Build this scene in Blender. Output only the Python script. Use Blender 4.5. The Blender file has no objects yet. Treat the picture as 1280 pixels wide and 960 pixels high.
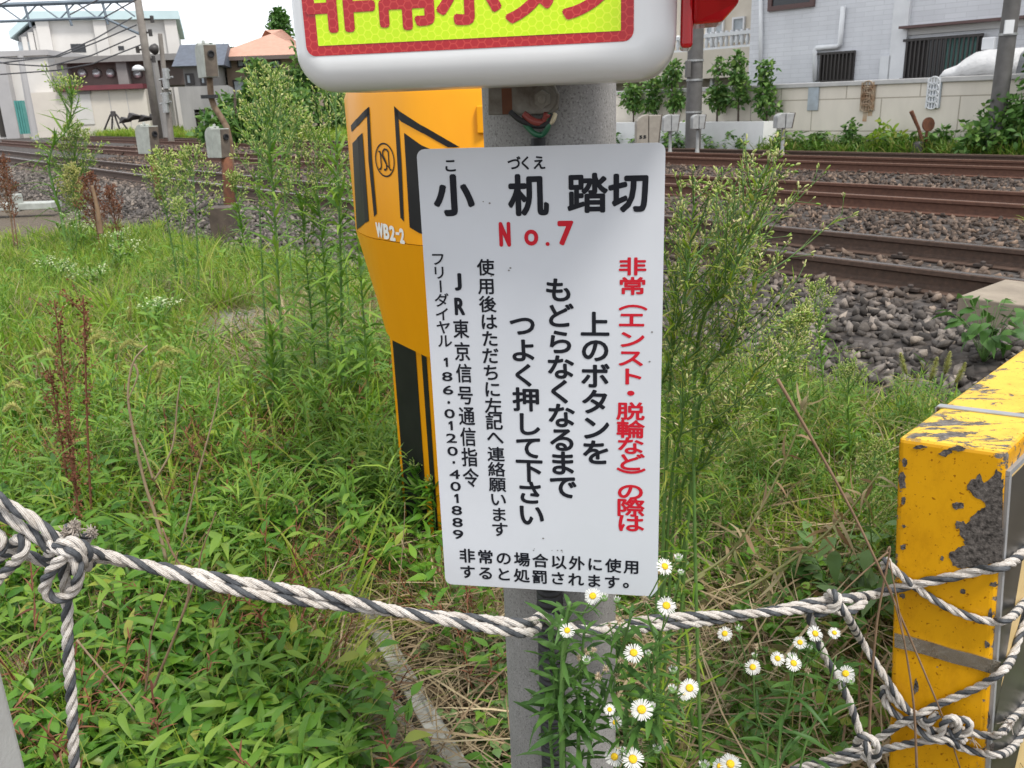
import bpy, bmesh, math, random
import numpy as np
from mathutils import Vector, Matrix

SC = bpy.context.scene
COL = SC.collection
random.seed(7)
RNG = np.random.default_rng(7)

# ---------------------------------------------------------------- camera
CZ = 1.45
FPX = 1090.0
PITCH = math.radians(18.0)
ROLL = -0.0375
_f = np.array([0, math.cos(PITCH), -math.sin(PITCH)])
_u = np.array([0, math.sin(PITCH), math.cos(PITCH)])
_x = np.array([1.0, 0, 0])
CR = math.cos(ROLL) * _x + math.sin(ROLL) * _u
CU = math.cos(ROLL) * _u - math.sin(ROLL) * _x
CF = _f
cam_data = bpy.data.cameras.new('camera')
cam = bpy.data.objects.new('camera', cam_data)
COL.objects.link(cam)
cam.matrix_world = Matrix(((CR[0], CU[0], -CF[0], 0), (CR[1], CU[1], -CF[1], 0), (CR[2], CU[2], -CF[2], CZ), (0, 0, 0, 1)))
cam_data.sensor_width = 36.0
cam_data.lens = 36.0 * FPX / 1280.0
cam_data.clip_start = 0.05
cam_data.clip_end = 2000
cam_data.dof.use_dof = True
cam_data.dof.focus_distance = 1.15
cam_data.dof.aperture_fstop = 26.0
SC.camera = cam

# ---------------------------------------------------------------- light: bright overcast
SUN_EL, SUN_AZ = math.radians(58), math.radians(140)      # azimuth clockwise from +Y: behind and right
world = bpy.data.worlds.new('World')
SC.world = world
world.use_nodes = True
nt = world.node_tree
nt.nodes.clear()
wo = nt.nodes.new('ShaderNodeOutputWorld')
bg = nt.nodes.new('ShaderNodeBackground')
sky = nt.nodes.new('ShaderNodeTexSky')
sky.sky_type = 'NISHITA'
sky.sun_disc = False
sky.sun_elevation = SUN_EL
sky.sun_rotation = SUN_AZ
sky.dust_density = 2.0
tc = nt.nodes.new('ShaderNodeTexCoord')
mp = nt.nodes.new('ShaderNodeMapping')
mp.inputs['Scale'].default_value = (1, 1, 3.0)
nz = nt.nodes.new('ShaderNodeTexNoise')
nz.inputs['Scale'].default_value = 1.8
nz.inputs['Detail'].default_value = 6
rp = nt.nodes.new('ShaderNodeValToRGB')
rp.color_ramp.elements[0].position = 0.30
rp.color_ramp.elements[0].color = (0.55, 0.55, 0.55, 1)
rp.color_ramp.elements[1].position = 0.56
rp.color_ramp.elements[1].color = (1, 1, 1, 1)
mx = nt.nodes.new('ShaderNodeMix')
mx.data_type = 'RGBA'
mx.inputs[7].default_value = (9.0, 9.3, 9.8, 1)
nt.links.new(tc.outputs['Generated'], mp.inputs['Vector'])
nt.links.new(mp.outputs['Vector'], nz.inputs['Vector'])
nt.links.new(nz.outputs['Fac'], rp.inputs['Fac'])
nt.links.new(rp.outputs['Color'], mx.inputs[0])
nt.links.new(sky.outputs['Color'], mx.inputs[6])
nt.links.new(mx.outputs[2], bg.inputs['Color'])
bg.inputs['Strength'].default_value = 0.10
nt.links.new(bg.outputs['Background'], wo.inputs['Surface'])

sun_data = bpy.data.lights.new('sun', 'SUN')
sun_data.energy = 2.0
sun_data.angle = math.radians(12)
sun_data.color = (1.0, 0.96, 0.90)
sun = bpy.data.objects.new('sun', sun_data)
COL.objects.link(sun)
sd = Vector((math.sin(SUN_AZ) * math.cos(SUN_EL), math.cos(SUN_AZ) * math.cos(SUN_EL), math.sin(SUN_EL)))
sun.rotation_euler = sd.to_track_quat('Z', 'Y').to_euler()

SC.view_settings.view_transform = 'Standard'
SC.view_settings.look = 'None'
SC.view_settings.gamma = 1.0
SC.view_settings.exposure = 0.70
SC.view_settings.use_curve_mapping = False
SC.render.engine = 'CYCLES'
SC.cycles.use_denoising = True
SC.cycles.max_bounces = 6
SC.cycles.diffuse_bounces = 3
SC.cycles.glossy_bounces = 3
SC.cycles.transmission_bounces = 5
SC.cycles.transparent_max_bounces = 8
SC.cycles.sample_clamp_indirect = 6.0

# ---------------------------------------------------------------- measuring helpers (photo pixel -> a point at a known distance, height or plane)
CAMP = np.array([0, 0, CZ])
def ray(px, py):
    return CR * (px - 640) + CU * (480 - py) + CF * FPX
def U(px, py, Y):
    d = ray(px, py); return CAMP + d * (Y / d[1])
def G(px, py, z):
    d = ray(px, py); return CAMP + d * ((z - CZ) / d[2])
def onplane(px, py, P, N):
    d = ray(px, py); return CAMP + d * (np.dot(np.asarray(P) - CAMP, N) / np.dot(d, N))
def nrm(v):
    v = np.asarray(v, float); return v / np.linalg.norm(v)

TA = math.radians(39.5)                       # the tracks run this far left of straight ahead
TN = np.array([math.cos(TA), math.sin(TA), 0])      # across the tracks, away from the camera
TE = np.array([math.sin(TA), -math.cos(TA), 0])     # along the tracks, to the right
TROT = math.atan2(TE[1], TE[0])
def T(l, s, z):
    return TE * l + TN * s + np.array([0, 0, z])
def TF(px, py, s):                            # pixel -> (l, z) on the vertical plane at distance s across the tracks
    P = onplane(px, py, TN * s, TN); return float(P @ TE), float(P[2])
def s_of(x, y):
    return x * TN[0] + y * TN[1]

# ---------------------------------------------------------------- scene helpers
def thing(name, label, cat, loc=(0, 0, 0), rotz=0.0, group=None, kind=None):
    o = bpy.data.objects.new(name, None)
    COL.objects.link(o)
    o.location = [float(v) for v in loc]
    o.rotation_euler = (0, 0, rotz)
    o.empty_display_size = 0.05
    return tag(o, label, cat, group, kind)
def tag(o, label, cat, group=None, kind=None):
    o['label'] = label; o['category'] = cat
    if group: o['group'] = group
    if kind: o['kind'] = kind
    return o
def pmat(p):
    M = Matrix.Translation(p.location) @ Matrix.Rotation(p.rotation_euler[2], 4, 'Z')
    if p.parent: M = pmat(p.parent) @ M
    return M

def link_mesh(name, me, parent=None, world=True):
    o = bpy.data.objects.new(name, me)
    COL.objects.link(o)
    if parent:
        o.parent = parent
        if world:
            me.transform(pmat(parent).inverted())
    return o

class MB:
    def __init__(s):
        s.v = []; s.f = []; s.m = []; s.uv = {}
    def add(s, V, F, m=0):
        b = len(s.v)
        s.v.extend([tuple(float(c) for c in p) for p in V])
        for f in F:
            s.f.append(tuple(b + i for i in f)); s.m.append(m)
        return b
    def obox(s, o, a, b, c, m=0):
        o, a, b, c = [np.asarray(q, float) for q in (o, a, b, c)]
        V = [o, o + a, o + a + b, o + b, o + c, o + a + c, o + a + b + c, o + b + c]
        s.add(V, [(0, 3, 2, 1), (4, 5, 6, 7), (0, 1, 5, 4), (1, 2, 6, 5), (2, 3, 7, 6), (3, 0, 4, 7)], m); return s
    def box(s, x0, x1, y0, y1, z0, z1, m=0):
        return s.obox((x0, y0, z0), (x1 - x0, 0, 0), (0, y1 - y0, 0), (0, 0, z1 - z0), m)
    def prism(s, poly, ext, m=0):
        n = len(poly); ext = np.asarray(ext, float); P = [np.asarray(p, float) for p in poly]
        s.add(P + [p + ext for p in P], [tuple(range(n))[::-1], tuple(range(n, 2 * n))] + [(i, (i + 1) % n, n + (i + 1) % n, n + i) for i in range(n)], m); return s
    def loft(s, rings, m=0, cap=True):
        n = len(rings[0]); V = [p for r in rings for p in r]; F = []
        for k in range(len(rings) - 1):
            for i in range(n):
                j = (i + 1) % n
                F.append((k * n + i, k * n + j, (k + 1) * n + j, (k + 1) * n + i))
        if cap:
            F.append(tuple(range(n))[::-1]); F.append(tuple((len(rings) - 1) * n + i for i in range(n)))
        s.add(V, F, m); return s
    def tube(s, pts, r, n=8, m=0, cap=True, phase=0.0):
        P = np.array(pts, float); K = len(P)
        R = np.full(K, r) if np.isscalar(r) else np.array(r)
        Tn = np.gradient(P, axis=0); Tn /= np.linalg.norm(Tn, axis=1)[:, None] + 1e-12
        a = np.array([0, 0, 1.0]) if abs(Tn[0][2]) < 0.9 else np.array([1.0, 0, 0])
        nn = nrm(np.cross(Tn[0], a)); V = []
        for k in range(K):
            nn = nrm(nn - Tn[k] * (nn @ Tn[k])); bb = np.cross(Tn[k], nn)
            for i in range(n):
                q = phase + 2 * math.pi * i / n
                V.append(P[k] + R[k] * (math.cos(q) * nn + math.sin(q) * bb))
        F = [(k * n + i, k * n + (i + 1) % n, (k + 1) * n + (i + 1) % n, (k + 1) * n + i) for k in range(K - 1) for i in range(n)]
        if cap and n > 2:
            F += [tuple(range(n))[::-1], tuple((K - 1) * n + i for i in range(n))]
        s.add(V, F, m); return s
    def lathe(s, prof, base=(0, 0, 0), axis=(0, 0, 1), n=16, m=0):
        ax = nrm(axis); a = np.array([1.0, 0, 0]) if abs(ax[0]) < 0.9 else np.array([0, 1.0, 0])
        e1 = nrm(np.cross(ax, a)); e2 = np.cross(ax, e1); base = np.asarray(base, float)
        rings = [[base + ax * z + r * (math.cos(2 * math.pi * i / n) * e1 + math.sin(2 * math.pi * i / n) * e2) for i in range(n)] for r, z in prof]
        return s.loft(rings, m)
    def build(s, name, mats, parent=None, world=True, smooth=False, bevel=None, fix=True):
        me = bpy.data.meshes.new(name)
        me.from_pydata(s.v, [], s.f)
        if not isinstance(mats, (list, tuple)): mats = [mats]
        for q in mats: me.materials.append(q)
        if len(mats) > 1: me.polygons.foreach_set('material_index', s.m)
        if fix or bevel:
            bm = bmesh.new(); bm.from_mesh(me)
            if fix: bmesh.ops.recalc_face_normals(bm, faces=bm.faces)
            if bevel:
                es = [e for e in bm.edges if len(e.link_faces) == 2 and e.calc_face_angle(0) > 0.5]
                bmesh.ops.bevel(bm, geom=es, offset=bevel[0], segments=bevel[1], affect='EDGES', profile=0.5)
            bm.to_mesh(me); bm.free()
        if smooth:
            me.polygons.foreach_set('use_smooth', [True] * len(me.polygons))
            if smooth == 'auto': me.set_sharp_from_angle(angle=math.radians(40))
        me.update()
        return link_mesh(name, me, parent, world)

def np_mesh(name, V, F, mats, parent=None, mi=None, smooth=False, world=True):
    """V (N,3), F (M,4) quads -> one mesh"""
    me = bpy.data.meshes.new(name)
    V = np.asarray(V, np.float32); F = np.asarray(F, np.int32); k = F.shape[1]
    me.vertices.add(len(V)); me.vertices.foreach_set('co', V.ravel())
    me.loops.add(F.size); me.loops.foreach_set('vertex_index', F.ravel())
    me.polygons.add(len(F))
    me.polygons.foreach_set('loop_start', np.arange(len(F), dtype=np.int32) * k)
    if not isinstance(mats, (list, tuple)): mats = [mats]
    for q in mats: me.materials.append(q)
    if mi is not None: me.polygons.foreach_set('material_index', np.asarray(mi, np.int32))
    if smooth: me.polygons.foreach_set('use_smooth', np.ones(len(F), dtype=bool))
    me.update(calc_edges=True)
    return link_mesh(name, me, parent, world)

# ---------------------------------------------------------------- materials
def new_mat(name):
    m = bpy.data.materials.new(name); m.use_nodes = True
    t = m.node_tree; b = t.nodes['Principled BSDF']
    return m, t, b
def c4(c): return (c[0], c[1], c[2], 1.0)
def noise_node(t, scale, detail=5, rough=0.6, coord='Object', dist=0.0, vscale=None):
    tcn = t.nodes.new('ShaderNodeTexCoord'); n = t.nodes.new('ShaderNodeTexNoise')
    n.inputs['Scale'].default_value = scale; n.inputs['Detail'].default_value = detail
    n.inputs['Roughness'].default_value = rough; n.inputs['Distortion'].default_value = dist
    if vscale:
        mpn = t.nodes.new('ShaderNodeMapping'); mpn.inputs['Scale'].default_value = vscale
        t.links.new(tcn.outputs[coord], mpn.inputs['Vector']); t.links.new(mpn.outputs['Vector'], n.inputs['Vector'])
    else:
        t.links.new(tcn.outputs[coord], n.inputs['Vector'])
    return n
def ramp(t, src, stops, interp='LINEAR'):
    r = t.nodes.new('ShaderNodeValToRGB'); cr = r.color_ramp; cr.interpolation = interp
    while len(cr.elements) > 1: cr.elements.remove(cr.elements[-1])
    cr.elements[0].position = stops[0][0]; cr.elements[0].color = c4(stops[0][1])
    for p, c in stops[1:]:
        e = cr.elements.new(p); e.color = c4(c)
    t.links.new(src, r.inputs['Fac']); return r
def bumpn(t, b, src, strength=0.3, dist=0.01):
    bp = t.nodes.new('ShaderNodeBump'); bp.inputs['Strength'].default_value = strength; bp.inputs['Distance'].default_value = dist
    t.links.new(src, bp.inputs['Height']); t.links.new(bp.outputs['Normal'], b.inputs['Normal']); return bp
def mixc(t, fac, a, b_, mode='MIX'):
    m = t.nodes.new('ShaderNodeMix'); m.data_type = 'RGBA'; m.blend_type = mode
    for i, q in ((0, fac), (6, a), (7, b_)):
        if isinstance(q, (int, float)): m.inputs[i].default_value = q
        elif isinstance(q, tuple): m.inputs[i].default_value = c4(q)
        else: t.links.new(q, m.inputs[i])
    return m.outputs[2]
def M(name, c1, c2=None, scale=8, rough=0.6, metal=0.0, bump=0.0, bscale=None, bdist=0.005, spec=0.5, lo=0.35, hi=0.65, vscale=None, detail=6):
    m, t, b = new_mat(name)
    b.inputs['Base Color'].default_value = c4(c1); b.inputs['Roughness'].default_value = rough
    b.inputs['Metallic'].default_value = metal; b.inputs['Specular IOR Level'].default_value = spec
    if c2:
        n = noise_node(t, scale, detail, vscale=vscale)
        r = ramp(t, n.outputs['Fac'], [(lo, c1), (hi, c2)])
        t.links.new(r.outputs['Color'], b.inputs['Base Color'])
    if bump:
        n2 = noise_node(t, bscale or scale * 4, 4, vscale=vscale)
        bumpn(t, b, n2.outputs['Fac'], bump, bdist)
    return m
def leaf_mat(name, cols, trans=0.35, rough=0.5, vary=0.0):
    m, t, b = new_mat(name)
    g = t.nodes.new('ShaderNodeNewGeometry')
    n = len(cols)
    r = ramp(t, g.outputs['Random Per Island'], [(i / max(1, n - 1), c) for i, c in enumerate(cols)])
    nn = noise_node(t, 3.0, 3, coord='Object')
    rr = ramp(t, nn.outputs['Fac'], [(0.3, (0.74, 0.86, 0.62)), (0.7, (1.12, 1.14, 0.80))]) if len(cols) > 1 and cols[0][1] > cols[0][0] else ramp(t, nn.outputs['Fac'], [(0.3, (0.78, 0.80, 0.78)), (0.7, (1.15, 1.12, 1.05))])
    col = mixc(t, 1.0, r.outputs['Color'], rr.outputs['Color'], 'MULTIPLY')
    t.links.new(col, b.inputs['Base Color'])
    b.inputs['Roughness'].default_value = rough
    b.inputs['Specular IOR Level'].default_value = 0.35
    if trans > 0:
        tr = t.nodes.new('ShaderNodeBsdfTranslucent'); t.links.new(col, tr.inputs['Color'])
        ms = t.nodes.new('ShaderNodeMixShader'); ms.inputs[0].default_value = trans
        out = t.nodes['Material Output']
        t.links.new(b.outputs[0], ms.inputs[1]); t.links.new(tr.outputs[0], ms.inputs[2]); t.links.new(ms.outputs[0], out.inputs['Surface'])
    return m

# common materials
m_concrete = None
def concrete_mat(name, c1=(0.30, 0.29, 0.27), c2=(0.20, 0.195, 0.18), speck=True):
    m, t, b = new_mat(name)
    n = noise_node(t, 6, 6); r = ramp(t, n.outputs['Fac'], [(0.3, c2), (0.7, c1)])
    col = r.outputs['Color']
    if speck:
        v = noise_node(t, 330, 2); r2 = ramp(t, v.outputs['Fac'], [(0.34, (0.58, 0.57, 0.56)), (0.44, (1, 1, 1)), (0.6, (1, 1, 1)), (0.68, (1.35, 1.35, 1.35))])
        col = mixc(t, 1.0, col, r2.outputs['Color'], 'MULTIPLY')
        bumpn(t, b, v.outputs['Fac'], 0.25, 0.002)
    t.links.new(col, b.inputs['Base Color']); b.inputs['Roughness'].default_value = 0.9
    return m
MAT = {}
MAT['post'] = concrete_mat('post_concrete', (0.27, 0.26, 0.25), (0.19, 0.185, 0.175))
MAT['conc'] = concrete_mat('trough_concrete', (0.30, 0.28, 0.25), (0.19, 0.175, 0.15), False)
MAT['lightconc'] = M('light_concrete', (0.45, 0.45, 0.44), (0.34, 0.33, 0.32), 5, 0.85, bump=0.3, bscale=200, bdist=0.002)
MAT['signwhite'] = M('sign_white', (0.60, 0.62, 0.655), (0.555, 0.575, 0.605), 3.5, 0.32, spec=0.5)
MAT['ink'] = M('black_ink', (0.010, 0.011, 0.016), rough=0.6, spec=.2)
MAT['inkred'] = M('red_ink', (0.50, 0.012, 0.025), rough=0.55, spec=.2)
MAT['boxwhite'] = M('box_plastic', (0.76, 0.77, 0.77), (0.70, 0.71, 0.71), 4, 0.22, spec=0.5)
MAT['black'] = M('black_paint', (0.009, 0.009, 0.010), (0.015, 0.015, 0.015), 10, 0.45, spec=.25)
MAT['rubber'] = M('black_rubber', (0.018, 0.018, 0.02), rough=0.6)
MAT['galv'] = M('galvanised', (0.42, 0.43, 0.43), (0.30, 0.30, 0.29), 20, 0.45, metal=0.6)
MAT['dirtysteel'] = M('dirty_steel', (0.26, 0.25, 0.22), (0.12, 0.10, 0.08), 30, 0.6, metal=0.5)
MAT['green'] = M('green_wire', (0.02, 0.12, 0.06), rough=0.4)
MAT['red_wire'] = M('red_wire', (0.25, 0.05, 0.04), rough=0.4)
MAT['cream_wire'] = M('cream_wire', (0.55, 0.48, 0.33), rough=0.4)
MAT['orange'] = M('gate_orange', (0.80, 0.33, 0.004), (0.72, 0.285, 0.003), 3, 0.38, spec=0.25, vscale=(1, 1, .3))
MAT['wtext'] = M('white_text', (0.75, 0.74, 0.70), rough=0.5)
MAT['greybox'] = M('equipment_grey', (0.40, 0.42, 0.38), (0.30, 0.31, 0.28), 10, 0.55)
MAT['brownbox'] = M('equipment_brown', (0.16, 0.13, 0.10), (0.10, 0.08, 0.065), 10, 0.7)
MAT['rustpipe'] = M('rusty_pipe', (0.20, 0.14, 0.09), (0.12, 0.07, 0.04), 14, 0.8)
MAT['rust'] = M('rust', (0.17, 0.065, 0.03), (0.09, 0.035, 0.02), 14, 0.85)
MAT['glassdark'] = M('dark_glass', (0.02, 0.022, 0.025), rough=0.12)
MAT['white'] = M('white_paint', (0.70, 0.71, 0.72), (0.62, 0.63, 0.64), 3, 0.55)
# ================================================================ GROUND
def sm(a, b, x):
    t = np.clip((x - a) / (b - a), 0, 1); return t * t * (3 - 2 * t)
def wob(x, y):
    return 0.030 * np.sin(1.7 * x + 0.6 * y) * np.cos(1.3 * y - 0.4 * x) + 0.012 * np.sin(5.1 * x + 1.0) * np.sin(4.3 * y) + 0.006 * np.sin(13 * x + 7 * y)
def gz(x, y):
    s = s_of(x, y)
    base = 0.16 * sm(3.5, 4.7, s + 0.15 * np.sin(2.1 * x)) + 0.45 * sm(24, 60, s)
    return base + wob(x, y) * (1 - sm(3.6, 4.4, s))
rr_ = np.concatenate([np.linspace(0.2, 8, 80), np.geomspace(8.2, 900, 70)])
nth = 240
th_ = np.linspace(0, 2 * math.pi, nth, endpoint=False)
RR, TH = np.meshgrid(rr_, th_, indexing='ij')
GX, GY = RR * np.sin(TH), RR * np.cos(TH)
V = np.stack([GX, GY, gz(GX, GY)], -1).reshape(-1, 3)
V = np.vstack([V, [[0, 0, gz(0.0, 0.0)]]])
Fq = []
for i in range(len(rr_) - 1):
    for j in range(nth):
        k = (j + 1) % nth
        Fq.append((i * nth + j, i * nth + k, (i + 1) * nth + k, (i + 1) * nth + j))
def ground_material():
    m, t, b = new_mat('ground_soil')
    tcn = t.nodes.new('ShaderNodeTexCoord')
    dp = t.nodes.new('ShaderNodeVectorMath'); dp.operation = 'DOT_PRODUCT'; dp.inputs[1].default_value = TN
    t.links.new(tcn.outputs['Object'], dp.inputs[0])
    nb = noise_node(t, 1.6, 4)
    ad = t.nodes.new('ShaderNodeMath'); ad.operation = 'MULTIPLY_ADD'; ad.inputs[1].default_value = 1.4
    t.links.new(nb.outputs['Fac'], ad.inputs[0]); t.links.new(dp.outputs['Value'], ad.inputs[2])
    mr = t.nodes.new('ShaderNodeMapRange'); mr.inputs[1].default_value = 4.1; mr.inputs[2].default_value = 4.7
    t.links.new(ad.outputs[0], mr.inputs[0])
    n1 = noise_node(t, 9, 8, 0.7)
    soil = ramp(t, n1.outputs['Fac'], [(0.25, (0.035, 0.026, 0.018)), (0.5, (0.085, 0.062, 0.042)), (0.72, (0.16, 0.125, 0.085))])
    n2 = noise_node(t, 60, 4)
    soil2 = mixc(t, 0.5, soil.outputs['Color'], ramp(t, n2.outputs['Fac'], [(0.35, (0.03, 0.022, 0.016)), (0.65, (0.19, 0.15, 0.10))]).outputs['Color'])
    vo = t.nodes.new('ShaderNodeTexVoronoi'); vo.inputs['Scale'].default_value = 17
    t.links.new(tcn.outputs['Object'], vo.inputs['Vector'])
    stone = ramp(t, vo.outputs['Color'], [(0.0, (0.04, 0.032, 0.027)), (0.5, (0.075, 0.062, 0.054)), (1.0, (0.13, 0.113, 0.10))])
    edge = ramp(t, vo.outputs['Distance'], [(0.0, (1, 1, 1)), (0.55, (0.8, 0.8, 0.8)), (0.85, (0.25, 0.23, 0.22))])
    st = mixc(t, 1.0, stone.outputs['Color'], edge.outputs['Color'], 'MULTIPLY')
    far = t.nodes.new('ShaderNodeMapRange'); far.inputs[1].default_value = 20; far.inputs[2].default_value = 26
    t.links.new(ad.outputs[0], far.inputs[0])
    c = mixc(t, mr.outputs[0], soil2, st)
    c = mixc(t, far.outputs[0], c, (0.09, 0.10, 0.05))
    t.links.new(c, b.inputs['Base Color']); b.inputs['Roughness'].default_value = 0.95
    hm = t.nodes.new('ShaderNodeMix'); hm.data_type = 'FLOAT'
    inv = t.nodes.new('ShaderNodeMath'); inv.operation = 'SUBTRACT'; inv.inputs[0].default_value = 1.0
    t.links.new(vo.outputs['Distance'], inv.inputs[1])
    t.links.new(mr.outputs[0], hm.inputs[0]); t.links.new(n1.outputs['Fac'], hm.inputs[2]); t.links.new(inv.outputs[0], hm.inputs[3])
    bumpn(t, b, hm.outputs[0], 0.8, 0.04)
    return m
ctr = len(V) - 1
ground = np_mesh('ground', V, np.array(Fq), ground_material(), smooth=True)
bmg = bmesh.new(); bmg.from_mesh(ground.data); bmg.verts.ensure_lookup_table()
for j in range(nth): bmg.faces.new((bmg.verts[ctr], bmg.verts[(j + 1) % nth], bmg.verts[j]))
bmesh.ops.recalc_face_normals(bmg, faces=bmg.faces); bmg.to_mesh(ground.data); bmg.free()
tag(ground, 'brown weedy soil verge running into grey brown track ballast', 'ground', kind='structure')

# asphalt of the crossing road, on the right behind the yellow guard post
MAT['asphalt'] = M('asphalt', (0.06, 0.06, 0.06), (0.045, 0.045, 0.047), 40, 0.9, bump=0.4, bscale=300, bdist=0.003)
rd = MB()
rd.prism([TE * 1.6 + TN * -3 + np.array([0, 0, 0.0]), TE * 7 + TN * -3, TE * 7 + TN * 5.35, TE * 2.9 + TN * 5.35, TE * 1.6 + TN * 1.0], (0, 0, 0.02))
ro = rd.build('road', MAT['asphalt'])
for vtx in ro.data.vertices: vtx.co.z += 0.075 + (0.235 if s_of(vtx.co.x, vtx.co.y) > 5 else 0)
tag(ro, 'asphalt road leading onto the level crossing', 'road', kind='structure')

# ================================================================ TRACKS
RZ = 0.32
def rail_mats():
    m, t, b = new_mat('rail_side')
    n = noise_node(t, 12, 6, vscale=(0.15, 3, 3))
    r = ramp(t, n.outputs['Fac'], [(0.3, (0.050, 0.030, 0.020)), (0.6, (0.085, 0.050, 0.034)), (0.8, (0.135, 0.080, 0.056))])
    t.links.new(r.outputs['Color'], b.inputs['Base Color']); b.inputs['Roughness'].default_value = 0.75
    m2 = M('rail_top', (0.30, 0.27, 0.25), (0.17, 0.14, 0.12), 20, 0.33, metal=0.9, vscale=(0.05, 3, 3))
    m3, t, b = new_mat('rail_rusty')
    n = noise_node(t, 9, 6, vscale=(0.15, 3, 3))
    r = ramp(t, n.outputs['Fac'], [(0.3, (0.078, 0.034, 0.021)), (0.65, (0.125, 0.056, 0.034)), (0.85, (0.19, 0.098, 0.062))])
    t.links.new(r.outputs['Color'], b.inputs['Base Color']); b.inputs['Roughness'].default_value = 0.8
    m4 = M('rail_top_rusty', (0.22, 0.14, 0.10), (0.15, 0.09, 0.062), 14, 0.5, metal=0.4, vscale=(0.1, 3, 3))
    return m, m2, m3, m4
RS, RT, RSr, RTr = rail_mats()
MAT['sleeper'] = M('sleeper_wood', (0.10, 0.075, 0.058), (0.06, 0.045, 0.035), 8, 0.9, bump=0.5, bscale=40, vscale=(1, .1, 1))
MAT['clip'] = M('rail_clip_steel', (0.07, 0.05, 0.04), (0.04, 0.03, 0.025), 30, 0.7)
# rail cross-section (s, z) from the foot up; 153 mm high
RAIL = [(-.0635, 0), (.0635, 0), (.0635, .010), (.012, .028), (.0075, .05), (.0075, .105), (.0325, .118), (.0325, .146), (.026, .153), (-.026, .153), (-.0325, .146), (-.0325, .118), (-.0075, .105), (-.0075, .05), (-.012, .028), (-.0635, .010)]
def rail_mesh(s0, l0, l1, zt, bend, mside, mtop, parent):
    mb = MB(); n = 60; rings = []
    for k in range(n + 1):
        l = l0 + (l1 - l0) * k / n
        c = s0 + bend * max(0, -l - 3) ** 2
        rings.append([T(l, c + a, zt - .153 + b) for a, b in RAIL])
    mb.loft(rings)
    o = mb.build('rail', [mside, mtop], parent)
    me = o.data
    idx = np.zeros(len(me.polygons), dtype=np.int32)
    for p in me.polygons:
        if p.normal.z > 0.9 and p.center.z > zt - 0.01: idx[p.index] = 1
    me.polygons.foreach_set('material_index', idx)
    return o
def track(label, s_near, s_far, zt, ms, mt, bend=0.0, clips=False, sleepers=True, far=True):
    t = thing('railway_track', label, 'railway track', (0, 0, 0))
    rails = [rail_mesh(s_near, -60, 16, zt, bend, ms, mt, t)]
    if far: rails.append(rail_mesh(s_far, -60, 16, zt, bend, ms, mt, t))
    if sleepers:
        base = None
        for k in range(46):
            l = -17.5 + k * 0.62
            mid = 0.5 * (s_near + s_far) + bend * max(0, -l - 3) ** 2
            if base is None:
                mb = MB(); mb.obox(-TE * .11 - TN * 1.02 + np.array([0, 0, -.13]), TE * .22, TN * 2.04, (0, 0, .13))
                base = mb.build('sleeper', MAT['sleeper'], t, world=False); o = base
            else:
                o = base.copy(); COL.objects.link(o); o.parent = t
            o.location = T(l, mid, zt - .157)
    if clips:
        base = None
        for r_, s0 in zip(rails, (s_near, s_far)):
            for k in range(16):
                l = -7.0 + k * 0.62 + 0.03
                for sgn in (-1,):
                    if base is None:
                        mb = MB()
                        mb.obox(-TE * .06 - TN * .075, TE * .12, TN * .055, (0, 0, .018))
                        mb.lathe([(.0, 0), (.02, 0), (.02, .035), (.012, .042), (0, .042)], -TN * .05, n=8)
                        base = mb.build('rail_clip', MAT['clip'], r_, world=False); o = base
                    else:
                        o = base.copy(); COL.objects.link(o); o.parent = r_
                    o.location = T(l, s0 - .03 + bend * max(0, -l - 3) ** 2, zt - .140)
    return t
track('nearest railway track, dark brown rails with worn shiny heads', 5.64, 6.72, RZ, RS, RT, 0.00055, clips=True)
track('second railway track from the camera with rusty orange brown rails', 9.27, 10.34, RZ, RSr, RTr, 0.0003)
track('third railway track from the camera, rusty rails before the small posts', 13.40, 14.47, RZ, RSr, RTr, 0.0002)
track('farthest single rail along the weeds under the beige wall', 15.72, 16.8, RZ - .01, RS, RTr, 0.0001, sleepers=False, far=False)

# timber edge of the crossing deck, at the right
MAT['decktop'] = M('deck_top', (0.30, 0.25, 0.19), (0.20, 0.165, 0.125), 5, 0.9, bump=0.4, bscale=50)
pl = TF(1243, 372, 5.45)
cp = MB(); cp.obox(T(pl[0], 4.95, .10), TE * 4, TN * .62, (0, 0, .225))
cpo = cp.build('crossing_deck', MAT['decktop'], bevel=(.008, 2)); tag(cpo, 'weathered crossing deck edge beside the nearest rail', 'crossing deck')

# ballast stones: uncountable -> stuff
def rock_templates(n, sub):
    """angular broken stones: the hull of a few random points"""
    out = []
    for k in range(n):
        rg_ = np.random.default_rng(100 + k + 17 * sub); bm = bmesh.new()
        d = rg_.normal(size=(9, 3)); d /= np.linalg.norm(d, axis=1)[:, None]
        for p in d * rg_.uniform(.8, 1.0, len(d))[:, None] * np.array([1.0, .74, .56]): bm.verts.new(p)
        r = bmesh.ops.convex_hull(bm, input=bm.verts)
        bmesh.ops.delete(bm, geom=[v for v in bm.verts if not v.link_faces], context='VERTS')
        bmesh.ops.triangulate(bm, faces=bm.faces); bmesh.ops.recalc_face_normals(bm, faces=bm.faces)
        bm.verts.ensure_lookup_table(); bm.verts.index_update()
        out.append((np.array([v.co[:] for v in bm.verts]), np.array([[q.index for q in f.verts] for f in bm.faces])))
        bm.free()
    return out
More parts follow.
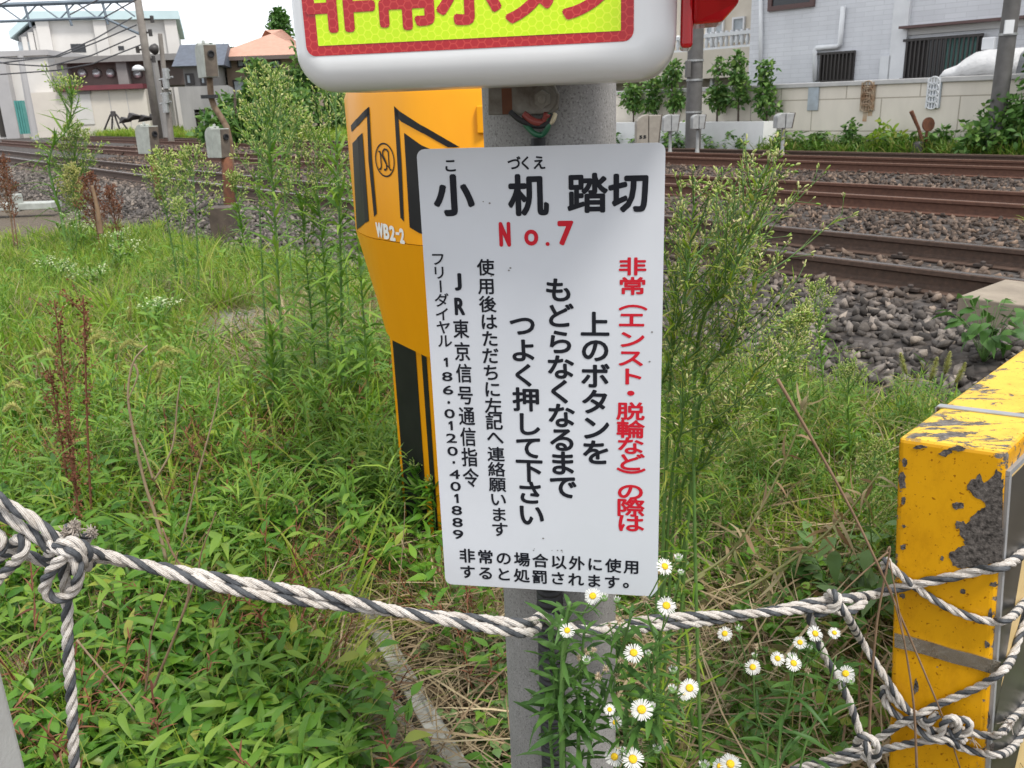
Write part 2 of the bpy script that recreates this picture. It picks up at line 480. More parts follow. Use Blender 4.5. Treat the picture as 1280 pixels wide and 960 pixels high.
def rand_rot(n, rg):
    q = rg.normal(size=(n, 4)); q /= np.linalg.norm(q, axis=1)[:, None]
    w, x, y, z = q.T
    return np.stack([np.stack([1 - 2 * (y * y + z * z), 2 * (x * y - z * w), 2 * (x * z + y * w)], -1),
                     np.stack([2 * (x * y + z * w), 1 - 2 * (x * x + z * z), 2 * (y * z - x * w)], -1),
                     np.stack([2 * (x * z - y * w), 2 * (y * z + x * w), 1 - 2 * (x * x + y * y)], -1)], -2)
def instance(templates, pos, rot, scale, pick):
    """templates: [(V,F)], pos (N,3), rot (N,3,3), scale (N,) -> merged V, F"""
    Vs, Fs, off = [], [], 0
    for k, tpl in enumerate(templates):
        idx = np.where(pick == k)[0]
        if not len(idx): continue
        V0, F0 = tpl[0], tpl[1]
        W = np.einsum('nij,vj->nvi', rot[idx] * scale[idx][:, None, None], V0) + pos[idx][:, None, :]
        Fk = F0[None] + (np.arange(len(idx)) * len(V0))[:, None, None] + off
        Vs.append(W.reshape(-1, 3)); Fs.append(Fk.reshape(-1, F0.shape[1])); off += W.shape[0] * W.shape[1]
    return np.concatenate(Vs), np.concatenate(Fs)
def stone_mat():
    m, t, b = new_mat('ballast_stone')
    g = t.nodes.new('ShaderNodeNewGeometry')
    r = ramp(t, g.outputs['Random Per Island'], [(0, (0.038, 0.033, 0.029)), (0.4, (0.090, 0.079, 0.070)), (0.7, (0.155, 0.137, 0.121)), (0.9, (0.225, 0.198, 0.174)), (1.0, (0.31, 0.265, 0.22))])
    n = noise_node(t, 45, 5); rr = ramp(t, n.outputs['Fac'], [(0.3, (0.6, 0.58, 0.57)), (0.7, (1.15, 1.12, 1.1))])
    # brown brake dust lies where the trains run
    tcn = t.nodes.new('ShaderNodeTexCoord'); dp = t.nodes.new('ShaderNodeVectorMath'); dp.operation = 'DOT_PRODUCT'; dp.inputs[1].default_value = TN
    t.links.new(tcn.outputs['Object'], dp.inputs[0])
    mr = t.nodes.new('ShaderNodeMapRange'); mr.inputs[1].default_value = 4.9; mr.inputs[2].default_value = 5.7
    t.links.new(dp.outputs['Value'], mr.inputs[0])
    c = mixc(t, 1.0, r.outputs['Color'], rr.outputs['Color'], 'MULTIPLY')
    c2 = mixc(t, 1.0, c, (0.85, 0.70, 0.60), 'MULTIPLY')
    c3 = mixc(t, mr.outputs[0], c, c2)
    t.links.new(c3, b.inputs['Base Color']); b.inputs['Roughness'].default_value = 0.9
    bumpn(t, b, n.outputs['Fac'], 0.5, 0.008)
    return m
rg = np.random.default_rng(5)
def stone_points(n, s0, s1, l0, l1):
    s = rg.uniform(s0, s1, n); l = rg.uniform(l0, l1, n)
    return s, l
tp_hi, tp_lo = rock_templates(10, 2), rock_templates(8, 1)
P, SCL = [], []
SM = stone_mat()
def rail_clear(s): 
    d = np.min(np.abs(s[:, None] - np.array([5.64, 6.72, 9.27, 10.34, 13.40, 14.47])[None]), 1); return d > .10
def stones(n, s0, s1, l0, l1, size, tpl, zoff=0.0, keep=None):
    s = rg.uniform(s0, s1, n); l = rg.uniform(l0, l1, n)
    k = rail_clear(s)
    if keep is not None: k &= keep(s, l)
    s, l = s[k], l[k]; n = len(s)
    p = TE * l[:, None] + TN * s[:, None]
    sz = rg.uniform(size[0], size[1], n)
    z = gz(p[:, 0], p[:, 1]) + sz * rg.uniform(-.1, .5, n) + zoff
    p[:, 2] = z
    return instance(tpl, p, rand_rot(n, rg), sz, rg.integers(0, len(tpl), n))
packs = [
    stones(21000, 3.6, 5.6, -1.6, 2.9, (.016, .050), tp_hi, 0.0, lambda s, l: rg.random(len(s)) < sm(3.55, 4.1, s)),
    stones(5200, 3.5, 4.4, -26, -1.6, (.025, .06), tp_lo, 0.0, lambda s, l: rg.random(len(s)) < sm(3.4, 3.9, s)),
    stones(3600, 3.9, 5.6, -10, -1.6, (.035, .065), tp_lo, 0.0),
    stones(2200, 5.7, 6.7, -10, 3.2, (.03, .06), tp_lo, -.005),
    stones(9000, 6.8, 9.2, -11, 6.5, (.025, .058), tp_lo, 0.0),
    stones(1800, 9.35, 10.3, -11, 8, (.035, .065), tp_lo, -.005),
    stones(7500, 10.4, 13.3, -13, 10, (.03, .065), tp_lo, 0.0),
    stones(2600, 13.5, 16.6, -14, 12, (.05, .08), tp_lo, 0.0),
    stones(5200, 4.3, 5.6, -28, -10, (.04, .075), tp_lo, 0.0),
    stones(4200, 5.75, 9.2, -30, -11, (.05, .08), tp_lo, 0.0),
    stones(2600, 9.4, 13.3, -40, -13, (.06, .10), tp_lo, 0.0),
]
off = 0; VV = []; FF = []
for v_, f_ in packs:
    VV.append(v_); FF.append(f_ + off); off += len(v_)
bl = np_mesh('ballast', np.concatenate(VV), np.concatenate(FF), SM)
tag(bl, 'grey brown crushed stone ballast around the rails', 'ballast', kind='stuff')

# ================================================================ RIGHT: WALL, HOUSES
def brick_mat(name, c1, c2, cm, w, h, mortar, rough=0.7, bump=0.3, axis='xz', coord='Object', noise=0.5):
    m, t, b = new_mat(name)
    tcn = t.nodes.new('ShaderNodeTexCoord'); sx = t.nodes.new('ShaderNodeSeparateXYZ'); cx = t.nodes.new('ShaderNodeCombineXYZ')
    t.links.new(tcn.outputs[coord], sx.inputs[0])
    if axis == 'xz': t.links.new(sx.outputs['X'], cx.inputs['X'])
    else: t.links.new(sx.outputs['Y'], cx.inputs['X'])
    t.links.new(sx.outputs['Z'], cx.inputs['Y'])
    br = t.nodes.new('ShaderNodeTexBrick'); br.inputs['Scale'].default_value = 1.0
    br.inputs['Color1'].default_value = c4(c1); br.inputs['Color2'].default_value = c4(c2); br.inputs['Mortar'].default_value = c4(cm)
    br.inputs['Brick Width'].default_value = w; br.inputs['Row Height'].default_value = h; br.inputs['Mortar Size'].default_value = mortar
    t.links.new(cx.outputs[0], br.inputs['Vector'])
    n = noise_node(t, 1.3, 6, vscale=(1, 1, .35)); r = ramp(t, n.outputs['Fac'], [(0.3, (1 - .22 * noise,) * 3), (0.7, (1 + .08 * noise,) * 3)])
    col = mixc(t, 1.0, br.outputs['Color'], r.outputs['Color'], 'MULTIPLY')
    t.links.new(col, b.inputs['Base Color']); b.inputs['Roughness'].default_value = rough
    inv = t.nodes.new('ShaderNodeMath'); inv.operation = 'SUBTRACT'; inv.inputs[0].default_value = 1.0
    t.links.new(br.outputs['Fac'], inv.inputs[1]); bumpn(t, b, inv.outputs[0], bump, 0.01)
    return m
MAT['tile'] = brick_mat('white_tile', (0.66, 0.67, 0.695), (0.61, 0.62, 0.645), (0.56, 0.57, 0.59), 0.42, 0.095, 0.008, 0.45)
MAT['block'] = brick_mat('beige_block', (0.70, 0.64, 0.55), (0.67, 0.61, 0.52), (0.40, 0.35, 0.28), 1.5, 0.62, 0.012, 0.85, noise=0.8)
MAT['cream'] = M('cream_render', (0.60, 0.545, 0.46), (0.54, 0.485, 0.40), 2, 0.85)
MAT['whitewall'] = M('white_render', (0.70, 0.70, 0.69), (0.62, 0.62, 0.61), 2, 0.8)
MAT['capgrey'] = M('wall_cap', (0.50, 0.49, 0.47), (0.42, 0.41, 0.40), 6, 0.8)
MAT['darkframe'] = M('dark_frame', (0.035, 0.03, 0.028), rough=0.5)
MAT['redbrown'] = M('red_brown_frame', (0.10, 0.055, 0.05), rough=0.5)
MAT['curtain'] = M('teal_curtain', (0.09, 0.22, 0.20), (0.16, 0.30, 0.27), 9, 0.8, vscale=(3, 1, .1))
MAT['paleframe'] = M('pale_frame', (0.55, 0.55, 0.54), rough=0.5)
MAT['tarp'] = M('white_sheet', (0.74, 0.73, 0.72), (0.64, 0.63, 0.62), 4, 0.7, bump=0.6, bscale=6, bdist=0.05)
MAT['bluegrey'] = M('blue_grey_plate', (0.38, 0.43, 0.47), (0.30, 0.33, 0.35), 6, 0.6)
MAT['polegrey'] = M('painted_pole', (0.115, 0.11, 0.105), (0.085, 0.08, 0.075), 6, 0.6)
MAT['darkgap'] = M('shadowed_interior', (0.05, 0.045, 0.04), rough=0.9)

def tlz(px, py, s): return TF(px, py, s)
WS = 17.0
tt = tlz(1100, 101, WS)[1]
wl = thing('boundary_wall', 'long beige block wall with grey coping below the white house', 'wall', (0, 0, 0), TROT)
lA = tlz(775, 118, WS)[0] - 6; lB = 26
MBx = MB(); MBx.box(lA, lB, WS, WS + .25, -.1, tt - .07); MBx.build('wall_body', MAT['block'], wl, world=False)
MBx = MB(); MBx.box(lA - .05, lB, WS - .05, WS + .30, tt - .07, tt + .02); MBx.build('coping', MAT['capgrey'], wl, world=False, bevel=(.012, 2))
MAT['oldrust'] = M('pale_rust', (0.24, 0.14, 0.075), (0.42, 0.34, 0.25), 7, 0.85)
def wall_plate(name, lab, cat, x0, y0, x1, y1, mat, extra=None):
    a = tlz(x0, y0, WS - .03); b = tlz(x1, y1, WS - .03)
    m = MB(); m.box(a[0], b[0], WS - .035, WS - .003, b[1], a[1])
    th = thing(name, lab, cat, (0, 0, 0), TROT)
    m.build('plate', mat, th, world=False, bevel=(.008, 2))
    if extra: extra(th, a, b)
    return th
wall_plate('drain_cover', 'pale blue grey plate fixed on the beige wall under the white downpipe', 'wall plate', 1011, 103, 1022, 138, MAT['bluegrey'])
def grille(mat, n=5):
    def f(th, a, b):
        m = MB()
        for i in range(n):
            l = a[0] + (b[0] - a[0]) * (i + .5) / n
            m.box(l - .012, l + .012, WS - .06, WS - .036, b[1], a[1])
        w = (b[0] - a[0]) / 2
        for k in range(5):
            z = b[1] + (a[1] - b[1]) * (k + .5) / 5
            pts = [(a[0] + w + w * .7 * math.cos(q), WS - .062, z + w * .5 * math.sin(q)) for q in np.linspace(0, 2 * math.pi, 13)]
            m.tube(pts, .012, 5)
        m.build('grille', mat, th, world=False)
    return f
wall_plate('wall_grille', 'rusty ornamental grille on the beige wall with brown streaks', 'wall grille', 1077, 103, 1092, 138, MAT['oldrust'], grille(MAT['oldrust']))
wall_plate('wall_grille', 'white ornamental grille on the beige wall below the barred window', 'wall grille', 1160, 97, 1174, 135, MAT['bluegrey'], grille(MAT['white']))
st = MB(); a = tlz(1079, 139, WS - .002); b = tlz(1083, 152, WS - .002)
st.box(a[0], b[0], WS - .004, WS - .002, b[1], a[1] - .002)
a2 = tlz(1085, 139, WS - .002); b2 = tlz(1090, 145, WS - .002); st.box(a2[0], b2[0], WS - .004, WS - .002, b2[1], a2[1] - .002)
st.build('rust_streak', M('rust_streak', (0.42, 0.25, 0.13), (0.52, 0.42, 0.32), 8, 0.9), wl, world=False)
# low white retaining wall in front of the planting bed
LS = 16.9
a = tlz(775, 155, LS)[0] - 4; b = tlz(972, 151, LS)
rw = MB(); rw.box(a, b[0], LS - .5, LS - .02, -.1, b[1])
rwo = rw.build('retaining_wall', MAT['whitewall']); rwo.rotation_euler = (0, 0, TROT); tag(rwo, 'low white wall in front of the climbing shrubs', 'wall')
BEDZ = b[1]

def window(parent, S, x0, y0, x1, y1, bars=0, frame=MAT['darkframe'], pane=MAT['glassdark'], curtain=None, fw=.05, name='window'):
    a = tlz(x0, y0, S); b = tlz(x1, y1, S)
    l0, l1, z0, z1 = a[0], b[0], b[1], a[1]
    m = MB()
    for q in ((l0, l1, z1 - fw, z1), (l0, l1, z0, z0 + fw), (l0, l0 + fw, z0 + fw, z1 - fw), (l1 - fw, l1, z0 + fw, z1 - fw)):
        m.box(q[0], q[1], S - .07, S + .0, q[2], q[3])
    w = m.build(name, frame, parent, world=False)
    m = MB(); m.box(l0 + fw, l1 - fw, S - .03, S - .01, z0 + fw, z1 - fw); m.build('pane', pane, w, world=False)
    if curtain:
        for (u0, u1, mt) in curtain:
            m = MB(); n = 14; c0 = l0 + fw + (l1 - l0 - 2 * fw) * u0; c1 = l0 + fw + (l1 - l0 - 2 * fw) * u1
            pl_ = [(c0 + (c1 - c0) * i / n, S - .045 + (.008 if i % 2 else -.004), z0 + fw) for i in range(n + 1)]
            m.add(pl_ + [(p[0], p[1], z1 - fw) for p in pl_], [(i, i + 1, n + 2 + i, n + 1 + i) for i in range(n)])
            m.build('curtain', mt, w, world=False)
    if bars:
        m = MB()
        for i in range(bars):
            l = l0 + (l1 - l0) * (i + .5) / bars
            m.box(l - .016, l + .016, S - .13, S - .10, z0 + .02, z1 - .02)
        for z in (z0, z1 - .05): m.box(l0 - .05, l1 + .05, S - .135, S - .095, z, z + .05)
        m.build('bars', frame, w, world=False)
    return w
HS = 18.4
hs = thing('tiled_house', 'white tiled house with barred windows behind the beige wall', 'house', (0, 0, 0), TROT)
hl = tlz(937, 60, HS)[0]
m = MB(); m.box(hl, 30, HS, HS + 9, 0, 8); m.build('wall', MAT['tile'], hs, world=False)
m = MB(); m.box(hl - .5, 30.5, HS - .5, HS + 9.5, 8, 8.4); m.build('roof', MAT['capgrey'], hs, world=False)
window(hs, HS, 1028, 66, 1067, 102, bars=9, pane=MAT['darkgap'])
w1 = window(hs, HS, 1136, 49, 1223, 97, bars=17, curtain=[(0, .28, MAT['darkframe']), (.55, .98, MAT['curtain'])])
window(hs, HS, 964, -40, 1019, 8, frame=MAT['redbrown'], fw=.10)
def pipe_px(pts, S, r, mat, parent, name='downpipe'):
    m = MB(); m.tube([(lambda q: (q[0], S - r, q[1]))(tlz(x, y, S - r)) for x, y in pts], r, 8)
    return m.build(name, mat, parent, world=False, smooth=True)
pipe_px([(1019, 103), (1019, 62), (1021, 60), (1047, 58), (1050, 55), (1054, 8)], HS - .02, .055, MAT['white'], hs)
pipe_px([(951, 100), (951, -20)], HS - .02, .045, MAT['white'], hs)
for (x0, x1) in ((1121, 1131), (1110, 1114)):
    a = tlz(x0, 0, HS); b = tlz(x1, 98, HS)
    m = MB(); m.box(a[0], b[0], HS - .10, HS - .003, b[1] - .3, 6 if x0 > 1115 else tlz(1110, 70, HS)[1]); m.build('pilaster', MAT['white'], hs, world=False)
# recess lintel above the big window
a = tlz(1132, 38, HS); b = tlz(1257, 31, HS)
m = MB(); m.box(a[0], b[0] + 1.5, HS - .05, HS - .003, a[1] - .10, a[1] + .02); m.build('lintel', MAT['paleframe'], hs, world=False)
m = MB(); m.box(a[0], b[0] + 1.5, HS - .30, HS - .052, a[1] + .02, a[1] + .07); m.build('ledge', MAT['redbrown'], hs, world=False)
# air conditioner and sheet
a = tlz(1229, 47, HS - .3); b = tlz(1243, 62, HS - .3)
m = MB(); m.box(a[0], b[0], HS - .35, HS - .12, b[1], a[1])
ac = m.build('outdoor_unit', MAT['white'], bevel=(.02, 2)); ac.rotation_euler = (0, 0, TROT); tag(ac, 'small white outdoor unit on the house wall above the white sheet', 'air conditioner')
sh = MB(); n = 26
sheetS = HS - .5
prof = [(1184, 94), (1190, 86), (1200, 81), (1212, 72), (1222, 66), (1240, 63), (1262, 60), (1285, 58)]
pf = [tlz(x, y, sheetS) for x, y in prof]; zb = tt + .02
rows = []
for (dd, k) in ((-.35, .0), (-.28, .75), (-.12, 1.0), (.3, .95)):
    rows.append([(p[0] + .03 * math.sin(i * 2.1 + dd * 9), sheetS + dd, zb + (p[1] - zb) * k + .02 * math.sin(i * 1.7)) for i, p in enumerate(pf)])
nn_ = len(pf); Vv = [p for r in rows for p in r]
sh.add(Vv, [(r * nn_ + i, r * nn_ + i + 1, (r + 1) * nn_ + i + 1, (r + 1) * nn_ + i) for r in range(3) for i in range(nn_ - 1)])
sho = sh.build('dust_sheet', MAT['tarp'], smooth=True); sho.rotation_euler = (0, 0, TROT)
so = sho.modifiers.new('thick', 'SOLIDIFY'); so.thickness = .03
tag(sho, 'white sheet heaped over goods beside the barred window', 'sheet')

# balcony house, between the red lamp and the tiled house
BS = 21.0
bh = thing('balcony_house', 'cream house with a white balustrade balcony left of the tiled house', 'house', (0, 0, 0), TROT)
bl0, bl1 = tlz(760, 60, BS)[0] - 2, tlz(945, 60, BS)[0] + .6
zfl = tlz(890, 62, BS)[1]; zrt = tlz(890, 42, BS)[1]
m = MB(); m.box(bl0, bl1, BS + 1.3, BS + 9, 0, 8); m.build('wall', MAT['cream'], bh, world=False)
m = MB(); m.box(bl0, bl1, BS, BS + 1.3, zfl - .75, zfl); m.build('balcony', MAT['cream'], bh, world=False)
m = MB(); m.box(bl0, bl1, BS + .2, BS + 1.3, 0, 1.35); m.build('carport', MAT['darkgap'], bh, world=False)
rail_ = MB(); rail_.box(bl0, bl1, BS + .02, BS + .16, zrt - .09, zrt); rail_.box(bl0, bl1, BS + .02, BS + .16, zfl, zfl + .06)
bal = rail_.build('balustrade', MAT['white'], bh, world=False)
bmb = MB(); bmb.lathe([(.03, 0), (.045, .05), (.062, .14), (.04, .24), (.028, .34), (.05, .40), (.05, zrt - zfl - .15)], (0, 0, 0), n=8)
b0 = bmb.build('baluster', MAT['white'], bal, world=False, smooth=True); b0.location = (bl0 + .15, BS + .09, zfl + .06)
for i in range(1, 46):
    l = bl1 - .1 - i * .17
    if l < bl0 + .2: break
    o = b0.copy(); COL.objects.link(o); o.parent = bal; o.location = (l, BS + .09, zfl + .06)
for (x0, x1) in ((884, 905), (917, 931)):
    window(bh, BS + 1.29, x0, 22, x1, 52, frame=MAT['white'], pane=MAT['bluegrey'])
a = tlz(881, 35, BS)
m = MB(); m.box(a[0], a[0] + .09, BS + .3, BS + .39, .3, 5); m.build('downpipe', MAT['white'], bh, world=False)

# ---- poles on the right
def pole(label, xt, yt, xb, yb, wpx, s, name='utility_pole', mat=None, top=9.0, bands=(), box=None):
    b = tlz(xb, yb, s); t_ = tlz(xt, yt, s)
    base = T(b[0], s, gz(*T(b[0], s, 0)[:2]))
    dist = np.linalg.norm(base[:2]); r = wpx / FPX * dist / 2 * 0.98
    th = thing(name, label, 'pole', base)
    m = MB(); m.lathe([(r * 1.04, -.2), (r, 1.5), (r * .86, top), (r * .8, top)], base, n=20); m.build('shaft', mat or MAT['polegrey'], th, smooth='auto')
    for y in bands:
        z = tlz(xb, y, s)[1]; mm = MB(); mm.lathe([(r * 1.06, z - .02), (r * 1.09, z - .02), (r * 1.09, z + .02), (r * 1.06, z + .02)], (base[0], base[1], 0), n=20); mm.build('band', MAT['galv'], th)
    if box:
        q = onplane(box[0], box[1], base - np.array([.0, r, 0]), np.array([0, 1, 0])); q2 = onplane(box[2], box[3], base - np.array([0, r, 0]), np.array([0, 1, 0]))
        mm = MB(); mm.box(q[0], q2[0], base[1] - r - .12, base[1] - r + .06, q2[2], q[2]); mm.build('junction_box', MAT['polegrey'], th, bevel=(.01, 2))
    return th, base, r
pole('thick grey steel pole behind the rails, partly hidden by the red lamp', 868, 40, 866, 183, 18.5, 15.9, bands=(76, 100, 140), box=(857, 76, 862, 97))
th, base, r = pole('leaning grey pole with a small white plate at the right edge', 1266, 0, 1246, 150, 17, 16.4, bands=(44,), top=7)
q = onplane(1257, 25, base - np.array([0, r + .012, 0]), np.array([0, 1, 0])); q2 = onplane(1266, 42, base - np.array([0, r + .012, 0]), np.array([0, 1, 0]))
m = MB(); m.box(q[0], q2[0], q[1] - .012, q[1] + .02, q2[2], q[2]); m.build('number_plate', MAT['white'], th)
# ================================================================ TEXT
_gc = {}
def glyph(ch, off=0.0):
    """-> (V (N,2), faces, bbox) in em units, mesh made from Blender's own font"""
    key = (ch, off)
    if key in _gc: return _gc[key]
    c = bpy.data.curves.new('glyph', 'FONT'); c.body = ch; c.size = 1.0; c.offset = off; c.resolution_u = 4
    o = bpy.data.objects.new('glyph', c); COL.objects.link(o)
    bpy.context.view_layer.update()
    me = bpy.data.meshes.new_from_object(o.evaluated_get(bpy.context.evaluated_depsgraph_get()))
    V = np.array([v.co[:2] for v in me.vertices]).reshape(-1, 2); F = [tuple(p.vertices) for p in me.polygons]
    bpy.data.objects.remove(o); bpy.data.curves.remove(c); bpy.data.meshes.remove(me)
    _gc[key] = (V, F, V.min(0), V.max(0)); return _gc[key]
_gc[('1', 0.0)] = (np.array([(.55, 0), (.85, 0), (.85, 1), (.55, 1), (.55, .78), (.25, .66), (.25, .84), (.60, 1)]), [(0, 1, 2, 3), (4, 5, 6, 7)], np.array([.0, 0.0]), np.array([1.0, 1.0]))
_, _, _lo, _hi = glyph('国')
EMC = (_lo + _hi) / 2; EMS = float((_hi - _lo).max()) / 0.90          # centre and size of the full-width box
def put_glyph(mb, ch, P, ex, ey, w, h, off=0.02, fit=False, rot=False, m=0):
    """glyph ch with its em box centred on P; ex, ey unit vectors; w, h size in metres"""
    V, F, lo, hi = glyph(ch, 0.0)
    if rot:
        V = np.stack([V[:, 1] - EMC[1], -(V[:, 0] - EMC[0])], -1) / EMS
    elif fit:
        V = (V - (lo + hi) / 2) / (hi - lo)
    else:
        V = (V - EMC) / EMS
    n = np.cross(ex, ey); r = off * (4.0 * h if fit else 1.35 * min(w, h))
    if fit: w, h = w - 2 * r, h - 2 * r
    for k in range(9 if off > 0 else 1):                       # heavier, round-ended strokes
        o = np.zeros(3) if k == 8 or off <= 0 else (ex * math.cos(k * math.pi / 4) + ey * math.sin(k * math.pi / 4)) * r
        mb.add([np.asarray(P) + o + n * (k * 6e-6) + ex * (q[0] * w) + ey * (q[1] * h) for q in V], F, m)

# ================================================================ TRACKSIDE EQUIPMENT
def emitter(base, rotz, h0, sc, parent, mats, lens=True):
    """two-lobed detector head: rounded back hood + front box with a dark round lens; front looks along local +x"""
    M4 = Matrix.Translation(Vector([float(v) for v in base])) @ Matrix.Rotation(rotz, 4, 'Z')
    def W(p): return np.array(M4 @ Vector((p[0] * sc, p[1] * sc, p[2] * sc + h0)))
    arc = [(-.16, 0), (-.02, 0), (-.02, .40)] + [(-.02 - .14 * math.sin(a), .29 + .12 * math.cos(a)) for a in np.linspace(0.15, math.pi / 2, 6)]
    mb = MB(); mb.prism([W((x, -.075, z)) for x, z in arc], W((0, .15, 0)) - W((0, 0, 0)))
    mb.build('hood', mats[0], parent, bevel=(.006, 2))
    mb = MB(); q = [(-.015, 0), (.12, 0), (.16, .38), (-.015, .38)]
    mb.prism([W((x, -.085, z)) for x, z in q], W((0, .17, 0)) - W((0, 0, 0)))
    fb = mb.build('lens_box', mats[0], parent, bevel=(.006, 2))
    mb = MB(); q = [(.122, .01), (.160, .37)]
    mb.add([W((q[0][0], -.075, q[0][1])), W((q[0][0], .075, q[0][1])), W((q[1][0], .075, q[1][1])), W((q[1][0], -.075, q[1][1]))], [(0, 1, 2, 3)])
    mb2 = MB(); mb2.prism([W((.124, -.075, .01)), W((.124, .075, .01)), W((.162, .075, .37)), W((.162, -.075, .37))], W((.006, 0, 0)) - W((0, 0, 0)))
    mb2.build('front_plate', mats[1], fb)
    if lens:
        mb = MB(); ax = nrm(W((1, 0, -.1)) - W((0, 0, 0)))
        mb.lathe([(.0, 0), (.040 * sc, 0), (.043 * sc, .02 * sc), (.030 * sc, .022 * sc), (.028 * sc, .008 * sc), (0, .006 * sc)], W((.158, 0, .27)), ax, 16)
        mb.build('lens', MAT['rubber'], fb, smooth='auto')
    mb = MB(); mb.lathe([(.0, 0), (.022 * sc, 0), (.018 * sc, .035 * sc), (0, .04 * sc)], W((-.03, 0, .40)), (0, 0, 1), 10); mb.build('cap_bolt', mats[0], parent)
# left pair of heads on the pipe post: base seen at (292,268)
pb = G(291, 266, .12); YB = pb[1]
e1 = thing('obstacle_detector', 'upper grey detector head on the bent rusty pipe with its post, before the orange roof', 'track detector', pb)
hd = U(263, 97, YB)
emitter((hd[0] - .02, YB, 0), -.9, hd[2], 1.05, e1, (MAT['greybox'], MAT['brownbox']))
pts = [U(x, y, YB + .05) for x, y in ((262, 97), (263, 112), (264, 122), (268, 134), (276, 146), (283, 158), (287, 175), (289, 205), (290, 235), (292, 268))]
m = MB(); m.tube(pts, .04, 10); m.build('pipe', MAT['rustpipe'], e1, smooth=True)
cl = MB(); c_ = U(262, 121, YB)
cl.obox(c_ + np.array([-.10, -.05, -.02]), (.20, 0, 0), (0, .10, 0), (0, 0, .045)); cl.build('clamp', MAT['rubber'], e1)
e2 = thing('obstacle_detector', 'lower grey detector head on the rusty post, in front of the bent pipe', 'track detector', G(283, 268, .1))
hd = U(275, 197, YB - .1)
emitter((hd[0], YB - .1, 0), -.55, hd[2], .98, e2, (MAT['greybox'], MAT['brownbox']))
m = MB(); m.tube([U(x, y, YB - .1) for x, y in ((283, 196), (286, 230), (287, 262), (288, 275))], .075, 10); m.build('post', MAT['rust'], e2, smooth=True)
e3b = G(190, 258, .1)
e3 = thing('obstacle_detector', 'grey detector head standing alone left of the pipe post', 'track detector', e3b)
hd = U(190, 192, e3b[1])
emitter((hd[0] - .03, e3b[1], 0), -.55, hd[2], 1.05, e3, (MAT['greybox'], MAT['brownbox']))
m = MB(); m.tube([(hd[0], e3b[1], hd[2] + .01), (hd[0], e3b[1], .0)], .05, 10); m.build('post', MAT['rust'], e3, smooth=True)
# old timber box in the ballast
tbp = G(277, 300, .05)
tb = MB(); tb.obox(tbp + np.array([-.11, 0, -.1]), (.25, .02, 0), (-.02, .3, 0), (0, 0, .46)); o = tb.build('timber_stub', MAT['sleeper'], bevel=(.01, 2)); tag(o, 'weathered dark timber stub standing at the ballast edge below the detectors', 'timber stub')
# signal junction stuff at far left
jb = G(25, 262, .1); m = MB(); m.obox(jb + np.array([-1.2, -.1, 0]), (1.75, 0, 0), (0, .35, 0), (0, 0, .10)); m.obox(jb + np.array([-.1, -.12, -.02]), (.14, 0, 0), (0, .2, 0), (0, 0, .26))
o = m.build('cable_box', MAT['greybox'], bevel=(.01, 2)); tag(o, 'low grey cable box beside the rails at the left edge', 'cable box')

def small_head(label, x0, y0, x1, y1, ybase, s, brown=False, big=False, text=None):
    b = tlz((x0 + x1) / 2, ybase, s); base = T(b[0], s, gz(*T(b[0], s, 0)[:2]))
    th = thing('trackside_box', label, 'trackside box', base)
    top = tlz((x0 + x1) / 2, y0, s)[1]; bot = tlz((x0 + x1) / 2, y1, s)[1]
    W = (x1 - x0) / FPX * np.linalg.norm(base[:2]); H = top - bot
    ex = np.array([1.0, 0, 0]); ey = np.array([0, 1.0, 0]); c = np.array([base[0], base[1], bot])
    mt = MAT['brownlight'] if brown else MAT['palebox']
    mb = MB()
    arc = [(-.5, 0), (-.02, 0), (-.02, 1.0)] + [(-.02 - .48 * math.sin(a), .72 + .28 * math.cos(a)) for a in np.linspace(.2, math.pi / 2, 5)]
    mb.prism([c + ex * (u * W) + ey * (-.12) + np.array([0, 0, v * H]) for u, v in arc], ey * .28); mb.build('back_hood', mt, th, bevel=(.01, 2))
    mb = MB(); mb.prism([c + ex * (u * W) + ey * (-.14) + np.array([0, 0, v * H]) for u, v in ((0, 0), (.36, 0), (.5, .97), (0, .97))], ey * .32); f_ = mb.build('front_box', mt, th, bevel=(.01, 2))
    mb = MB(); mb.prism([c + ex * ((u) * W) + ey * (-.15) + np.array([0, 0, v * H]) for u, v in ((.37, -.02), (.40, -.02), (.54, 1.0), (.51, 1.0))], ey * .34); mb.build('front_shade', MAT['brownbox'], f_)
    mb = MB(); mb.lathe([(.07, 0), (.05, .10), (.035, .2), (.035, bot - base[2] + .02)], base, n=12); mb.build('stand', mt, th, smooth='auto')
    mb = MB(); mb.obox(base + np.array([-.22, -.12, -.05]), (.44, 0, 0), (0, .24, 0), (0, 0, .09)); mb.build('foot_slab', MAT['conc'], th)
    if text:
        mb = MB()
        for i, ch in enumerate(text): put_glyph(mb, ch, c + ex * (-.33 * W + i * .16 * W) + ey * (-.124) + np.array([0, 0, .36 * H]), ex, np.array([0, 0, 1.0]), .13 * W, .10 * H, .02, fit=True)
        mb.build('lettering', MAT['black'], th)
MAT['palebox'] = M('pale_equipment', (0.36, 0.365, 0.355), (0.27, 0.27, 0.265), 8, 0.6)
MAT['brownlight'] = M('faded_brown_equipment', (0.30, 0.27, 0.225), (0.24, 0.21, 0.175), 8, 0.7)
small_head('brownish trackside box numbered 55, just above the sign corner', 795, 143, 824, 186, 196, 13.0, brown=True, text='55')
small_head('pale grey trackside box between the brown box and the thick pole', 828, 143, 847, 164, 192, 14.9)
small_head('small pale trackside box with a rust patch, before the thick grey pole', 864, 143, 879, 161, 189, 15.1)
small_head('small pale trackside box alone on its slender stand by the wall', 968, 141, 987, 160, 192, 15.1)

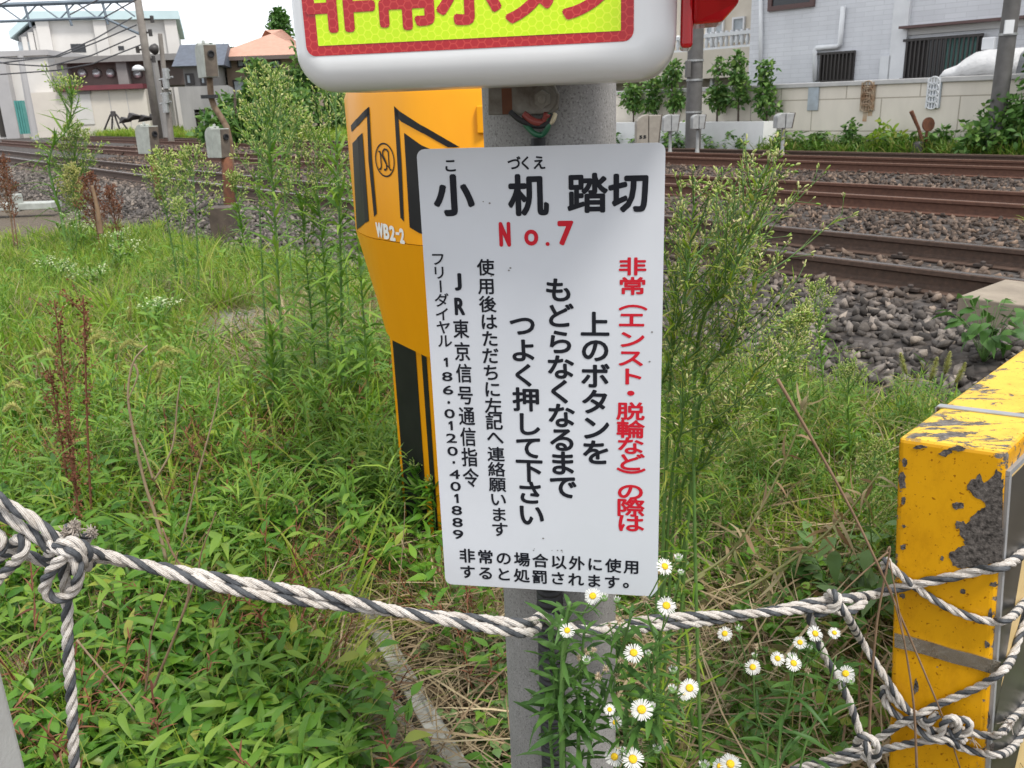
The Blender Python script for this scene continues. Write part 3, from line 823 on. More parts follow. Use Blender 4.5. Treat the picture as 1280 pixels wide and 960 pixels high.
# point lever with the rusty disc
lb = TF(1148, 188, 16.2); lbp = T(lb[0], 16.2, gz(*T(lb[0], 16.2, 0)[:2]))
lv = thing('point_lever', 'dark switch lever with a round rusty disc among the weeds', 'switch lever', lbp)
def TS(px, py): return onplane(px, py, lbp, np.array([0, 1.0, 0]))
m = MB(); m.lathe([(.26, -.1), (.24, .05), (.12, .16), (.10, .28), (.07, .32)], lbp, n=14); m.build('stand', MAT['darkframe'], lv)
m = MB(); m.tube([TS(1154, 180), TS(1148, 160), TS(1139, 139)], [.035, .03, .04], 8); m.build('lever', MAT['rust'], lv)
m = MB(); m.tube([TS(1157, 180), TS(1159, 160)], .025, 8); m.build('spindle', MAT['rust'], lv)
d0 = TS(1160.5, 155.5); m = MB(); m.lathe([(0, -.015), (.125, -.015), (.125, .015), (0, .015)], d0, (.25, -1, .1), 20); m.build('disc', MAT['rust'], lv)
# white stones / caps on the track
for q, lab in (((497 - 400 + 0, 0), None),):
    pass
for (px, py, s, r, lab) in ((252 + 58 - 8, 176, 13.4 + .6, .14, 'white marker lump between the far rails right of the detectors'), (1016, 198, 15.0, .12, 'white plastic scrap on the ballast between the far rails')):
    c = TF(px, py, s); P = T(c[0], s, c[1])
    v_, f_ = rock_templates(3, 2)[2]; mb = MB(); mb.add(v_ * r + P, [tuple(x) for x in f_]); o = mb.build('white_lump', MAT['white'], smooth=True); tag(o, lab, 'scrap')

# ================================================================ FAR LEFT: BUILDINGS, POLES, WIRES
class Frame:
    """vertical facade plane: origin O (on plane), direction angle a of local +x in plan"""
    def __init__(s, O, a):
        s.O = np.asarray(O, float); s.a = a
        s.e = np.array([math.cos(a), math.sin(a), 0]); s.n = np.array([-math.sin(a), math.cos(a), 0])
    def px(s, x, y, back=0.0):
        P = onplane(x, y, s.O + s.n * back, s.n); d = P - s.O
        return float(d @ s.e), float(P[2])
    def root(s, name, label, cat):
        return thing(name, label, cat, (s.O[0], s.O[1], 0), s.a)
    def rect(s, x0, y0, x1, y1, back=0.0):
        a = s.px(x0, y0, back); b = s.px(x1, y1, back); return min(a[0], b[0]), max(a[0], b[0]), min(a[1], b[1]), max(a[1], b[1])
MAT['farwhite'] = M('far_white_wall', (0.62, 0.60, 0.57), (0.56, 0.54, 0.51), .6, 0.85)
MAT['farshade'] = M('far_grey_shaded_wall', (0.42, 0.41, 0.41), (0.36, 0.35, 0.35), .6, 0.85)  # grey tone; on the hall's side wing it puts shade into the white
MAT['bluetrim'] = M('pale_blue_trim', (0.50, 0.63, 0.65), (0.46, 0.58, 0.60), .8, 0.6)
MAT['fargrey'] = M('far_grey_concrete', (0.24, 0.23, 0.22), (0.18, 0.17, 0.165), .8, 0.9)
MAT['farbrown'] = M('far_brown_wall', (0.135, 0.10, 0.09), (0.11, 0.085, 0.075), .8, 0.85)
MAT['maroon'] = M('maroon_trim', (0.17, 0.035, 0.045), (0.14, 0.03, 0.04), 1.5, 0.6)
MAT['farcream'] = M('far_cream_wall', (0.62, 0.57, 0.50), (0.57, 0.52, 0.46), .8, 0.85)
MAT['oldconc'] = M('stained_concrete', (0.33, 0.32, 0.31), (0.23, 0.225, 0.22), 1.1, 0.9, vscale=(1, 1, .2))
MAT['roofor'] = M('orange_roof', (0.50, 0.28, 0.20), (0.44, 0.235, 0.165), 3, 0.7)
MAT['roofblue'] = M('slate_roof', (0.085, 0.10, 0.13), (0.06, 0.07, 0.09), 3, 0.6)
MAT['tanwall'] = M('tan_wall', (0.27, 0.20, 0.15), (0.23, 0.17, 0.13), 1.2, 0.85)
MAT['tealdoor'] = M('teal_panel', (0.10, 0.33, 0.30), (0.08, 0.28, 0.26), 4, 0.6)
MAT['silver'] = M('silver_vent', (0.62, 0.63, 0.64), rough=0.35, metal=0.7)

def slab(fr, th, name, mat, x0, y0, x1, y1, proud=.05, back=0.0, z0=None, z1=None, **k):
    r = fr.rect(x0, y0, x1, y1, back)
    m = MB(); m.box(r[0], r[1], back - proud, back - .002, r[2] if z0 is None else z0, r[3] if z1 is None else z1)
    return m.build(name, mat, th, world=False, **k)
# main white hall with the pale blue roof edge
A_ = U(52, 30, 72)
FA = Frame((A_[0], A_[1], 0), math.radians(18))
hall = FA.root('white_hall', 'large white hall with a pale blue roof edge at upper left', 'building')
r = FA.rect(52, 26, 226, 80)
ztop = FA.px(100, 25.5)[1]
m = MB(); m.box(0, r[1], 0, 22, 0, ztop); m.build('wall', MAT['farwhite'], hall, world=False)
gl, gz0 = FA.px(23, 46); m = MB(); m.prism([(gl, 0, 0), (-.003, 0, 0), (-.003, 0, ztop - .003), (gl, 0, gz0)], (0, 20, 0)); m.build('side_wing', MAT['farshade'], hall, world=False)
m = MB(); m.box(-.6, r[1] + .4, -.6, 21, ztop, ztop + .62); m.prism([(-.603, -.6, ztop), (-.603, -.6, ztop + .62), (gl - .5, -.6, gz0 + .35), (gl - .5, -.6, gz0 - .15)], (0, 21.6, 0)); m.build('roof', MAT['bluetrim'], hall, world=False)
for x in (57, 128, 216):
    q = FA.px(x, 50)[0]; m = MB(); m.box(q - .45, q + .45, -.35, -.003, 0, ztop - .004); m.build('pilaster', MAT['farwhite'], hall, world=False)
for x in (.25, .5, .78):
    q = gl * x; m = MB(); m.box(q - .18, q + .18, -.2, -.003, 4.5, gz0 + (ztop - gz0) * (1 - x) - .25); m.build('side_pilaster', MAT['farwhite'], hall, world=False)
for x in (.62, .9):
    q = gl * x; m = MB(); m.box(q - .3, q + .22, -.08, -.003, 4.8, 7.0); m.build('side_window', MAT['bluegrey'], hall, world=False)
slab(FA, hall, 'window', MAT['glassdark'], 88, 55, 108, 65)
slab(FA, hall, 'window', MAT['glassdark'], 147.5, 57.5, 155.5, 62.5)
# brown annexe in front with round vents, maroon strip, pale lower wall and white shutter
FB = Frame((*U(70, 150, 64)[:2], 0), math.radians(4))
an = FB.root('brown_annexe', 'brown and grey annexe with round silver vents and a maroon strip', 'building')
r = FB.rect(70, 70, 236, 160)
zc = FB.px(100, 110)[1]
m = MB(); m.box(r[0] + .5, r[1], .6, 6, zc, FB.px(100, 78)[1]); m.build('upper_wall', MAT['farbrown'], an, world=False)
m = MB(); m.box(r[0], r[1] + .4, -.4, 6.5, FB.px(100, 79)[1], FB.px(100, 71)[1]); m.build('eave', MAT['fargrey'], an, world=False)
for x in (80, 154):
    q = FB.px(x, 95)[0]; m = MB(); m.box(q - .35, q + .35, -.1, .598, zc, FB.px(100, 79)[1] - .004); m.build('column', MAT['fargrey'], an, world=False)
m = MB(); m.box(r[0] + .2, FB.px(188, 110)[0], -1.6, 1.0, FB.px(130, 113)[1], FB.px(130, 107)[1]); m.build('maroon_canopy', MAT['maroon'], an, world=False)
m = MB(); m.box(FB.px(44, 130)[0], FB.px(191, 130)[0], -1.2, 5, 0, FB.px(130, 113.3)[1]); m.build('lower_wall', MAT['farcream'], an, world=False)
rr2 = FB.rect(91, 118, 119, 155, -1.2)
m = MB(); m.box(rr2[0], rr2[1], -1.26, -1.203, rr2[2], rr2[3]); sht = m.build('shutter_door', MAT['farwhite'], an, world=False)
m = MB(); m.box(rr2[0] - .1, rr2[1] + .1, -1.34, -1.203, rr2[3] + .005, rr2[3] + .25); m.build('shutter_box', MAT['fargrey'], an, world=False)
for x in (138, 160): 
    q = FB.px(x, 130, -1.2)[0]; m = MB(); m.box(q - .02, q + .02, -1.215, -1.203, .2, FB.px(130, 114)[1]); m.build('panel_joint', MAT['farshade'], an, world=False)
for x, y in ((103, 91.5), (121, 91.5), (138.5, 91.5), (172, 92.5)):
    q = FB.px(x, y, .55); m = MB(); m.lathe([(0, .05), (.30, .06), (.34, 0), (.0, .40)][0:3] + [(.25, .25), (0, .34)], (q[0], .60, q[1]), (0, -1, 0), 14); m.build('round_vent', MAT['silver'], an, world=False, smooth=True)
# plain white block at the far left with a pillar, teal panel
FC = Frame((*U(76, 150, 63)[:2], 0), math.radians(4))
wb = FC.root('white_block', 'plain white low building with a grey pillar at the left edge', 'building')
r = FC.rect(-60, 73, 75, 160, 1.5)
m = MB(); m.box(r[0], r[1], 1.5, 9, 0, r[3]); m.build('wall', MAT['farwhite'], wb, world=False)
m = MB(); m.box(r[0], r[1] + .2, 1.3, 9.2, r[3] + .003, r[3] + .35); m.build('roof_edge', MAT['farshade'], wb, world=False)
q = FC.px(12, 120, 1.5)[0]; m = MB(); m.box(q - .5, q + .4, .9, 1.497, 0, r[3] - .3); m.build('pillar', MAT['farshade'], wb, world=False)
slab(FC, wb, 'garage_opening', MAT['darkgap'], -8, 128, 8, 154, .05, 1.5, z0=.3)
FT = Frame((*U(25, 155, 60)[:2], 0), math.radians(4))
r = FT.rect(17, 126, 34, 157); zb_ = .5
m = MB()
for i in range(7):
    x = r[0] + (r[1] - r[0]) * i / 7; m.box(x, x + (r[1] - r[0]) / 7 - .03, -.03 - .05 * (i % 2), .4, zb_, r[3])
o = m.build('storage_bin', MAT['tealdoor']); o.location = (FT.O[0], FT.O[1], 0); o.rotation_euler = (0, 0, FT.a); tag(o, 'teal corrugated panel shed against the white block', 'shed')
# stained concrete block with scaffold gap
FD = Frame((*U(225, 150, 50)[:2], 0), math.radians(14))
cb = FD.root('concrete_block', 'stained grey concrete building behind the rails and detectors', 'building')
r1 = FD.rect(222, 107, 246, 162); r2 = FD.rect(258, 107, 292, 162); zt_ = FD.px(240, 108)[1]
m = MB(); m.box(r1[0], r1[1], 0, 7, 0, zt_); m.box(r2[0], r2[1], 0, 7, 0, zt_); m.box(r1[1], r2[0], 0, 7, zt_ - 1.2, zt_ - .004); m.build('wall', MAT['oldconc'], cb, world=False)
m = MB(); m.box(r1[1] + .01, r2[0] - .01, 1.0, 6.5, 0, zt_ - 1.3); m.build('recess', MAT['tanwall'], cb, world=False)
m = MB()
for (a, b) in (((r1[1], .2, .3), (r2[0], .2, 2.2)), ((r1[1], .2, 2.2), (r2[0], .2, .3)), ((r1[1], .2, 1.4), (r2[0], .2, 1.4)), (((r1[1] + r2[0]) / 2, .2, 0), ((r1[1] + r2[0]) / 2, .2, zt_ - 1.2))): m.tube([a, b], .035, 6)
m.build('scaffold', MAT['galv'], cb, world=False)
# small house with slate roof behind it
FE = Frame((*U(228, 105, 58)[:2], 0), math.radians(10))
sh_ = FE.root('small_house', 'small grey house with dark slate roof above the concrete block', 'house')
r = FE.rect(228, 84, 275, 112); zr = FE.px(240, 83)[1]
m = MB(); m.box(r[0], r[1], 0, 7, 0, zr); m.build('wall', MAT['fargrey'], sh_, world=False)
m = MB(); m.prism([(r[0] - .5, -.8, zr), (r[0] - .5, 7.8, zr), (r[0] - .5, 3.5, zr + 1.5)], (r[1] - r[0] + 1, 0, 0)); m.build('roof', MAT['roofblue'], sh_, world=False)
for (x0, x1) in ((231, 244), (249, 261)):
    r_ = FE.rect(x0, 92, x1, 106); m = MB(); m.box(r_[0], r_[1], -.08, -.003, r_[2], r_[3]); w = m.build('window', MAT['darkframe'], sh_, world=False)
    m = MB(); m.box(r_[0] + .12, (r_[0] + r_[1]) / 2, -.10, -.083, r_[2] + .12, r_[3] - .12); m.build('pane', MAT['bluegrey'], w, world=False)
# orange roofed house
FF_ = Frame((*U(290, 150, 62)[:2], 0), math.radians(2))
oh = FF_.root('orange_roofed_house', 'tan house with a salmon orange hipped roof', 'house')
r = FF_.rect(281, 72, 385, 160); ze = FF_.px(310, 71)[1]; zrg = FF_.px(320, 43)[1]
m = MB(); m.box(r[0], r[1], 0, 9, 0, ze - .004); m.build('wall', MAT['tanwall'], oh, world=False)
xl, xr = r[0] - .9, r[1] + .9
m = MB(); m.add([(xl, -1, ze), (xr, -1, ze), (xr, 10, ze), (xl, 10, ze), (xl + 4.0, 4.5, zrg + .6), (xr - 4.0, 4.5, zrg + .6)], [(0, 1, 5, 4), (1, 2, 5), (2, 3, 4, 5), (3, 0, 4), (3, 2, 1, 0)])
ro_ = m.build('roof', MAT['roofor'], oh, world=False)
m = MB(); m.box(xl, xr, -1.05, -1.0, ze - .25, ze - .003); m.build('fascia', MAT['farbrown'], oh, world=False)
for (x0, y0, x1, y1) in ((296, 74, 313, 84), (340, 75, 352, 86), (291, 100, 322, 118), (345, 100, 368, 118)):
    r_ = FF_.rect(x0, y0, x1, y1); m = MB(); m.box(r_[0], r_[1], -.08, -.003, r_[2], r_[3]); w = m.build('window', MAT['darkframe'], oh, world=False)
    m = MB(); m.box(r_[0] + .1, (r_[0] + r_[1]) / 2 - .05, -.1, -.083, r_[2] + .1, r_[3] - .1); m.box((r_[0] + r_[1]) / 2 + .05, r_[1] - .1, -.1, -.083, r_[2] + .1, r_[3] - .1); m.build('pane', MAT['bluegrey'], w, world=False)

# wooded hill behind: a real mound with a tree canopy (one far mass)
def leaf_cards(n, rg_, size):
    pass
MAT['hill'] = M('hill_green', (0.035, 0.06, 0.03), (0.06, 0.09, 0.045), 2, 0.95)
hx, hy = U(255, 60, 170)[:2]
n1, n2 = 40, 20; Vh = []; Fh = []
for i in range(n1 + 1):
    for j in range(n2 + 1):
        a = i / n1 * 2 * math.pi; q = j / n2
        Vh.append((hx - 8 + 75 * q * math.cos(a), hy + 45 + 45 * q * math.sin(a), (12.5 + 1.2 * math.sin(3 * a)) * (math.cos(q * math.pi) + 1) / 2 - .3))
for i in range(n1):
    for j in range(n2): Fh.append((i * (n2 + 1) + j, (i + 1) * (n2 + 1) + j, (i + 1) * (n2 + 1) + j + 1, i * (n2 + 1) + j + 1))
hill = np_mesh('hill', Vh, Fh, MAT['hill'], smooth=True); tag(hill, 'low wooded hill behind the far roofs', 'hill', kind='structure')
hv = np.array(Vh); rgh = np.random.default_rng(3)
nb_ = 900; pk = rgh.integers(0, len(hv), nb_); pc = hv[pk] + rgh.normal(size=(nb_, 3)) * np.array([1.5, 1.5, .4]); pc[:, 2] += .3
# each crown a cloud of small leaf quads
quad = (np.array([[-.5, -.35, 0], [.5, -.35, 0], [.5, .35, .1], [-.5, .35, 0]]), np.array([[0, 1, 2, 3]]))
npc = 26
dirs = rgh.normal(size=(nb_ * npc, 3)); dirs /= np.linalg.norm(dirs, axis=1)[:, None]; dirs[:, 2] = np.abs(dirs[:, 2])
rad = rgh.uniform(1.2, 2.4, nb_).repeat(npc)
pp = pc.repeat(npc, 0) + dirs * (rad * rgh.uniform(.6, 1.0, len(rad)))[:, None] * np.array([1, 1, .85])
v_, f_ = instance([quad], pp, rand_rot(len(pp), rgh), rgh.uniform(.5, 1.3, len(pp)), np.zeros(len(pp), int))
MAT['farleaf'] = leaf_mat('far_leaf', [(0.04, 0.075, 0.035), (0.06, 0.10, 0.045), (0.085, 0.125, 0.055), (0.10, 0.10, 0.06)], 0.2)
wd = np_mesh('woodland', v_, f_, MAT['farleaf']); tag(wd, 'dense dark green wood covering the far hill', 'woodland', kind='stuff')

# ---- catenary pole, gantry, other poles, wires
MAT['steelpole'] = M('weathered_pole', (0.24, 0.215, 0.19), (0.17, 0.15, 0.13), 3, 0.8)
MAT['wire'] = M('dark_wire', (0.05, 0.05, 0.055), rough=0.6)
MAT['bluesteel'] = M('blue_grey_steel', (0.16, 0.20, 0.24), (0.12, 0.15, 0.18), 2, 0.6)
YP = 44.0
def PY(x, y, Y=YP): return U(x, y, Y)
pb_ = PY(197, 160); cp_ = thing('catenary_pole', 'tall brown catenary pole with bracket arms before the white hall', 'catenary pole', (pb_[0], pb_[1], .3))
m = MB(); top = np.array([pb_[0], pb_[1], 8.6]); m.tube([(pb_[0], pb_[1], .2), top], [.20, .16], 12); m.build('shaft', MAT['steelpole'], cp_, smooth=True)
m = MB(); g1 = PY(100, 2); g0 = np.array([g1[0] - 22, g1[1], PY(120, 1)[2] ]); gx = np.array([pb_[0], pb_[1], PY(172, 0)[2]])
zb1 = PY(130, 22)[2]
m.tube([(g0[0], YP, gx[2]), (pb_[0], YP, gx[2])], .11, 6); m.tube([(g0[0], YP, zb1), PY(130, 22), PY(182, 46)], .07, 6)
for k in range(13):
    x = pb_[0] - 2.0 - k * 1.75
    m.tube([(x, YP, zb1), (x + .875, YP, gx[2])], .035, 4); m.tube([(x + .875, YP, gx[2]), (x + 1.75, YP, zb1)], .035, 4)
m.build('gantry', MAT['bluesteel'], cp_)
for x in (30, 82, 128):
    q = PY(x, 4); m = MB(); m.tube([(q[0], YP, gx[2]), (q[0] + .1, YP, zb1 - .3)], .06, 6); m.build('hanger', MAT['bluesteel'], cp_)
for (x0, y0, x1, y1) in ((181, 62, 172, 62), (183, 74, 192, 74), (177, 24, 190, 24), (177, 40, 188, 41)):
    m = MB(); m.tube([PY(x0, y0), PY(x1, y1)], .05, 6); e = PY(x1, y1); m.lathe([(.0, -.15), (.09, -.15), (.09, .15), (0, .15)], e, n=8); m.build('insulator', MAT['darkframe'], cp_)
m = MB(); q = PY(175, 80); m.lathe([(.30, 0), (.24, .16), (.10, .24), (0, .25)], q + np.array([0, -.3, -.3]), n=12); m.build('lamp_hood', MAT['white'], cp_, smooth=True)
p2 = PY(212, 162, 40); s2 = thing('signal_post', 'slim pole with a dark round horn and clutter beside the catenary pole', 'pole', (p2[0], p2[1], .3))
m = MB(); m.tube([(p2[0], 40, .2), U(200, 42, 40)], [.13, .09], 10); m.build('shaft', MAT['steelpole'], s2)
m = MB(); m.lathe([(.0, 0), (.18, .02), (.24, .12), (.14, .30), (.06, .36)], U(197, 62, 39.8), (-.6, -.6, .1), 14); m.build('horn', MAT['darkframe'], s2, smooth=True)
for (x0, y0, x1, y1) in ((199, 100, 216, 96), (201, 118, 213, 116), (200, 130, 214, 127), (203, 88, 212, 88)):
    m = MB(); m.tube([U(x0, y0, 39.9), U(x1, y1, 39.9)], .045, 6); q = U((x0 + x1) / 2, y0 + 4, 39.8); m.lathe([(0, -.22), (.14, -.22), (.14, .22), (0, .22)], q, n=8); m.build('fitting', MAT['galv'], s2)
p2b = U(206, 160, 47); m = MB(); m.tube([(p2b[0], 47, .2), U(193, 75, 47)], [.16, .14], 10); o = m.build('lattice_pole', MAT['fargrey']); tag(o, 'short grey pole just right of the catenary pole base', 'pole')
p3 = U(41, 157, 52); m = MB(); m.tube([(p3[0], 52, .3), U(25, 68, 52)], [.2, .15], 10); o = m.build('leaning_pole', MAT['farshade']); tag(o, 'thin grey pole before the white low building at left', 'pole')
def wire(name, label, pts, Y0, Y1, r=.03):
    n = len(pts); P = [U(x, y, Y0 + (Y1 - Y0) * i / (n - 1)) for i, (x, y) in enumerate(pts)]
    Q = []
    for i in range(n - 1):
        for k in range(5): Q.append(np.array(P[i]) * (1 - k / 5) + np.array(P[i + 1]) * k / 5)
    Q.append(P[-1]); m = MB(); m.tube(Q, r, 5); o = m.build(name, MAT['wire']); tag(o, label, 'wire')
wire('overhead_wire', 'uppermost dark wire sweeping from the catenary pole down left', [(165, 22), (120, 48), (70, 70), (0, 79)], 43.6, 40)
wire('overhead_wire', 'second dark wire below the uppermost from the catenary pole', [(171, 31), (120, 53), (72, 71), (20, 73), (-10, 71)], 43.7, 41)
wire('overhead_wire', 'third dark wire from the catenary pole across the annexe eave', [(170, 45), (115, 69), (60, 83), (10, 80), (-10, 76)], 43.6, 41)
wire('overhead_wire', 'lowest dark wire from the catenary pole across the brown annexe', [(176, 56), (115, 80), (70, 88), (0, 93)], 43.6, 42)
wire('contact_wire', 'thin overhead line slanting above the hall roof to the gantry', [(130, 22), (166, 2), (200, -18)], 43, 36)
wire('contact_wire', 'thin overhead line slanting left above the hall roof', [(88, 18), (120, 1), (160, -20)], 43, 36)
wire('contact_wire', 'thin overhead line at the upper left corner', [(-5, 8), (10, 1), (40, -14)], 43, 36)
# cylinder of cable / debris at hall foot
dq = U(172, 155, 50); v_, f_ = rock_templates(3, 2)[1]; mb = MB(); [mb.add(v_ * np.array([.55, .4, .5]) * k_ + dq + np.array([x_, 0, .2 + z_]), [tuple(x) for x in f_]) for x_, z_, k_ in ((-.7, .0, .9), (-.2, .15, 1.1), (.4, .05, 1.0), (.9, .1, .9), (1.4, -.05, .7))]
o = mb.build('cable_heap', MAT['darkframe']); tag(o, 'dark heap of covered cable at the foot of the annexe', 'cable heap')
dq = U(144, 157, 52); m = MB()
for a in (-.5, -.17, .17, .5): m.tube([dq + np.array([a * 1.3, 0, -.2]), dq + np.array([a * .3, 0, .62])], .05, 6)
m.lathe([(.0, .5), (.18, .5), (.14, .78), (0, .8)], dq, n=8); o = m.build('post_stub', MAT['darkframe']); tag(o, 'short dark tripod stub in front of the shutter wall', 'tripod')
# ================================================================ CONCRETE POST, SIGN, BUTTON BOX
PC = np.array([0.0625, 1.205, 0.0]); PR = 0.0880
post = thing('concrete_post', 'round speckled concrete post carrying the white sign and the button box', 'post', (PC[0], PC[1], 0))
m = MB(); m.lathe([(PR, -.2), (PR, .9), (PR * .995, 2.3), (0, 2.3)], PC, n=40); m.build('shaft', MAT['post'], post, smooth='auto')
# sign plane
Yb = 1.042
BR = U(823, 746, Yb); BL = G(557, 730, BR[2])
SE = nrm(BR - BL); SN = np.array([-SE[1], SE[0], 0]); SU = np.array([0, 0, 1.0])      # right, away from viewer, up
def SP(px, py, d=0.0): return onplane(px, py, BR - SN * d, SN)
TLs, TRs = SP(515, 187), SP(832, 178)
W_ = (TRs - BL) @ SE; Z0, Z1 = BL[2], (TLs[2] + TRs[2]) / 2
sg = thing('crossing_sign', 'white notice plate with black and red Japanese writing on the concrete post', 'sign', BL + SE * W_ / 2)
rc = .0095; ol = []
for (cx, cz, a0) in ((W_ - rc, Z1 - Z0 - rc, 0), (rc, Z1 - Z0 - rc, 90), (rc, rc, 180), (W_ - rc, rc, 270)):
    for k in range(6):
        a = math.radians(a0 + k * 18); ol.append(BL + SE * (cx + rc * math.cos(a)) + SU * (cz + rc * math.sin(a)))
m = MB(); m.prism(ol, SN * .0025); m.build('panel', MAT['signwhite'], sg)
def sw(px):  # pixel width -> metres near sign centre
    return px * np.linalg.norm(SP(690, 460) - SP(680, 460)) / 10
def lines(mat, name, items):
    """items: (char, px, py, w, h, mode)"""
    mb = MB()
    for (ch, x, y, w, h, *o) in items:
        mode = o[0] if o else ''
        P = SP(x, y, .0006)
        wm = (SP(x + w / 2, y) - SP(x - w / 2, y)) @ SE; hm = SP(x, y - h / 2)[2] - SP(x, y + h / 2)[2]
        bold = o[1] if len(o) > 1 else .022
        put_glyph(mb, ch, P, SE, SU, wm, hm, bold, fit=(mode == 'fit'), rot=(mode == 'rot'))
    return mb.build(name, mat, sg)
def col(chars, x0, y0, x1, y1, w, h, mode='', bold=.022):
    n = len(chars); out = []
    for i, ch in enumerate(chars):
        if ch == ' ': continue
        t = i / (n - 1); out.append((ch, x0 + (x1 - x0) * t, y0 + (y1 - y0) * t, w, h, 'rot' if ch in 'ー（）' else mode, bold))
    return out
K = MAT['ink']; R_ = MAT['inkred']
lines(K, 'lettering', [('小', 567, 245, 49, 52, '', .03), ('机', 660, 245, 49, 52, '', .026), ('踏', 734, 242.5, 50, 50, '', .022), ('切', 786, 241.5, 50, 50, '', .026)])
lines(K, 'lettering', [('こ', 563, 207, 18, 18, '', .02)])
lines(K, 'lettering', [('づ', 642.5, 204.5, 17, 18, '', .02), ('く', 657, 204, 16, 18, '', .02), ('え', 674, 203.5, 17, 18, '', .02)])
lines(R_, 'lettering', [('N', 631, 293, 14.5, 31, 'fit', .012), ('o', 664, 297, 17.5, 20, 'fit', .012), ('.', 684.5, 305, 5, 5, 'fit', .012), ('7', 707, 291.5, 20, 31, 'fit', .012)])
red = [('非', 790.5, 333.5), ('常', 790.5, 358), ('（', 790.5, 377), ('エ', 789.5, 400), ('ン', 789.5, 424.5), ('ス', 788.5, 448), ('ト', 788.5, 471), ('・', 788.5, 492), ('脱', 788, 514.5), ('輪', 788, 537), ('な', 788, 557.5), ('ど', 788, 578), ('）', 788, 596), ('の', 788, 615), ('際', 788, 635), ('は', 788, 654.5)]
lines(R_, 'lettering', [(c, x, y, 35.5, 22.5, 'rot' if c in '（）' else '', .024) for c, x, y in red])
lines(K, 'lettering', [(c, x, y, 37, 32, '', .022) for c, x, y in (('上', 743.7, 406), ('の', 744, 438), ('ボ', 744, 470.5), ('タ', 744, 503), ('ン', 744.5, 535.5), ('を', 745, 566))])
lines(K, 'lettering', [(c, x, y, 36, 31.5, '', .022) for c, x, y in (('も', 698.4, 363), ('ど', 699, 395), ('ら', 700, 428), ('な', 700.7, 459.5), ('く', 700.7, 490), ('な', 701.7, 520), ('る', 702.7, 550), ('ま', 702.9, 579.5), ('で', 704, 609))])
lines(K, 'lettering', [(c, x, y, 34.5, 30, '', .022) for c, x, y in (('つ', 653, 407), ('よ', 654.4, 438.5), ('く', 655.5, 469.5), ('押', 657.7, 500), ('し', 660, 530.5), ('て', 661, 560), ('下', 661.7, 588.5), ('さ', 662.5, 616.5), ('い', 664, 644))])
t5 = '使用後はただちに左記へ'
p5 = [(607, 334.6), (608, 358), (609.5, 380.5), (611, 402.5), (612.3, 423.7), (613, 445), (614, 466), (615.5, 487), (616.7, 508), (617.7, 527.5), (619, 547)]
lines(K, 'lettering', [(c, x, y, 21.5, 21, '', .016) for c, (x, y) in zip(t5, p5)])
lines(K, 'lettering', [(c, x, y, 21.5, 18.5, '', .015) for c, (x, y) in zip('連絡願います', [(620, 568), (620.7, 587), (621.7, 606), (622.7, 624.5), (623.7, 643.5), (624.7, 662)])])
it = [('J', 572.5, 352.5, 9, 22, 'fit', .012), ('R', 574.6, 383, 13, 22, 'fit', .012)]
it += [(c, x, y, 20, 24, '', .015) for c, x, y in (('東', 576.3, 411.6), ('京', 578, 440), ('信', 580, 467), ('号', 581.7, 494.5), ('通', 583.5, 520.5), ('信', 585.3, 546.5), ('指', 587, 572), ('令', 588.5, 597.5))]
lines(K, 'lettering', it)
it = [(c, x, y, 18.5, 17.5, 'rot' if c == 'ー' else '', .012) for c, x, y in (('フ', 547.4, 324), ('リ', 549, 341), ('ー', 550.3, 358), ('ダ', 552, 375.5), ('イ', 553, 393), ('ヤ', 554.4, 409.5), ('ル', 556, 426.5))]
for c, x, y in (('1', 557, 452.7), ('8', 559, 470.7), ('6', 560, 487.5), ('·', 561, 503), ('0', 562, 517), ('1', 563, 532), ('2', 564.3, 547.7), ('0', 565.7, 564), ('·', 567.3, 578), ('4', 568.3, 592.7), ('0', 569.5, 608), ('1', 570.3, 623), ('8', 571, 638), ('8', 571.9, 653), ('9', 572.7, 668)):
    w, h = {'1': (8, 11.5), '·': (3.6, 3.6)}.get(c, (13, 11.5)); it.append((c, x, y, w, h, 'fit', .007))
lines(K, 'lettering', it)
lines(K, 'lettering', col('非常の場合以外に使用', 584, 695, 789.5, 709, 20, 17.5, '', .018))
lines(K, 'lettering', col('すると処罰されます', 584.5, 715, 765, 728, 20, 17, '', .018) + [('。', 789, 727, 21, 19, '', .018)])
# flecks and faint scuffs of age
sp = MB(); rgs = np.random.default_rng(9)
for (x, y) in ((612, 254), (604, 252), (614, 345), (636, 338), (815, 415), (679, 673), (638, 335), (702, 688), (690, 688), (667, 688), (697, 688), (703, 690), (668, 686), (812, 452)):
    P = SP(x, y, .0005); r = rgs.uniform(.0006, .0013); sp.add([P + SE * r * math.cos(a) * 1.2 + SU * r * math.sin(a) for a in np.linspace(0, 5.5, 6)], [(0, 1, 2, 3, 4, 5)])
sp.build('fleck', M('grime', (0.20, 0.19, 0.18), rough=.8), sg)

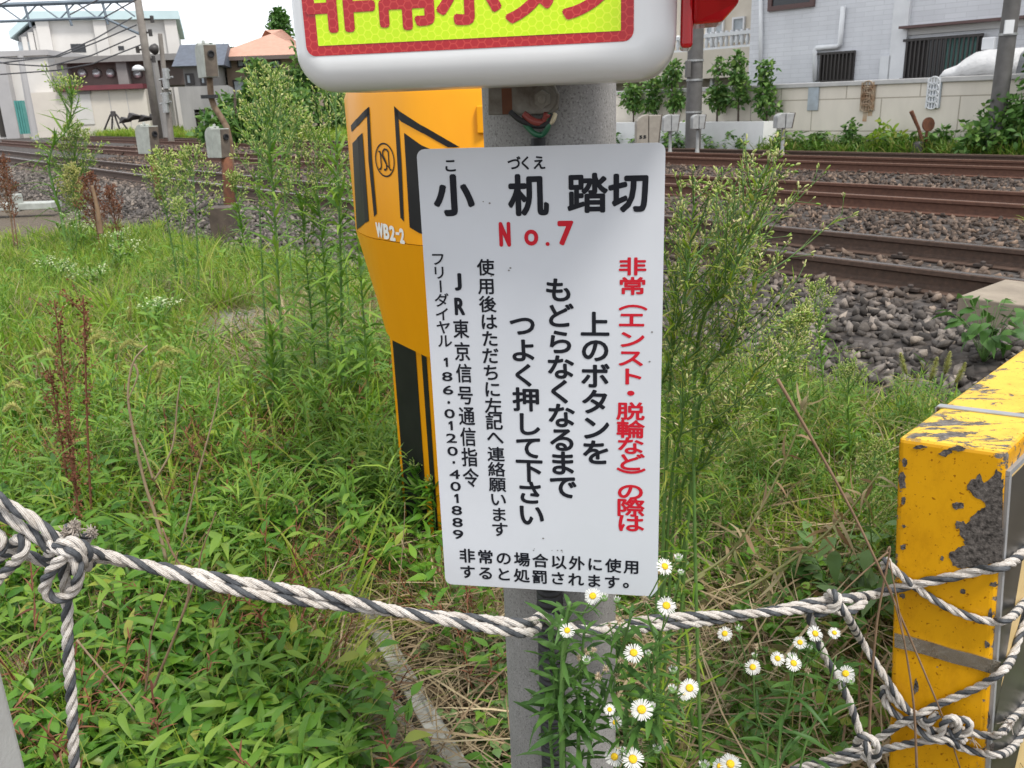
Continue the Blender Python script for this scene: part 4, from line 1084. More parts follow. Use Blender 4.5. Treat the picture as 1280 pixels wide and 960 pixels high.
# emergency button box
BD = .125                                                     # its front stands this far in front of the sign plane
def BP(px, py, d=BD): return onplane(px, py, BR - SN * d, SN)
bl_, br_ = BP(357, 40), BP(846, 30)
zb_ = (BP(600, 108)[2]); w_ = (br_ - bl_) @ SE; hb = .262
O_ = np.array([bl_[0], bl_[1], zb_])
bx = thing('emergency_button_box', 'white rounded emergency button box with a yellow and red reflective label', 'button box', O_ + SE * w_ / 2)
m = MB(); ol = []; rc = .042
for (cx, cz, a0) in ((w_ - rc, hb - rc, 0), (rc, hb - rc, 90), (rc, rc, 180), (w_ - rc, rc, 270)):
    for k in range(9):
        a = math.radians(a0 + k * 11.25); ol.append((cx, cz, math.cos(a), math.sin(a)))
fr_ = .030; rings = []
depth = .145
prof = [(.045, .000)] + [(fr_ * (1 - math.sin(a)), fr_ * (1 - math.cos(a))) for a in np.linspace(0.02, math.pi / 2, 9)] + [(0, depth)]
prof[0] = (fr_ + .002, 0.0)
for ins, dep in prof:
    rings.append([O_ + SE * (cx + (rc - min(ins, rc * .98)) * ca) + SU * (cz + (rc - min(ins, rc * .98)) * sa) + SN * dep for cx, cz, ca, sa in ol])
m.loft(rings); bxo = m.build('housing', MAT['boxwhite'], bx, smooth='auto')
def hexmat(name, base, cell, line):
    mm, t, b = new_mat(name)
    tcn = t.nodes.new('ShaderNodeTexCoord')
    def vm(op, a=None, b_=None, val=None):
        n = t.nodes.new('ShaderNodeVectorMath'); n.operation = op
        if a is not None: t.links.new(a, n.inputs[0])
        if b_ is not None: t.links.new(b_, n.inputs[1])
        elif val is not None: n.inputs[1].default_value = val
        return n
    sx = t.nodes.new('ShaderNodeSeparateXYZ'); cx = t.nodes.new('ShaderNodeCombineXYZ'); t.links.new(tcn.outputs['Object'], sx.inputs[0])
    t.links.new(sx.outputs['Z'], cx.inputs['X']); t.links.new(sx.outputs['X'], cx.inputs['Y'])
    sc = vm('SCALE', cx.outputs[0]); sc.inputs['Scale'].default_value = 1 / cell
    off = vm('ADD', sc.outputs[0], val=(100, 173.2, 0))
    a = vm('SUBTRACT', vm('MODULO', off.outputs[0], val=(1, 1.7320508, 1)).outputs[0], val=(.5, .8660254, 0))
    off2 = vm('ADD', off.outputs[0], val=(.5, .8660254, 0))
    b2 = vm('SUBTRACT', vm('MODULO', off2.outputs[0], val=(1, 1.7320508, 1)).outputs[0], val=(.5, .8660254, 0))
    la, lb_ = vm('LENGTH', a.outputs[0]), vm('LENGTH', b2.outputs[0])
    lt = t.nodes.new('ShaderNodeMath'); lt.operation = 'LESS_THAN'; t.links.new(la.outputs['Value'], lt.inputs[0]); t.links.new(lb_.outputs['Value'], lt.inputs[1])
    mxv = t.nodes.new('ShaderNodeMix'); mxv.data_type = 'VECTOR'; t.links.new(lt.outputs[0], mxv.inputs[0]); t.links.new(b2.outputs[0], mxv.inputs[4]); t.links.new(a.outputs[0], mxv.inputs[5])
    ab = vm('ABSOLUTE', mxv.outputs[1]); d1 = vm('DOT_PRODUCT', ab.outputs[0], val=(.5, .8660254, 0)); s2_ = t.nodes.new('ShaderNodeSeparateXYZ'); t.links.new(ab.outputs[0], s2_.inputs[0])
    mxx = t.nodes.new('ShaderNodeMath'); mxx.operation = 'MAXIMUM'; t.links.new(d1.outputs['Value'], mxx.inputs[0]); t.links.new(s2_.outputs['X'], mxx.inputs[1])
    r = ramp(t, mxx.outputs[0], [(0.0, base), (.41, base), (.46, line)])
    n = noise_node(t, 5, 3); rr = ramp(t, n.outputs['Fac'], [(.3, (.88, .9, .88)), (.7, (1.08, 1.06, 1.05))])
    t.links.new(mixc(t, 1.0, r.outputs['Color'], rr.outputs['Color'], 'MULTIPLY'), b.inputs['Base Color']); b.inputs['Roughness'].default_value = .25
    return mm
MAT['hexyellow'] = hexmat('reflective_yellow', (0.56, 0.82, 0.0), .0085, (0.72, 0.88, 0.03))
MAT['hexred'] = hexmat('reflective_red', (0.42, 0.010, 0.018), .0085, (0.55, 0.045, 0.04))
LD = BD + .0004
def rrect(x0, y0, x1, y1, r, d):
    P = [BP(x0, y1, d), BP(x1, y1, d)]; u0, u1 = (P[0] - O_) @ SE, (P[1] - O_) @ SE; z0 = BP((x0 + x1) / 2, y1, d)[2]; z1 = y0
    out = []
    for (cx, cz, a0) in ((u1 - r, z1 - r, 0), (u0 + r, z1 - r, 90), (u0 + r, z0 + r, 180), (u1 - r, z0 + r, 270)):
        for k in range(6):
            a = math.radians(a0 + 18 * k); q = O_ + SE * (cx + r * math.cos(a)) + SU * (cz - zb_ + r * math.sin(a)); out.append(q + SN * (-(d - BD)))
    return out, u0, u1, z0, z1
zt_ = zb_ + .155
o1, *_r = rrect(383, zt_, 792, 61, .010, BD + .0005)
m = MB(); m.prism(o1, SN * .0006); lab_ = m.build('label_border', MAT['hexred'], bx)
o2, *_r = rrect(397, zt_ - .010, 776, 48, .001, BD + .0010)
m = MB(); m.prism(o2, SN * .0006); m.build('label_field', MAT['hexyellow'], lab_)
mb = MB()
for ch, x in (('非', 423), ('常', 506), ('ボ', 586), ('タ', 661), ('ン', 737)):
    y = -12 - (x - 580) * .03
    P = BP(x, y, BD + .0016); wm = (BP(x + 44, y) - BP(x - 44, y)) @ SE
    put_glyph(mb, ch, P, SE, SU, wm, wm * 1.0, .024)
mb.build('lettering', MAT['hexred'], lab_)
# round push button above the label
bc = O_ + SE * (w_ * .5) + SU * (hb - .055)
m = MB(); m.lathe([(.05, -.001), (.05, .012), (.042, .016), (.038, .008), (0, .008)], bc, -SN, 28); pbn = m.build('button_ring', MAT['black'], bx, smooth='auto')
m = MB(); m.lathe([(.034, .0), (.034, .014), (.028, .019), (0, .020)], bc, -SN, 28); m.build('button', MAT['inkred'], pbn, smooth='auto')
# red side lamp
m_, t, b = new_mat('red_lens'); b.inputs['Base Color'].default_value = (0.55, 0.012, 0.016, 1); b.inputs['Roughness'].default_value = .08; b.inputs['Transmission Weight'].default_value = .35; b.inputs['IOR'].default_value = 1.45
MAT['redlens'] = m_
LDp = BD - .03
def lampP(x, y, d=LDp): return BP(x, y, d)
lp0 = lampP(850, 60); lp1 = lampP(866, 60); zt2 = zb_ + hb - .02
lamp = MB(); zz = lp0[2]
lamp.obox(lp0, SE * ((lp1 - lp0) @ SE), SN * .085, SU * (zt2 - zz)); lo = lamp.build('lamp_base', MAT['redlens'], bx, bevel=(.004, 3))
ol = [lampP(x, y) for x, y in ((866.5, 30), (903, 27), (924, 3))]; u3 = (ol[2] - O_) @ SE; u1 = (ol[0] - O_) @ SE
top = [O_ + SE * u3 + SU * (ol[2][2] - zb_ + .09), O_ + SE * ((ol[1] - O_) @ SE) + SU * (zt2 - zb_ - .01), O_ + SE * u1 + SU * (zt2 - zb_ - .01)]
poly = ol + [q - SN * LDp for q in top]
m = MB(); m.prism([q + SN * .004 for q in poly], SN * .07); m.build('lamp_lens', MAT['redlens'], lo, bevel=(.003, 2))
m = MB(); cc = sum(poly) / len(poly) + SN * .04; m.lathe([(0, -.03), (.016, -.03), (.018, .0), (.012, .03), (0, .035)], cc, SE, 12); m.build('lamp_bulb', MAT['rubber'], lo, smooth='auto')

# mounting bracket with bolt and wires between the box and the sign
br0 = thing('mounting_bracket', 'grimy steel bracket with a bolt under the button box', 'bracket', U(660, 130, 1.09))
YBk = 1.108
def KP(x, y, d=0.0): return onplane(x, y, np.array([PC[0], YBk - d, 0]), SN)
a, b = KP(608, 145), KP(694, 100)
ol = [KP(610, 144), KP(690, 143), KP(698, 136), KP(699, 118), KP(694, 108), KP(690, 95), KP(610, 97)]
m = MB(); m.prism(ol, SN * .006); m.build('plate', MAT['dirtysteel'], br0, bevel=(.0015, 2))
m = MB(); m.obox(KP(628, 143, .0005), SE * sw(12), SN * .004, SU * .030); m.build('slot_tab', MAT['rust'], br0)
c = KP(679, 124); m = MB(); m.lathe([(.016, 0), (.016, .003), (.0, .003)], c, -SN, 20); m.lathe([(.0105, .002), (.0105, .010), (0, .0105)], c, -SN, 6); m.lathe([(.005, .008), (.005, .014), (0, .015)], c, -SN, 10); m.build('bolt', MAT['dirtysteel'], br0, smooth='auto')
wr = thing('cable_bundle', 'loops of black, green, red and cream wire hanging below the bracket', 'cable', KP(670, 160))
for nm, mt, pts, r in (('black_wire', 'rubber', ((638, 140), (650, 150), (668, 157), (684, 155), (690, 143)), .0035), ('green_wire', 'green', ((656, 155), (668, 167), (678, 168), (685, 158), (686, 142)), .0035), ('red_wire', 'red_wire', ((655, 143), (668, 152), (680, 152), (684, 142)), .0045), ('cream_wire', 'cream_wire', ((680, 156), (690, 152), (694, 142)), .003)):
    P = [KP(x, y, .004 + .004 * (i % 2)) for i, (x, y) in enumerate(pts)]
    Q = []
    for i in range(40):
        t = i / 39 * (len(P) - 1); k = min(int(t), len(P) - 2); f = t - k
        p0, p1, p2, p3 = P[max(k - 1, 0)], P[k], P[k + 1], P[min(k + 2, len(P) - 1)]
        Q.append(.5 * ((2 * p1) + (-p0 + p2) * f + (2 * p0 - 5 * p1 + 4 * p2 - p3) * f * f + (-p0 + 3 * p1 - 3 * p2 + p3) * f ** 3))
    m = MB(); m.tube(Q, r, 8); m.build(nm, MAT[mt], wr, smooth=True)
# conduit: smooth cable behind the sign, corrugated below it
cd = thing('conduit', 'black corrugated conduit running down the front of the concrete post', 'conduit', KP(690, 740))
xc = U(690, 800, 1.07)[0]
m = MB(); m.tube([(xc, PC[1] - PR - .008, z) for z in (1.405, 1.2, .9)], .009, 10); m.build('cable', MAT['rubber'], cd, smooth=True)
m = MB(); prof = []; z = 0.0
while z < .98:
    prof += [(.0165, z), (.0195, z + .003), (.0195, z + .006), (.0165, z + .009)]; z += .0095
m.lathe(prof, (xc, PC[1] - PR - .007, 0), n=18); m.build('corrugated_sleeve', MAT['rubber'], cd, smooth=True)

# ================================================================ GATE MACHINE (yellow, behind the post)
GY = 2.45
gm = thing('gate_machine', 'orange yellow crossing gate machine with black chevron stripes behind the post', 'gate machine', U(545, 600, GY) * np.array([1, 1, 0]))
# plan outline of the hood at camera-facing side, left to right
def gp(px, Y): q = U(px, 200, Y); return np.array([q[0], q[1], 0])
pl_top = [gp(437, 2.62), gp(441, 2.56), gp(450, 2.475), gp(461, 2.425), gp(505, 2.30), gp(530, 2.255), gp(606, 2.215), gp(640, 2.23)]
back = [pl_top[-1] + np.array([.10, .42, 0]), pl_top[0] + np.array([.06, .30, 0])]
zT = U(437, 119, 2.5)[2]; zM = G(453, 297, 0)[2]; 
zM = U(455, 297, 2.45)[2]; zB = U(482, 410, 2.5)[2]
ring = pl_top + back
cen = sum(ring) / len(ring)
def inset(k, dz): return [cen + (p - cen) * k + np.array([0, 0, dz]) for p in ring]
def rz(r, z): return [np.array([p[0], p[1], z]) for p in r]
m = MB(); m.loft([rz(ring, zM), rz(ring, zT - .01), [np.array([q[0], q[1], zT + .025]) for q in [cen + (p - cen) * .93 for p in ring]]])
gho = m.build('hood', MAT['orange'], gm, smooth='auto')
# lower skirt: narrows toward the pedestal
low = [np.array([p[0], p[1], 0]) for p in ring]
sh_v = gp(482, 2.50) - gp(455, 2.45)
gp2 = lambda px, Y: (lambda q: np.array([q[0], q[1], 0]))(U(px, 415, Y))
low = [gp2(479.5, 2.66), gp2(480.5, 2.60), gp2(483, 2.53), gp2(489, 2.475), gp2(530, 2.37), gp2(556, 2.33)] + [p + np.array([.0, .05, 0]) for p in low[6:]]
zz = []
for i, p in enumerate(low): zz.append(zB + .0 - .050 * max(0, (p - low[0]) @ nrm(low[5] - low[0])) / .3)
m = MB(); m.loft([[np.array([p[0], p[1], z]) for p, z in zip(low, zz)], rz(ring, zM - .002)]); m.build('lower_cover', MAT['orange'], gm, smooth='auto')
# surface strips (stripes, emblem, lettering) follow the hood faces
class Strip:
    """unrolled hood front: u metres along the outline from the left end, z height"""
    def __init__(s, pl):
        s.p = pl; s.L = [0.0]
        for a, b in zip(pl, pl[1:]): s.L.append(s.L[-1] + np.linalg.norm(b - a))
    def at(s, u, z, d=.0015):
        k = 0
        while k < len(s.L) - 2 and u > s.L[k + 1]: k += 1
        a, b = s.p[k], s.p[k + 1]; e = nrm(b - a); q = a + e * (u - s.L[k]); n = np.array([e[1], -e[0], 0])
        return np.array([q[0], q[1], z]) + n * d
    def from_px(s, px, py):
        best = None; d = ray(px, py)
        for k in range(len(s.p) - 1):
            a, b = s.p[k], s.p[k + 1]; e = nrm(b - a); n = np.array([-e[1], e[0], 0])
            P = CAMP + d * (np.dot(a - CAMP, n) / np.dot(d, n)); t = (P - a) @ e
            if -1e-4 <= t <= np.linalg.norm(b - a) + 1e-4: return s.L[k] + t, P[2]
            c = min(abs(t), abs(t - np.linalg.norm(b - a)))
            if best is None or c < best[0]: best = (c, s.L[k] + t, P[2])
        return best[1], best[2]
ST = Strip(pl_top)
def band(mb, pts_top, pts_bot, n=14):
    """ruled surface between two pixel polylines of equal count"""
    A = [ST.from_px(*p) for p in pts_top]; Bq = [ST.from_px(*p) for p in pts_bot]
    V = []; 
    for (a, b) in zip(A, Bq): V += [a, b]
    rows = []
    for i in range(len(A) - 1):
        for k in range(n + (1 if i == len(A) - 2 else 0)):
            f = k / n
            rows.append(((A[i][0] * (1 - f) + A[i + 1][0] * f, A[i][1] * (1 - f) + A[i + 1][1] * f), (Bq[i][0] * (1 - f) + Bq[i + 1][0] * f, Bq[i][1] * (1 - f) + Bq[i + 1][1] * f)))
    b0 = len(mb.v)
    Vv = []
    for a, b in rows: Vv += [ST.at(*a), ST.at(*b)]
    mb.add(Vv, [(2 * i, 2 * i + 1, 2 * i + 3, 2 * i + 2) for i in range(len(rows) - 1)])
mb = MB()
# left chevron line and its stem, left solid block, right line and stem, right solid block  (pixel outlines)
band(mb, [(439, 157), (447, 148), (461.5, 133.5)], [(440, 165), (448, 157), (462, 143)])
band(mb, [(459, 136), (461, 200), (468, 271)], [(462, 133.5), (465.5, 200), (471.5, 267)])
band(mb, [(441, 179), (446, 174), (453.5, 166)], [(446.5, 287), (450, 284.5), (461.5, 276)])
band(mb, [(493, 132.5), (500, 139), (530, 158), (575, 184)], [(494, 143.5), (502, 152), (530, 167), (560, 184)])
band(mb, [(493, 132.5), (497, 200), (501, 272)], [(498, 139), (502.5, 205), (505.5, 277)])
band(mb, [(505.5, 166), (525, 180), (560, 196)], [(512.5, 284), (524, 291), (560, 300)])
mb.build('stripes', MAT['black'], gho, fix=False)
# round emblem: letters S, N and J shapes interlaced in a ring
u0, z0 = ST.from_px(481.5, 200); ru = (ST.from_px(493, 200)[0] - ST.from_px(470, 200)[0]) / 2; rzv = (ST.from_px(481, 179)[1] - ST.from_px(481, 220)[1]) / 2
def stroke(mb, pts, w):
    """pts in emblem units (-1..1)"""
    P = np.array(pts, float)
    Q = []
    for i in range(len(P) - 1):
        for k in range(5): Q.append(P[i] + (P[i + 1] - P[i]) * k / 5)
    Q.append(P[-1]); Q = np.array(Q); Tt = np.gradient(Q, axis=0); Nn = np.stack([-Tt[:, 1], Tt[:, 0]], -1); Nn /= np.linalg.norm(Nn, axis=1)[:, None] + 1e-9
    V = []
    for q, n in zip(Q, Nn):
        for sgn in (1, -1): V.append(ST.at(u0 + (q[0] + sgn * n[0] * w) * ru, z0 + (q[1] + sgn * n[1] * w) * rzv, .0018))
    mb.add(V, [(2 * i, 2 * i + 1, 2 * i + 3, 2 * i + 2) for i in range(len(Q) - 1)])
mb = MB()
stroke(mb, [(math.cos(a), math.sin(a)) for a in np.linspace(0, 2 * math.pi, 33)], .05)
stroke(mb, [(.42, .52), (.30, .62), (.05, .66), (-.15, .52), (-.18, .30), (0, .05), (.16, -.25), (.14, -.50), (-.02, -.62), (-.16, -.56)], .06)
stroke(mb, [(-.62, .52), (-.45, .50), (-.42, .2), (-.42, -.40), (-.55, -.58), (-.68, -.55)], .055)
stroke(mb, [(.44, .55), (.42, -.45), (.50, -.58), (.64, -.58)], .055)
stroke(mb, [(-.45, .50), (-.22, .18), (.16, -.30), (.42, -.45)], .045)
mb.build('emblem', MAT['black'], gho, fix=False)
mb = MB()
for ch, x, y, w in (('W', 475, 287, 9), ('B', 483.5, 289, 7), ('2', 491, 291, 7), ('-', 497.5, 291.5, 4.5), ('2', 503, 294.5, 6)):
    a = ST.from_px(x - w / 2, y); b = ST.from_px(x + w / 2, y); P = ST.at((a[0] + b[0]) / 2, a[1], .0018); ex = nrm(ST.at(b[0], 0) - ST.at(a[0], 0))
    zt1 = ST.from_px(x, y - 9.5)[1] - ST.from_px(x, y + 9.5)[1]
    put_glyph(mb, ch, P, ex, SU, (b[0] - a[0]), zt1 if ch != '-' else zt1 * .17, .014 if ch != '-' else .0, fit=True)
mb.build('lettering', MAT['wtext'], gho)
# hinge on the right side
h0 = ST.from_px(596, 150)
m = MB(); c = ST.at(h0[0], ST.from_px(594, 167)[1], 0); m.obox(c, ST.at(h0[0] + .03, c[2], 0) - c, np.array([0, -.012, 0]), (0, 0, .065)); m.build('hinge', MAT['orange'], gho, bevel=(.003, 2))
# pedestal below
pdl = [np.array([p[0], p[1], 0]) for p in (U(488, 430, 2.66), U(540, 430, 2.48), U(566, 430, 2.43))]
pdl = [np.array([p[0], p[1], 0]) for p in pdl]
ringp = pdl + [pdl[-1] + np.array([.08, .28, 0]), pdl[0] + np.array([.08, .24, 0])]
m = MB(); m.loft([rz(ringp, -.1), rz(ringp, zB + .01)]); pdo = m.build('pedestal', MAT['orange'], gm)
ST2 = Strip(pdl)
def vstripe(mb, x0, x1):
    a = ST2.from_px(x0, 470)[0]; b = ST2.from_px(x1, 470)[0]
    mb.add([ST2.at(a, .06), ST2.at(b, .06), ST2.at(b, zB - .0), ST2.at(a, zB - .0)], [(0, 1, 2, 3)])
mb = MB(); vstripe(mb, 494.5, 522); vstripe(mb, 529, 535); mb.build('stripes', MAT['black'], pdo, fix=False)

# ================================================================ YELLOW GUARD POST (right)
m_, t, b = new_mat('guard_yellow'); b.inputs['Specular IOR Level'].default_value = .28
n1 = noise_node(t, 17, 8, 0.72, dist=.25); n2 = noise_node(t, 4.2, 4)
geo = t.nodes.new('ShaderNodeNewGeometry'); sxn = t.nodes.new('ShaderNodeSeparateXYZ'); t.links.new(geo.outputs['Normal'], sxn.inputs[0])
up = ramp(t, sxn.outputs['Z'], [(.5, (0, 0, 0)), (.9, (1, 1, 1))])
n3 = noise_node(t, 10, 8, 0.75, dist=.6, vscale=(1.0, 2.6, 1.0))
uve = t.nodes.new('ShaderNodeUVMap'); sxe = t.nodes.new('ShaderNodeSeparateXYZ'); t.links.new(uve.outputs[0], sxe.inputs[0])
def edgew(sock, w):
    a_ = t.nodes.new('ShaderNodeMath'); a_.operation = 'PINGPONG'; a_.inputs[1].default_value = .5; t.links.new(sock, a_.inputs[0])
    b_ = t.nodes.new('ShaderNodeMapRange'); b_.inputs[1].default_value = 0; b_.inputs[2].default_value = w; b_.inputs[3].default_value = 1; b_.inputs[4].default_value = 0; t.links.new(a_.outputs[0], b_.inputs[0]); return b_.outputs[0]
ew = edgew(sxe.outputs['X'], .13)
n1b = noise_node(t, 75, 6, .7, dist=.4); nmx = mixc(t, .45, n1.outputs['Fac'], n1b.outputs['Fac'])
addn = t.nodes.new('ShaderNodeMath'); addn.operation = 'MULTIPLY_ADD'; addn.inputs[1].default_value = .12; t.links.new(ew, addn.inputs[0]); t.links.new(nmx, addn.inputs[2])
chipS = ramp(t, addn.outputs[0], [(.635, (0, 0, 0)), (.65, (1, 1, 1))]); chipT = ramp(t, n3.outputs['Fac'], [(.535, (0, 0, 0)), (.55, (1, 1, 1))])
chip = mixc(t, up.outputs['Color'], chipS.outputs['Color'], chipT.outputs['Color'])
ny = ramp(t, n2.outputs['Fac'], [(.3, (0.60, 0.285, 0.003)), (.7, (0.67, 0.335, 0.004))])
paint_col = mixc(t, up.outputs['Color'], ny.outputs['Color'], (0.72, 0.46, 0.05))  # upward faces take a lighter, paler yellow
n4 = noise_node(t, 120, 3); dk = ramp(t, n4.outputs['Fac'], [(.3, (.06, .05, .045)), (.6, (.16, .145, .13)), (.75, (.26, .24, .22))])
ngr = noise_node(t, 7, 8, .75, vscale=(1, 1, .5)); grime = ramp(t, ngr.outputs['Fac'], [(.30, (.72, .66, .58)), (.5, (1, 1, 1)), (.7, (1.03, 1.03, 1.03))]); paint_col = mixc(t, 1.0, paint_col, grime.outputs['Color'], 'MULTIPLY')
nsp = noise_node(t, 140, 2); spk = ramp(t, nsp.outputs['Fac'], [(.30, (.45, .33, .2)), (.36, (1, 1, 1))]); paint_col = mixc(t, 1.0, paint_col, spk.outputs['Color'], 'MULTIPLY')
cl = mixc(t, chip, paint_col, dk.outputs['Color'])
t.links.new(cl, b.inputs['Base Color']); rr = ramp(t, chip, [(0, (.38,) * 3), (1, (.9,) * 3)]); t.links.new(rr.outputs['Color'], b.inputs['Roughness'])
inv = t.nodes.new('ShaderNodeInvert'); t.links.new(chip, inv.inputs['Color'])
nb3 = noise_node(t, 26, 4)
ads = mixc(t, .25, inv.outputs['Color'], nb3.outputs['Color'])
bumpn(t, b, ads, .5, .003)
MAT['guard'] = m_
MAT['bare'] = M('bare_concrete_patch', (0.022, 0.018, 0.015), (0.15, 0.13, 0.115), 130, 0.95, bump=.9, bscale=160, bdist=.004)
MAT['steelband'] = M('steel_band', (0.62, 0.62, 0.58), (0.48, 0.47, 0.42), 22, 0.20, metal=0.95, bump=.8, bscale=16, bdist=.012)
MAT['zincstrap'] = M('zinc_strap', (0.45, 0.46, 0.47), (0.36, 0.37, 0.38), 14, 0.45, metal=.5)
MAT['faded'] = M('faded_panel', (0.62, 0.46, 0.22), (0.50, 0.36, 0.16), 8, 0.5)
MAT['panelblack'] = M('panel_black', (0.028, 0.028, 0.027), (0.05, 0.05, 0.047), 6, 0.28)
gTL = U(1122, 546, 1.30); gTR = G(1257, 565, gTL[2]); gBK = G(1275, 437, gTL[2])
ga = gTR - gTL; gb = nrm(gBK - gTL)
gN = nrm(np.cross(ga, np.array([0, 0, 1.0]))); gN = gN if gN[1] < 0 else -gN           # front normal (towards viewer)
bt = U(1109, 960, 1.285); tilt = (bt - gTL) / (gTL[2] - bt[2]); dn = tilt * (gTL[2] + .05)      # down the leaning edge to the ground
gd = thing('guard_post', 'chipped yellow concrete guard block with steel bands and black side panel, wound with rope', 'guard block', np.array([gTL[0], gTL[1], 0]) + ga / 2)
LG = 1.5
m = MB(); m.obox(gTL + dn, ga, gb * LG, -dn); gbo = m.build('block', MAT['guard'], gd, bevel=(.009, 3))
ul = gbo.data.uv_layers.new(name='UVMap'); Ainv = np.linalg.inv(np.stack([ga, gb * LG, dn], 1)); base_g = np.array(pmat(gd).translation)
for lp in gbo.data.loops:
    q = Ainv @ (np.array(gbo.data.vertices[lp.vertex_index].co) + base_g - gTL); ul.data[lp.index].uv = (q[0], q[2])
gN2 = nrm(np.cross(ga, dn)); gN2 = gN2 if gN2[1] < 0 else -gN2
def FP(px, py, d=.0): return onplane(px, py, gTL + gN2 * d, gN2)        # on the front face
patch = [(1246, 586), (1240, 596), (1230, 604), (1225, 592), (1215, 600), (1208, 607), (1213, 615), (1219, 622), (1228, 626), (1232, 633), (1226, 638), (1218, 643), (1208, 655), (1203, 652), (1195, 653), (1194, 660), (1200, 665), (1204, 673), (1206, 682), (1198, 684), (1193, 690), (1188, 690), (1186, 697), (1190, 703), (1197, 710), (1215, 711), (1235, 706), (1252, 702), (1253, 660), (1254, 620), (1254, 600), (1250, 590)]
def splat(mb, pts, d, jit=1.3, seed=1):
    rj = np.random.default_rng(seed); out = []
    for i in range(len(pts)):
        a, b = np.array(pts[i], float), np.array(pts[(i + 1) % len(pts)], float)
        for k in range(3): out.append(a + (b - a) * k / 3 + rj.normal(size=2) * (jit if k else .3))
    mb.prism([FP(x, y, d) for x, y in out], -gN2 * .001)
mb = MB(); splat(mb, patch, .0008); mb.build('bare_patch', MAT['bare'], gbo)
for k, (x, y, w, h) in enumerate(((1199, 632, 9, 7), (1181, 566, 9, 6), (1204, 740, 4, 4), (1242, 731, 7, 3), (1128, 602, 6, 12), (1129, 626, 4, 5), (1238, 770, 4, 10), (1234, 806, 4, 6), (1178, 698, 3, 3), (1129, 684, 4, 5), (1128, 745, 4, 4), (1145, 858, 3, 12), (1130, 658, 3, 2), (1236, 900, 2, 14), (1240, 935, 4, 9), (1131, 578, 4, 6), (1150, 559, 9, 3), (1196, 561, 12, 4))):
    mb = MB(); rj = np.random.default_rng(30 + k); a = np.linspace(0, 2 * math.pi, 10)[:-1]; rr3 = rj.uniform(.5, 1.1, 9)
    splat(mb, [(x + w * q * math.cos(p), y + h * q * math.sin(p)) for p, q in zip(a, rr3)], .0008 + .00003 * k, .3, k); mb.build('bare_patch', MAT['bare'], gbo)
# wavy steel band across the front, wrapping left
pts = [(1118, 800), (1124, 801.5), (1140, 805), (1165, 812), (1190, 820), (1215, 826), (1238, 833), (1251, 836)]
mb = MB(); V = []
for i, (x, y) in enumerate(pts):
    wv = .0007 * math.sin(i * 2.3)
    V += [FP(x, y + 9, .003 + wv), FP(x, y - 8.5, .003 - wv)]
n0 = len(V); V += [np.array(p) - gN2 * .0022 for p in V]
F = [(2 * i, 2 * i + 2, 2 * i + 3, 2 * i + 1) for i in range(len(pts) - 1)] + [(n0 + 2 * i, n0 + 2 * i + 1, n0 + 2 * i + 3, n0 + 2 * i + 2) for i in range(len(pts) - 1)] + [(2 * i, n0 + 2 * i, n0 + 2 * i + 2, 2 * i + 2) for i in range(len(pts) - 1)] + [(2 * i + 1, 2 * i + 3, n0 + 2 * i + 3, n0 + 2 * i + 1) for i in range(len(pts) - 1)]
mb.add(V, F); mb.build('steel_band', MAT['steelband'], gd, smooth='auto')
# strap over the top
def TPp(px, py): return G(px, py, gTL[2] + .002)
a = TPp(1166, 507); off_ = (a - gTL) @ gb
o_ = gTL + gb * off_ - nrm(ga) * .003
m = MB(); m.obox(o_ + np.array([0, 0, .0005]), nrm(ga) * (np.linalg.norm(ga) + .006), gb * .017, (0, 0, .0022)); m.obox(o_ - nrm(ga) * .002, nrm(ga) * .002, gb * .017, dn * .12)
m.build('strap', MAT['zincstrap'], gd)
# right side panel with black and faded yellow slanting stripes and grey edging
sN = nrm(np.cross(gb, dn)); sN = sN if sN[0] > 0 else -sN
pz0, pz1 = .05, .93
so_ = gTR + sN * .004
def SD(u, v, d=0.0): return so_ + gb * u + dn * v + sN * d
m = MB(); m.prism([SD(.02, .05), SD(LG - .05, .05), SD(LG - .05, .95), SD(.02, .95)], -sN * .003); sp_ = m.build('side_panel', MAT['faded'], gd)
mb = MB()
for k in range(6):
    u = .02 + k * .42
    mb.prism([SD(max(.021, u - .02), .051, .001), SD(u + .16, .051, .001), SD(max(.021, u - .40), .949 if u > .4 else .55, .001), SD(max(.021, u - .58), .949 if u > .58 else .50, .001)][:4], -sN * .0008)
mb.build('black_stripe', MAT['panelblack'], sp_)
m = MB(); m.prism([SD(.008, .045, .002), SD(.019, .045, .002), SD(.019, .96, .002), SD(.008, .96, .002)], -sN * .006); m.prism([SD(.008, .035, .002), SD(LG - .04, .035, .002), SD(LG - .04, .044, .002), SD(.008, .044, .002)], -sN * .006); m.build('panel_edge', MAT['zincstrap'], sp_)

# ================================================================ ROPES
m_, t, b = new_mat('rope_white')
uvn = t.nodes.new('ShaderNodeUVMap'); wv = t.nodes.new('ShaderNodeTexWave'); wv.wave_type = 'BANDS'; wv.bands_direction = 'DIAGONAL'; wv.inputs['Scale'].default_value = 1.0; wv.inputs['Distortion'].default_value = 0.0
dpr = t.nodes.new('ShaderNodeVectorMath'); dpr.operation = 'DOT_PRODUCT'; dpr.inputs[1].default_value = (3.6, 3.4, 0); t.links.new(uvn.outputs[0], dpr.inputs[0]); cbx = t.nodes.new('ShaderNodeCombineXYZ'); t.links.new(dpr.outputs['Value'], cbx.inputs['X']); t.links.new(cbx.outputs[0], wv.inputs['Vector']); wv.bands_direction = 'X'
nn2 = noise_node(t, 30, 6, .7); rpw = ramp(t, nn2.outputs['Fac'], [(.3, (0.46, 0.41, 0.36)), (.5, (0.60, 0.56, 0.51)), (.7, (0.70, 0.67, 0.63))])
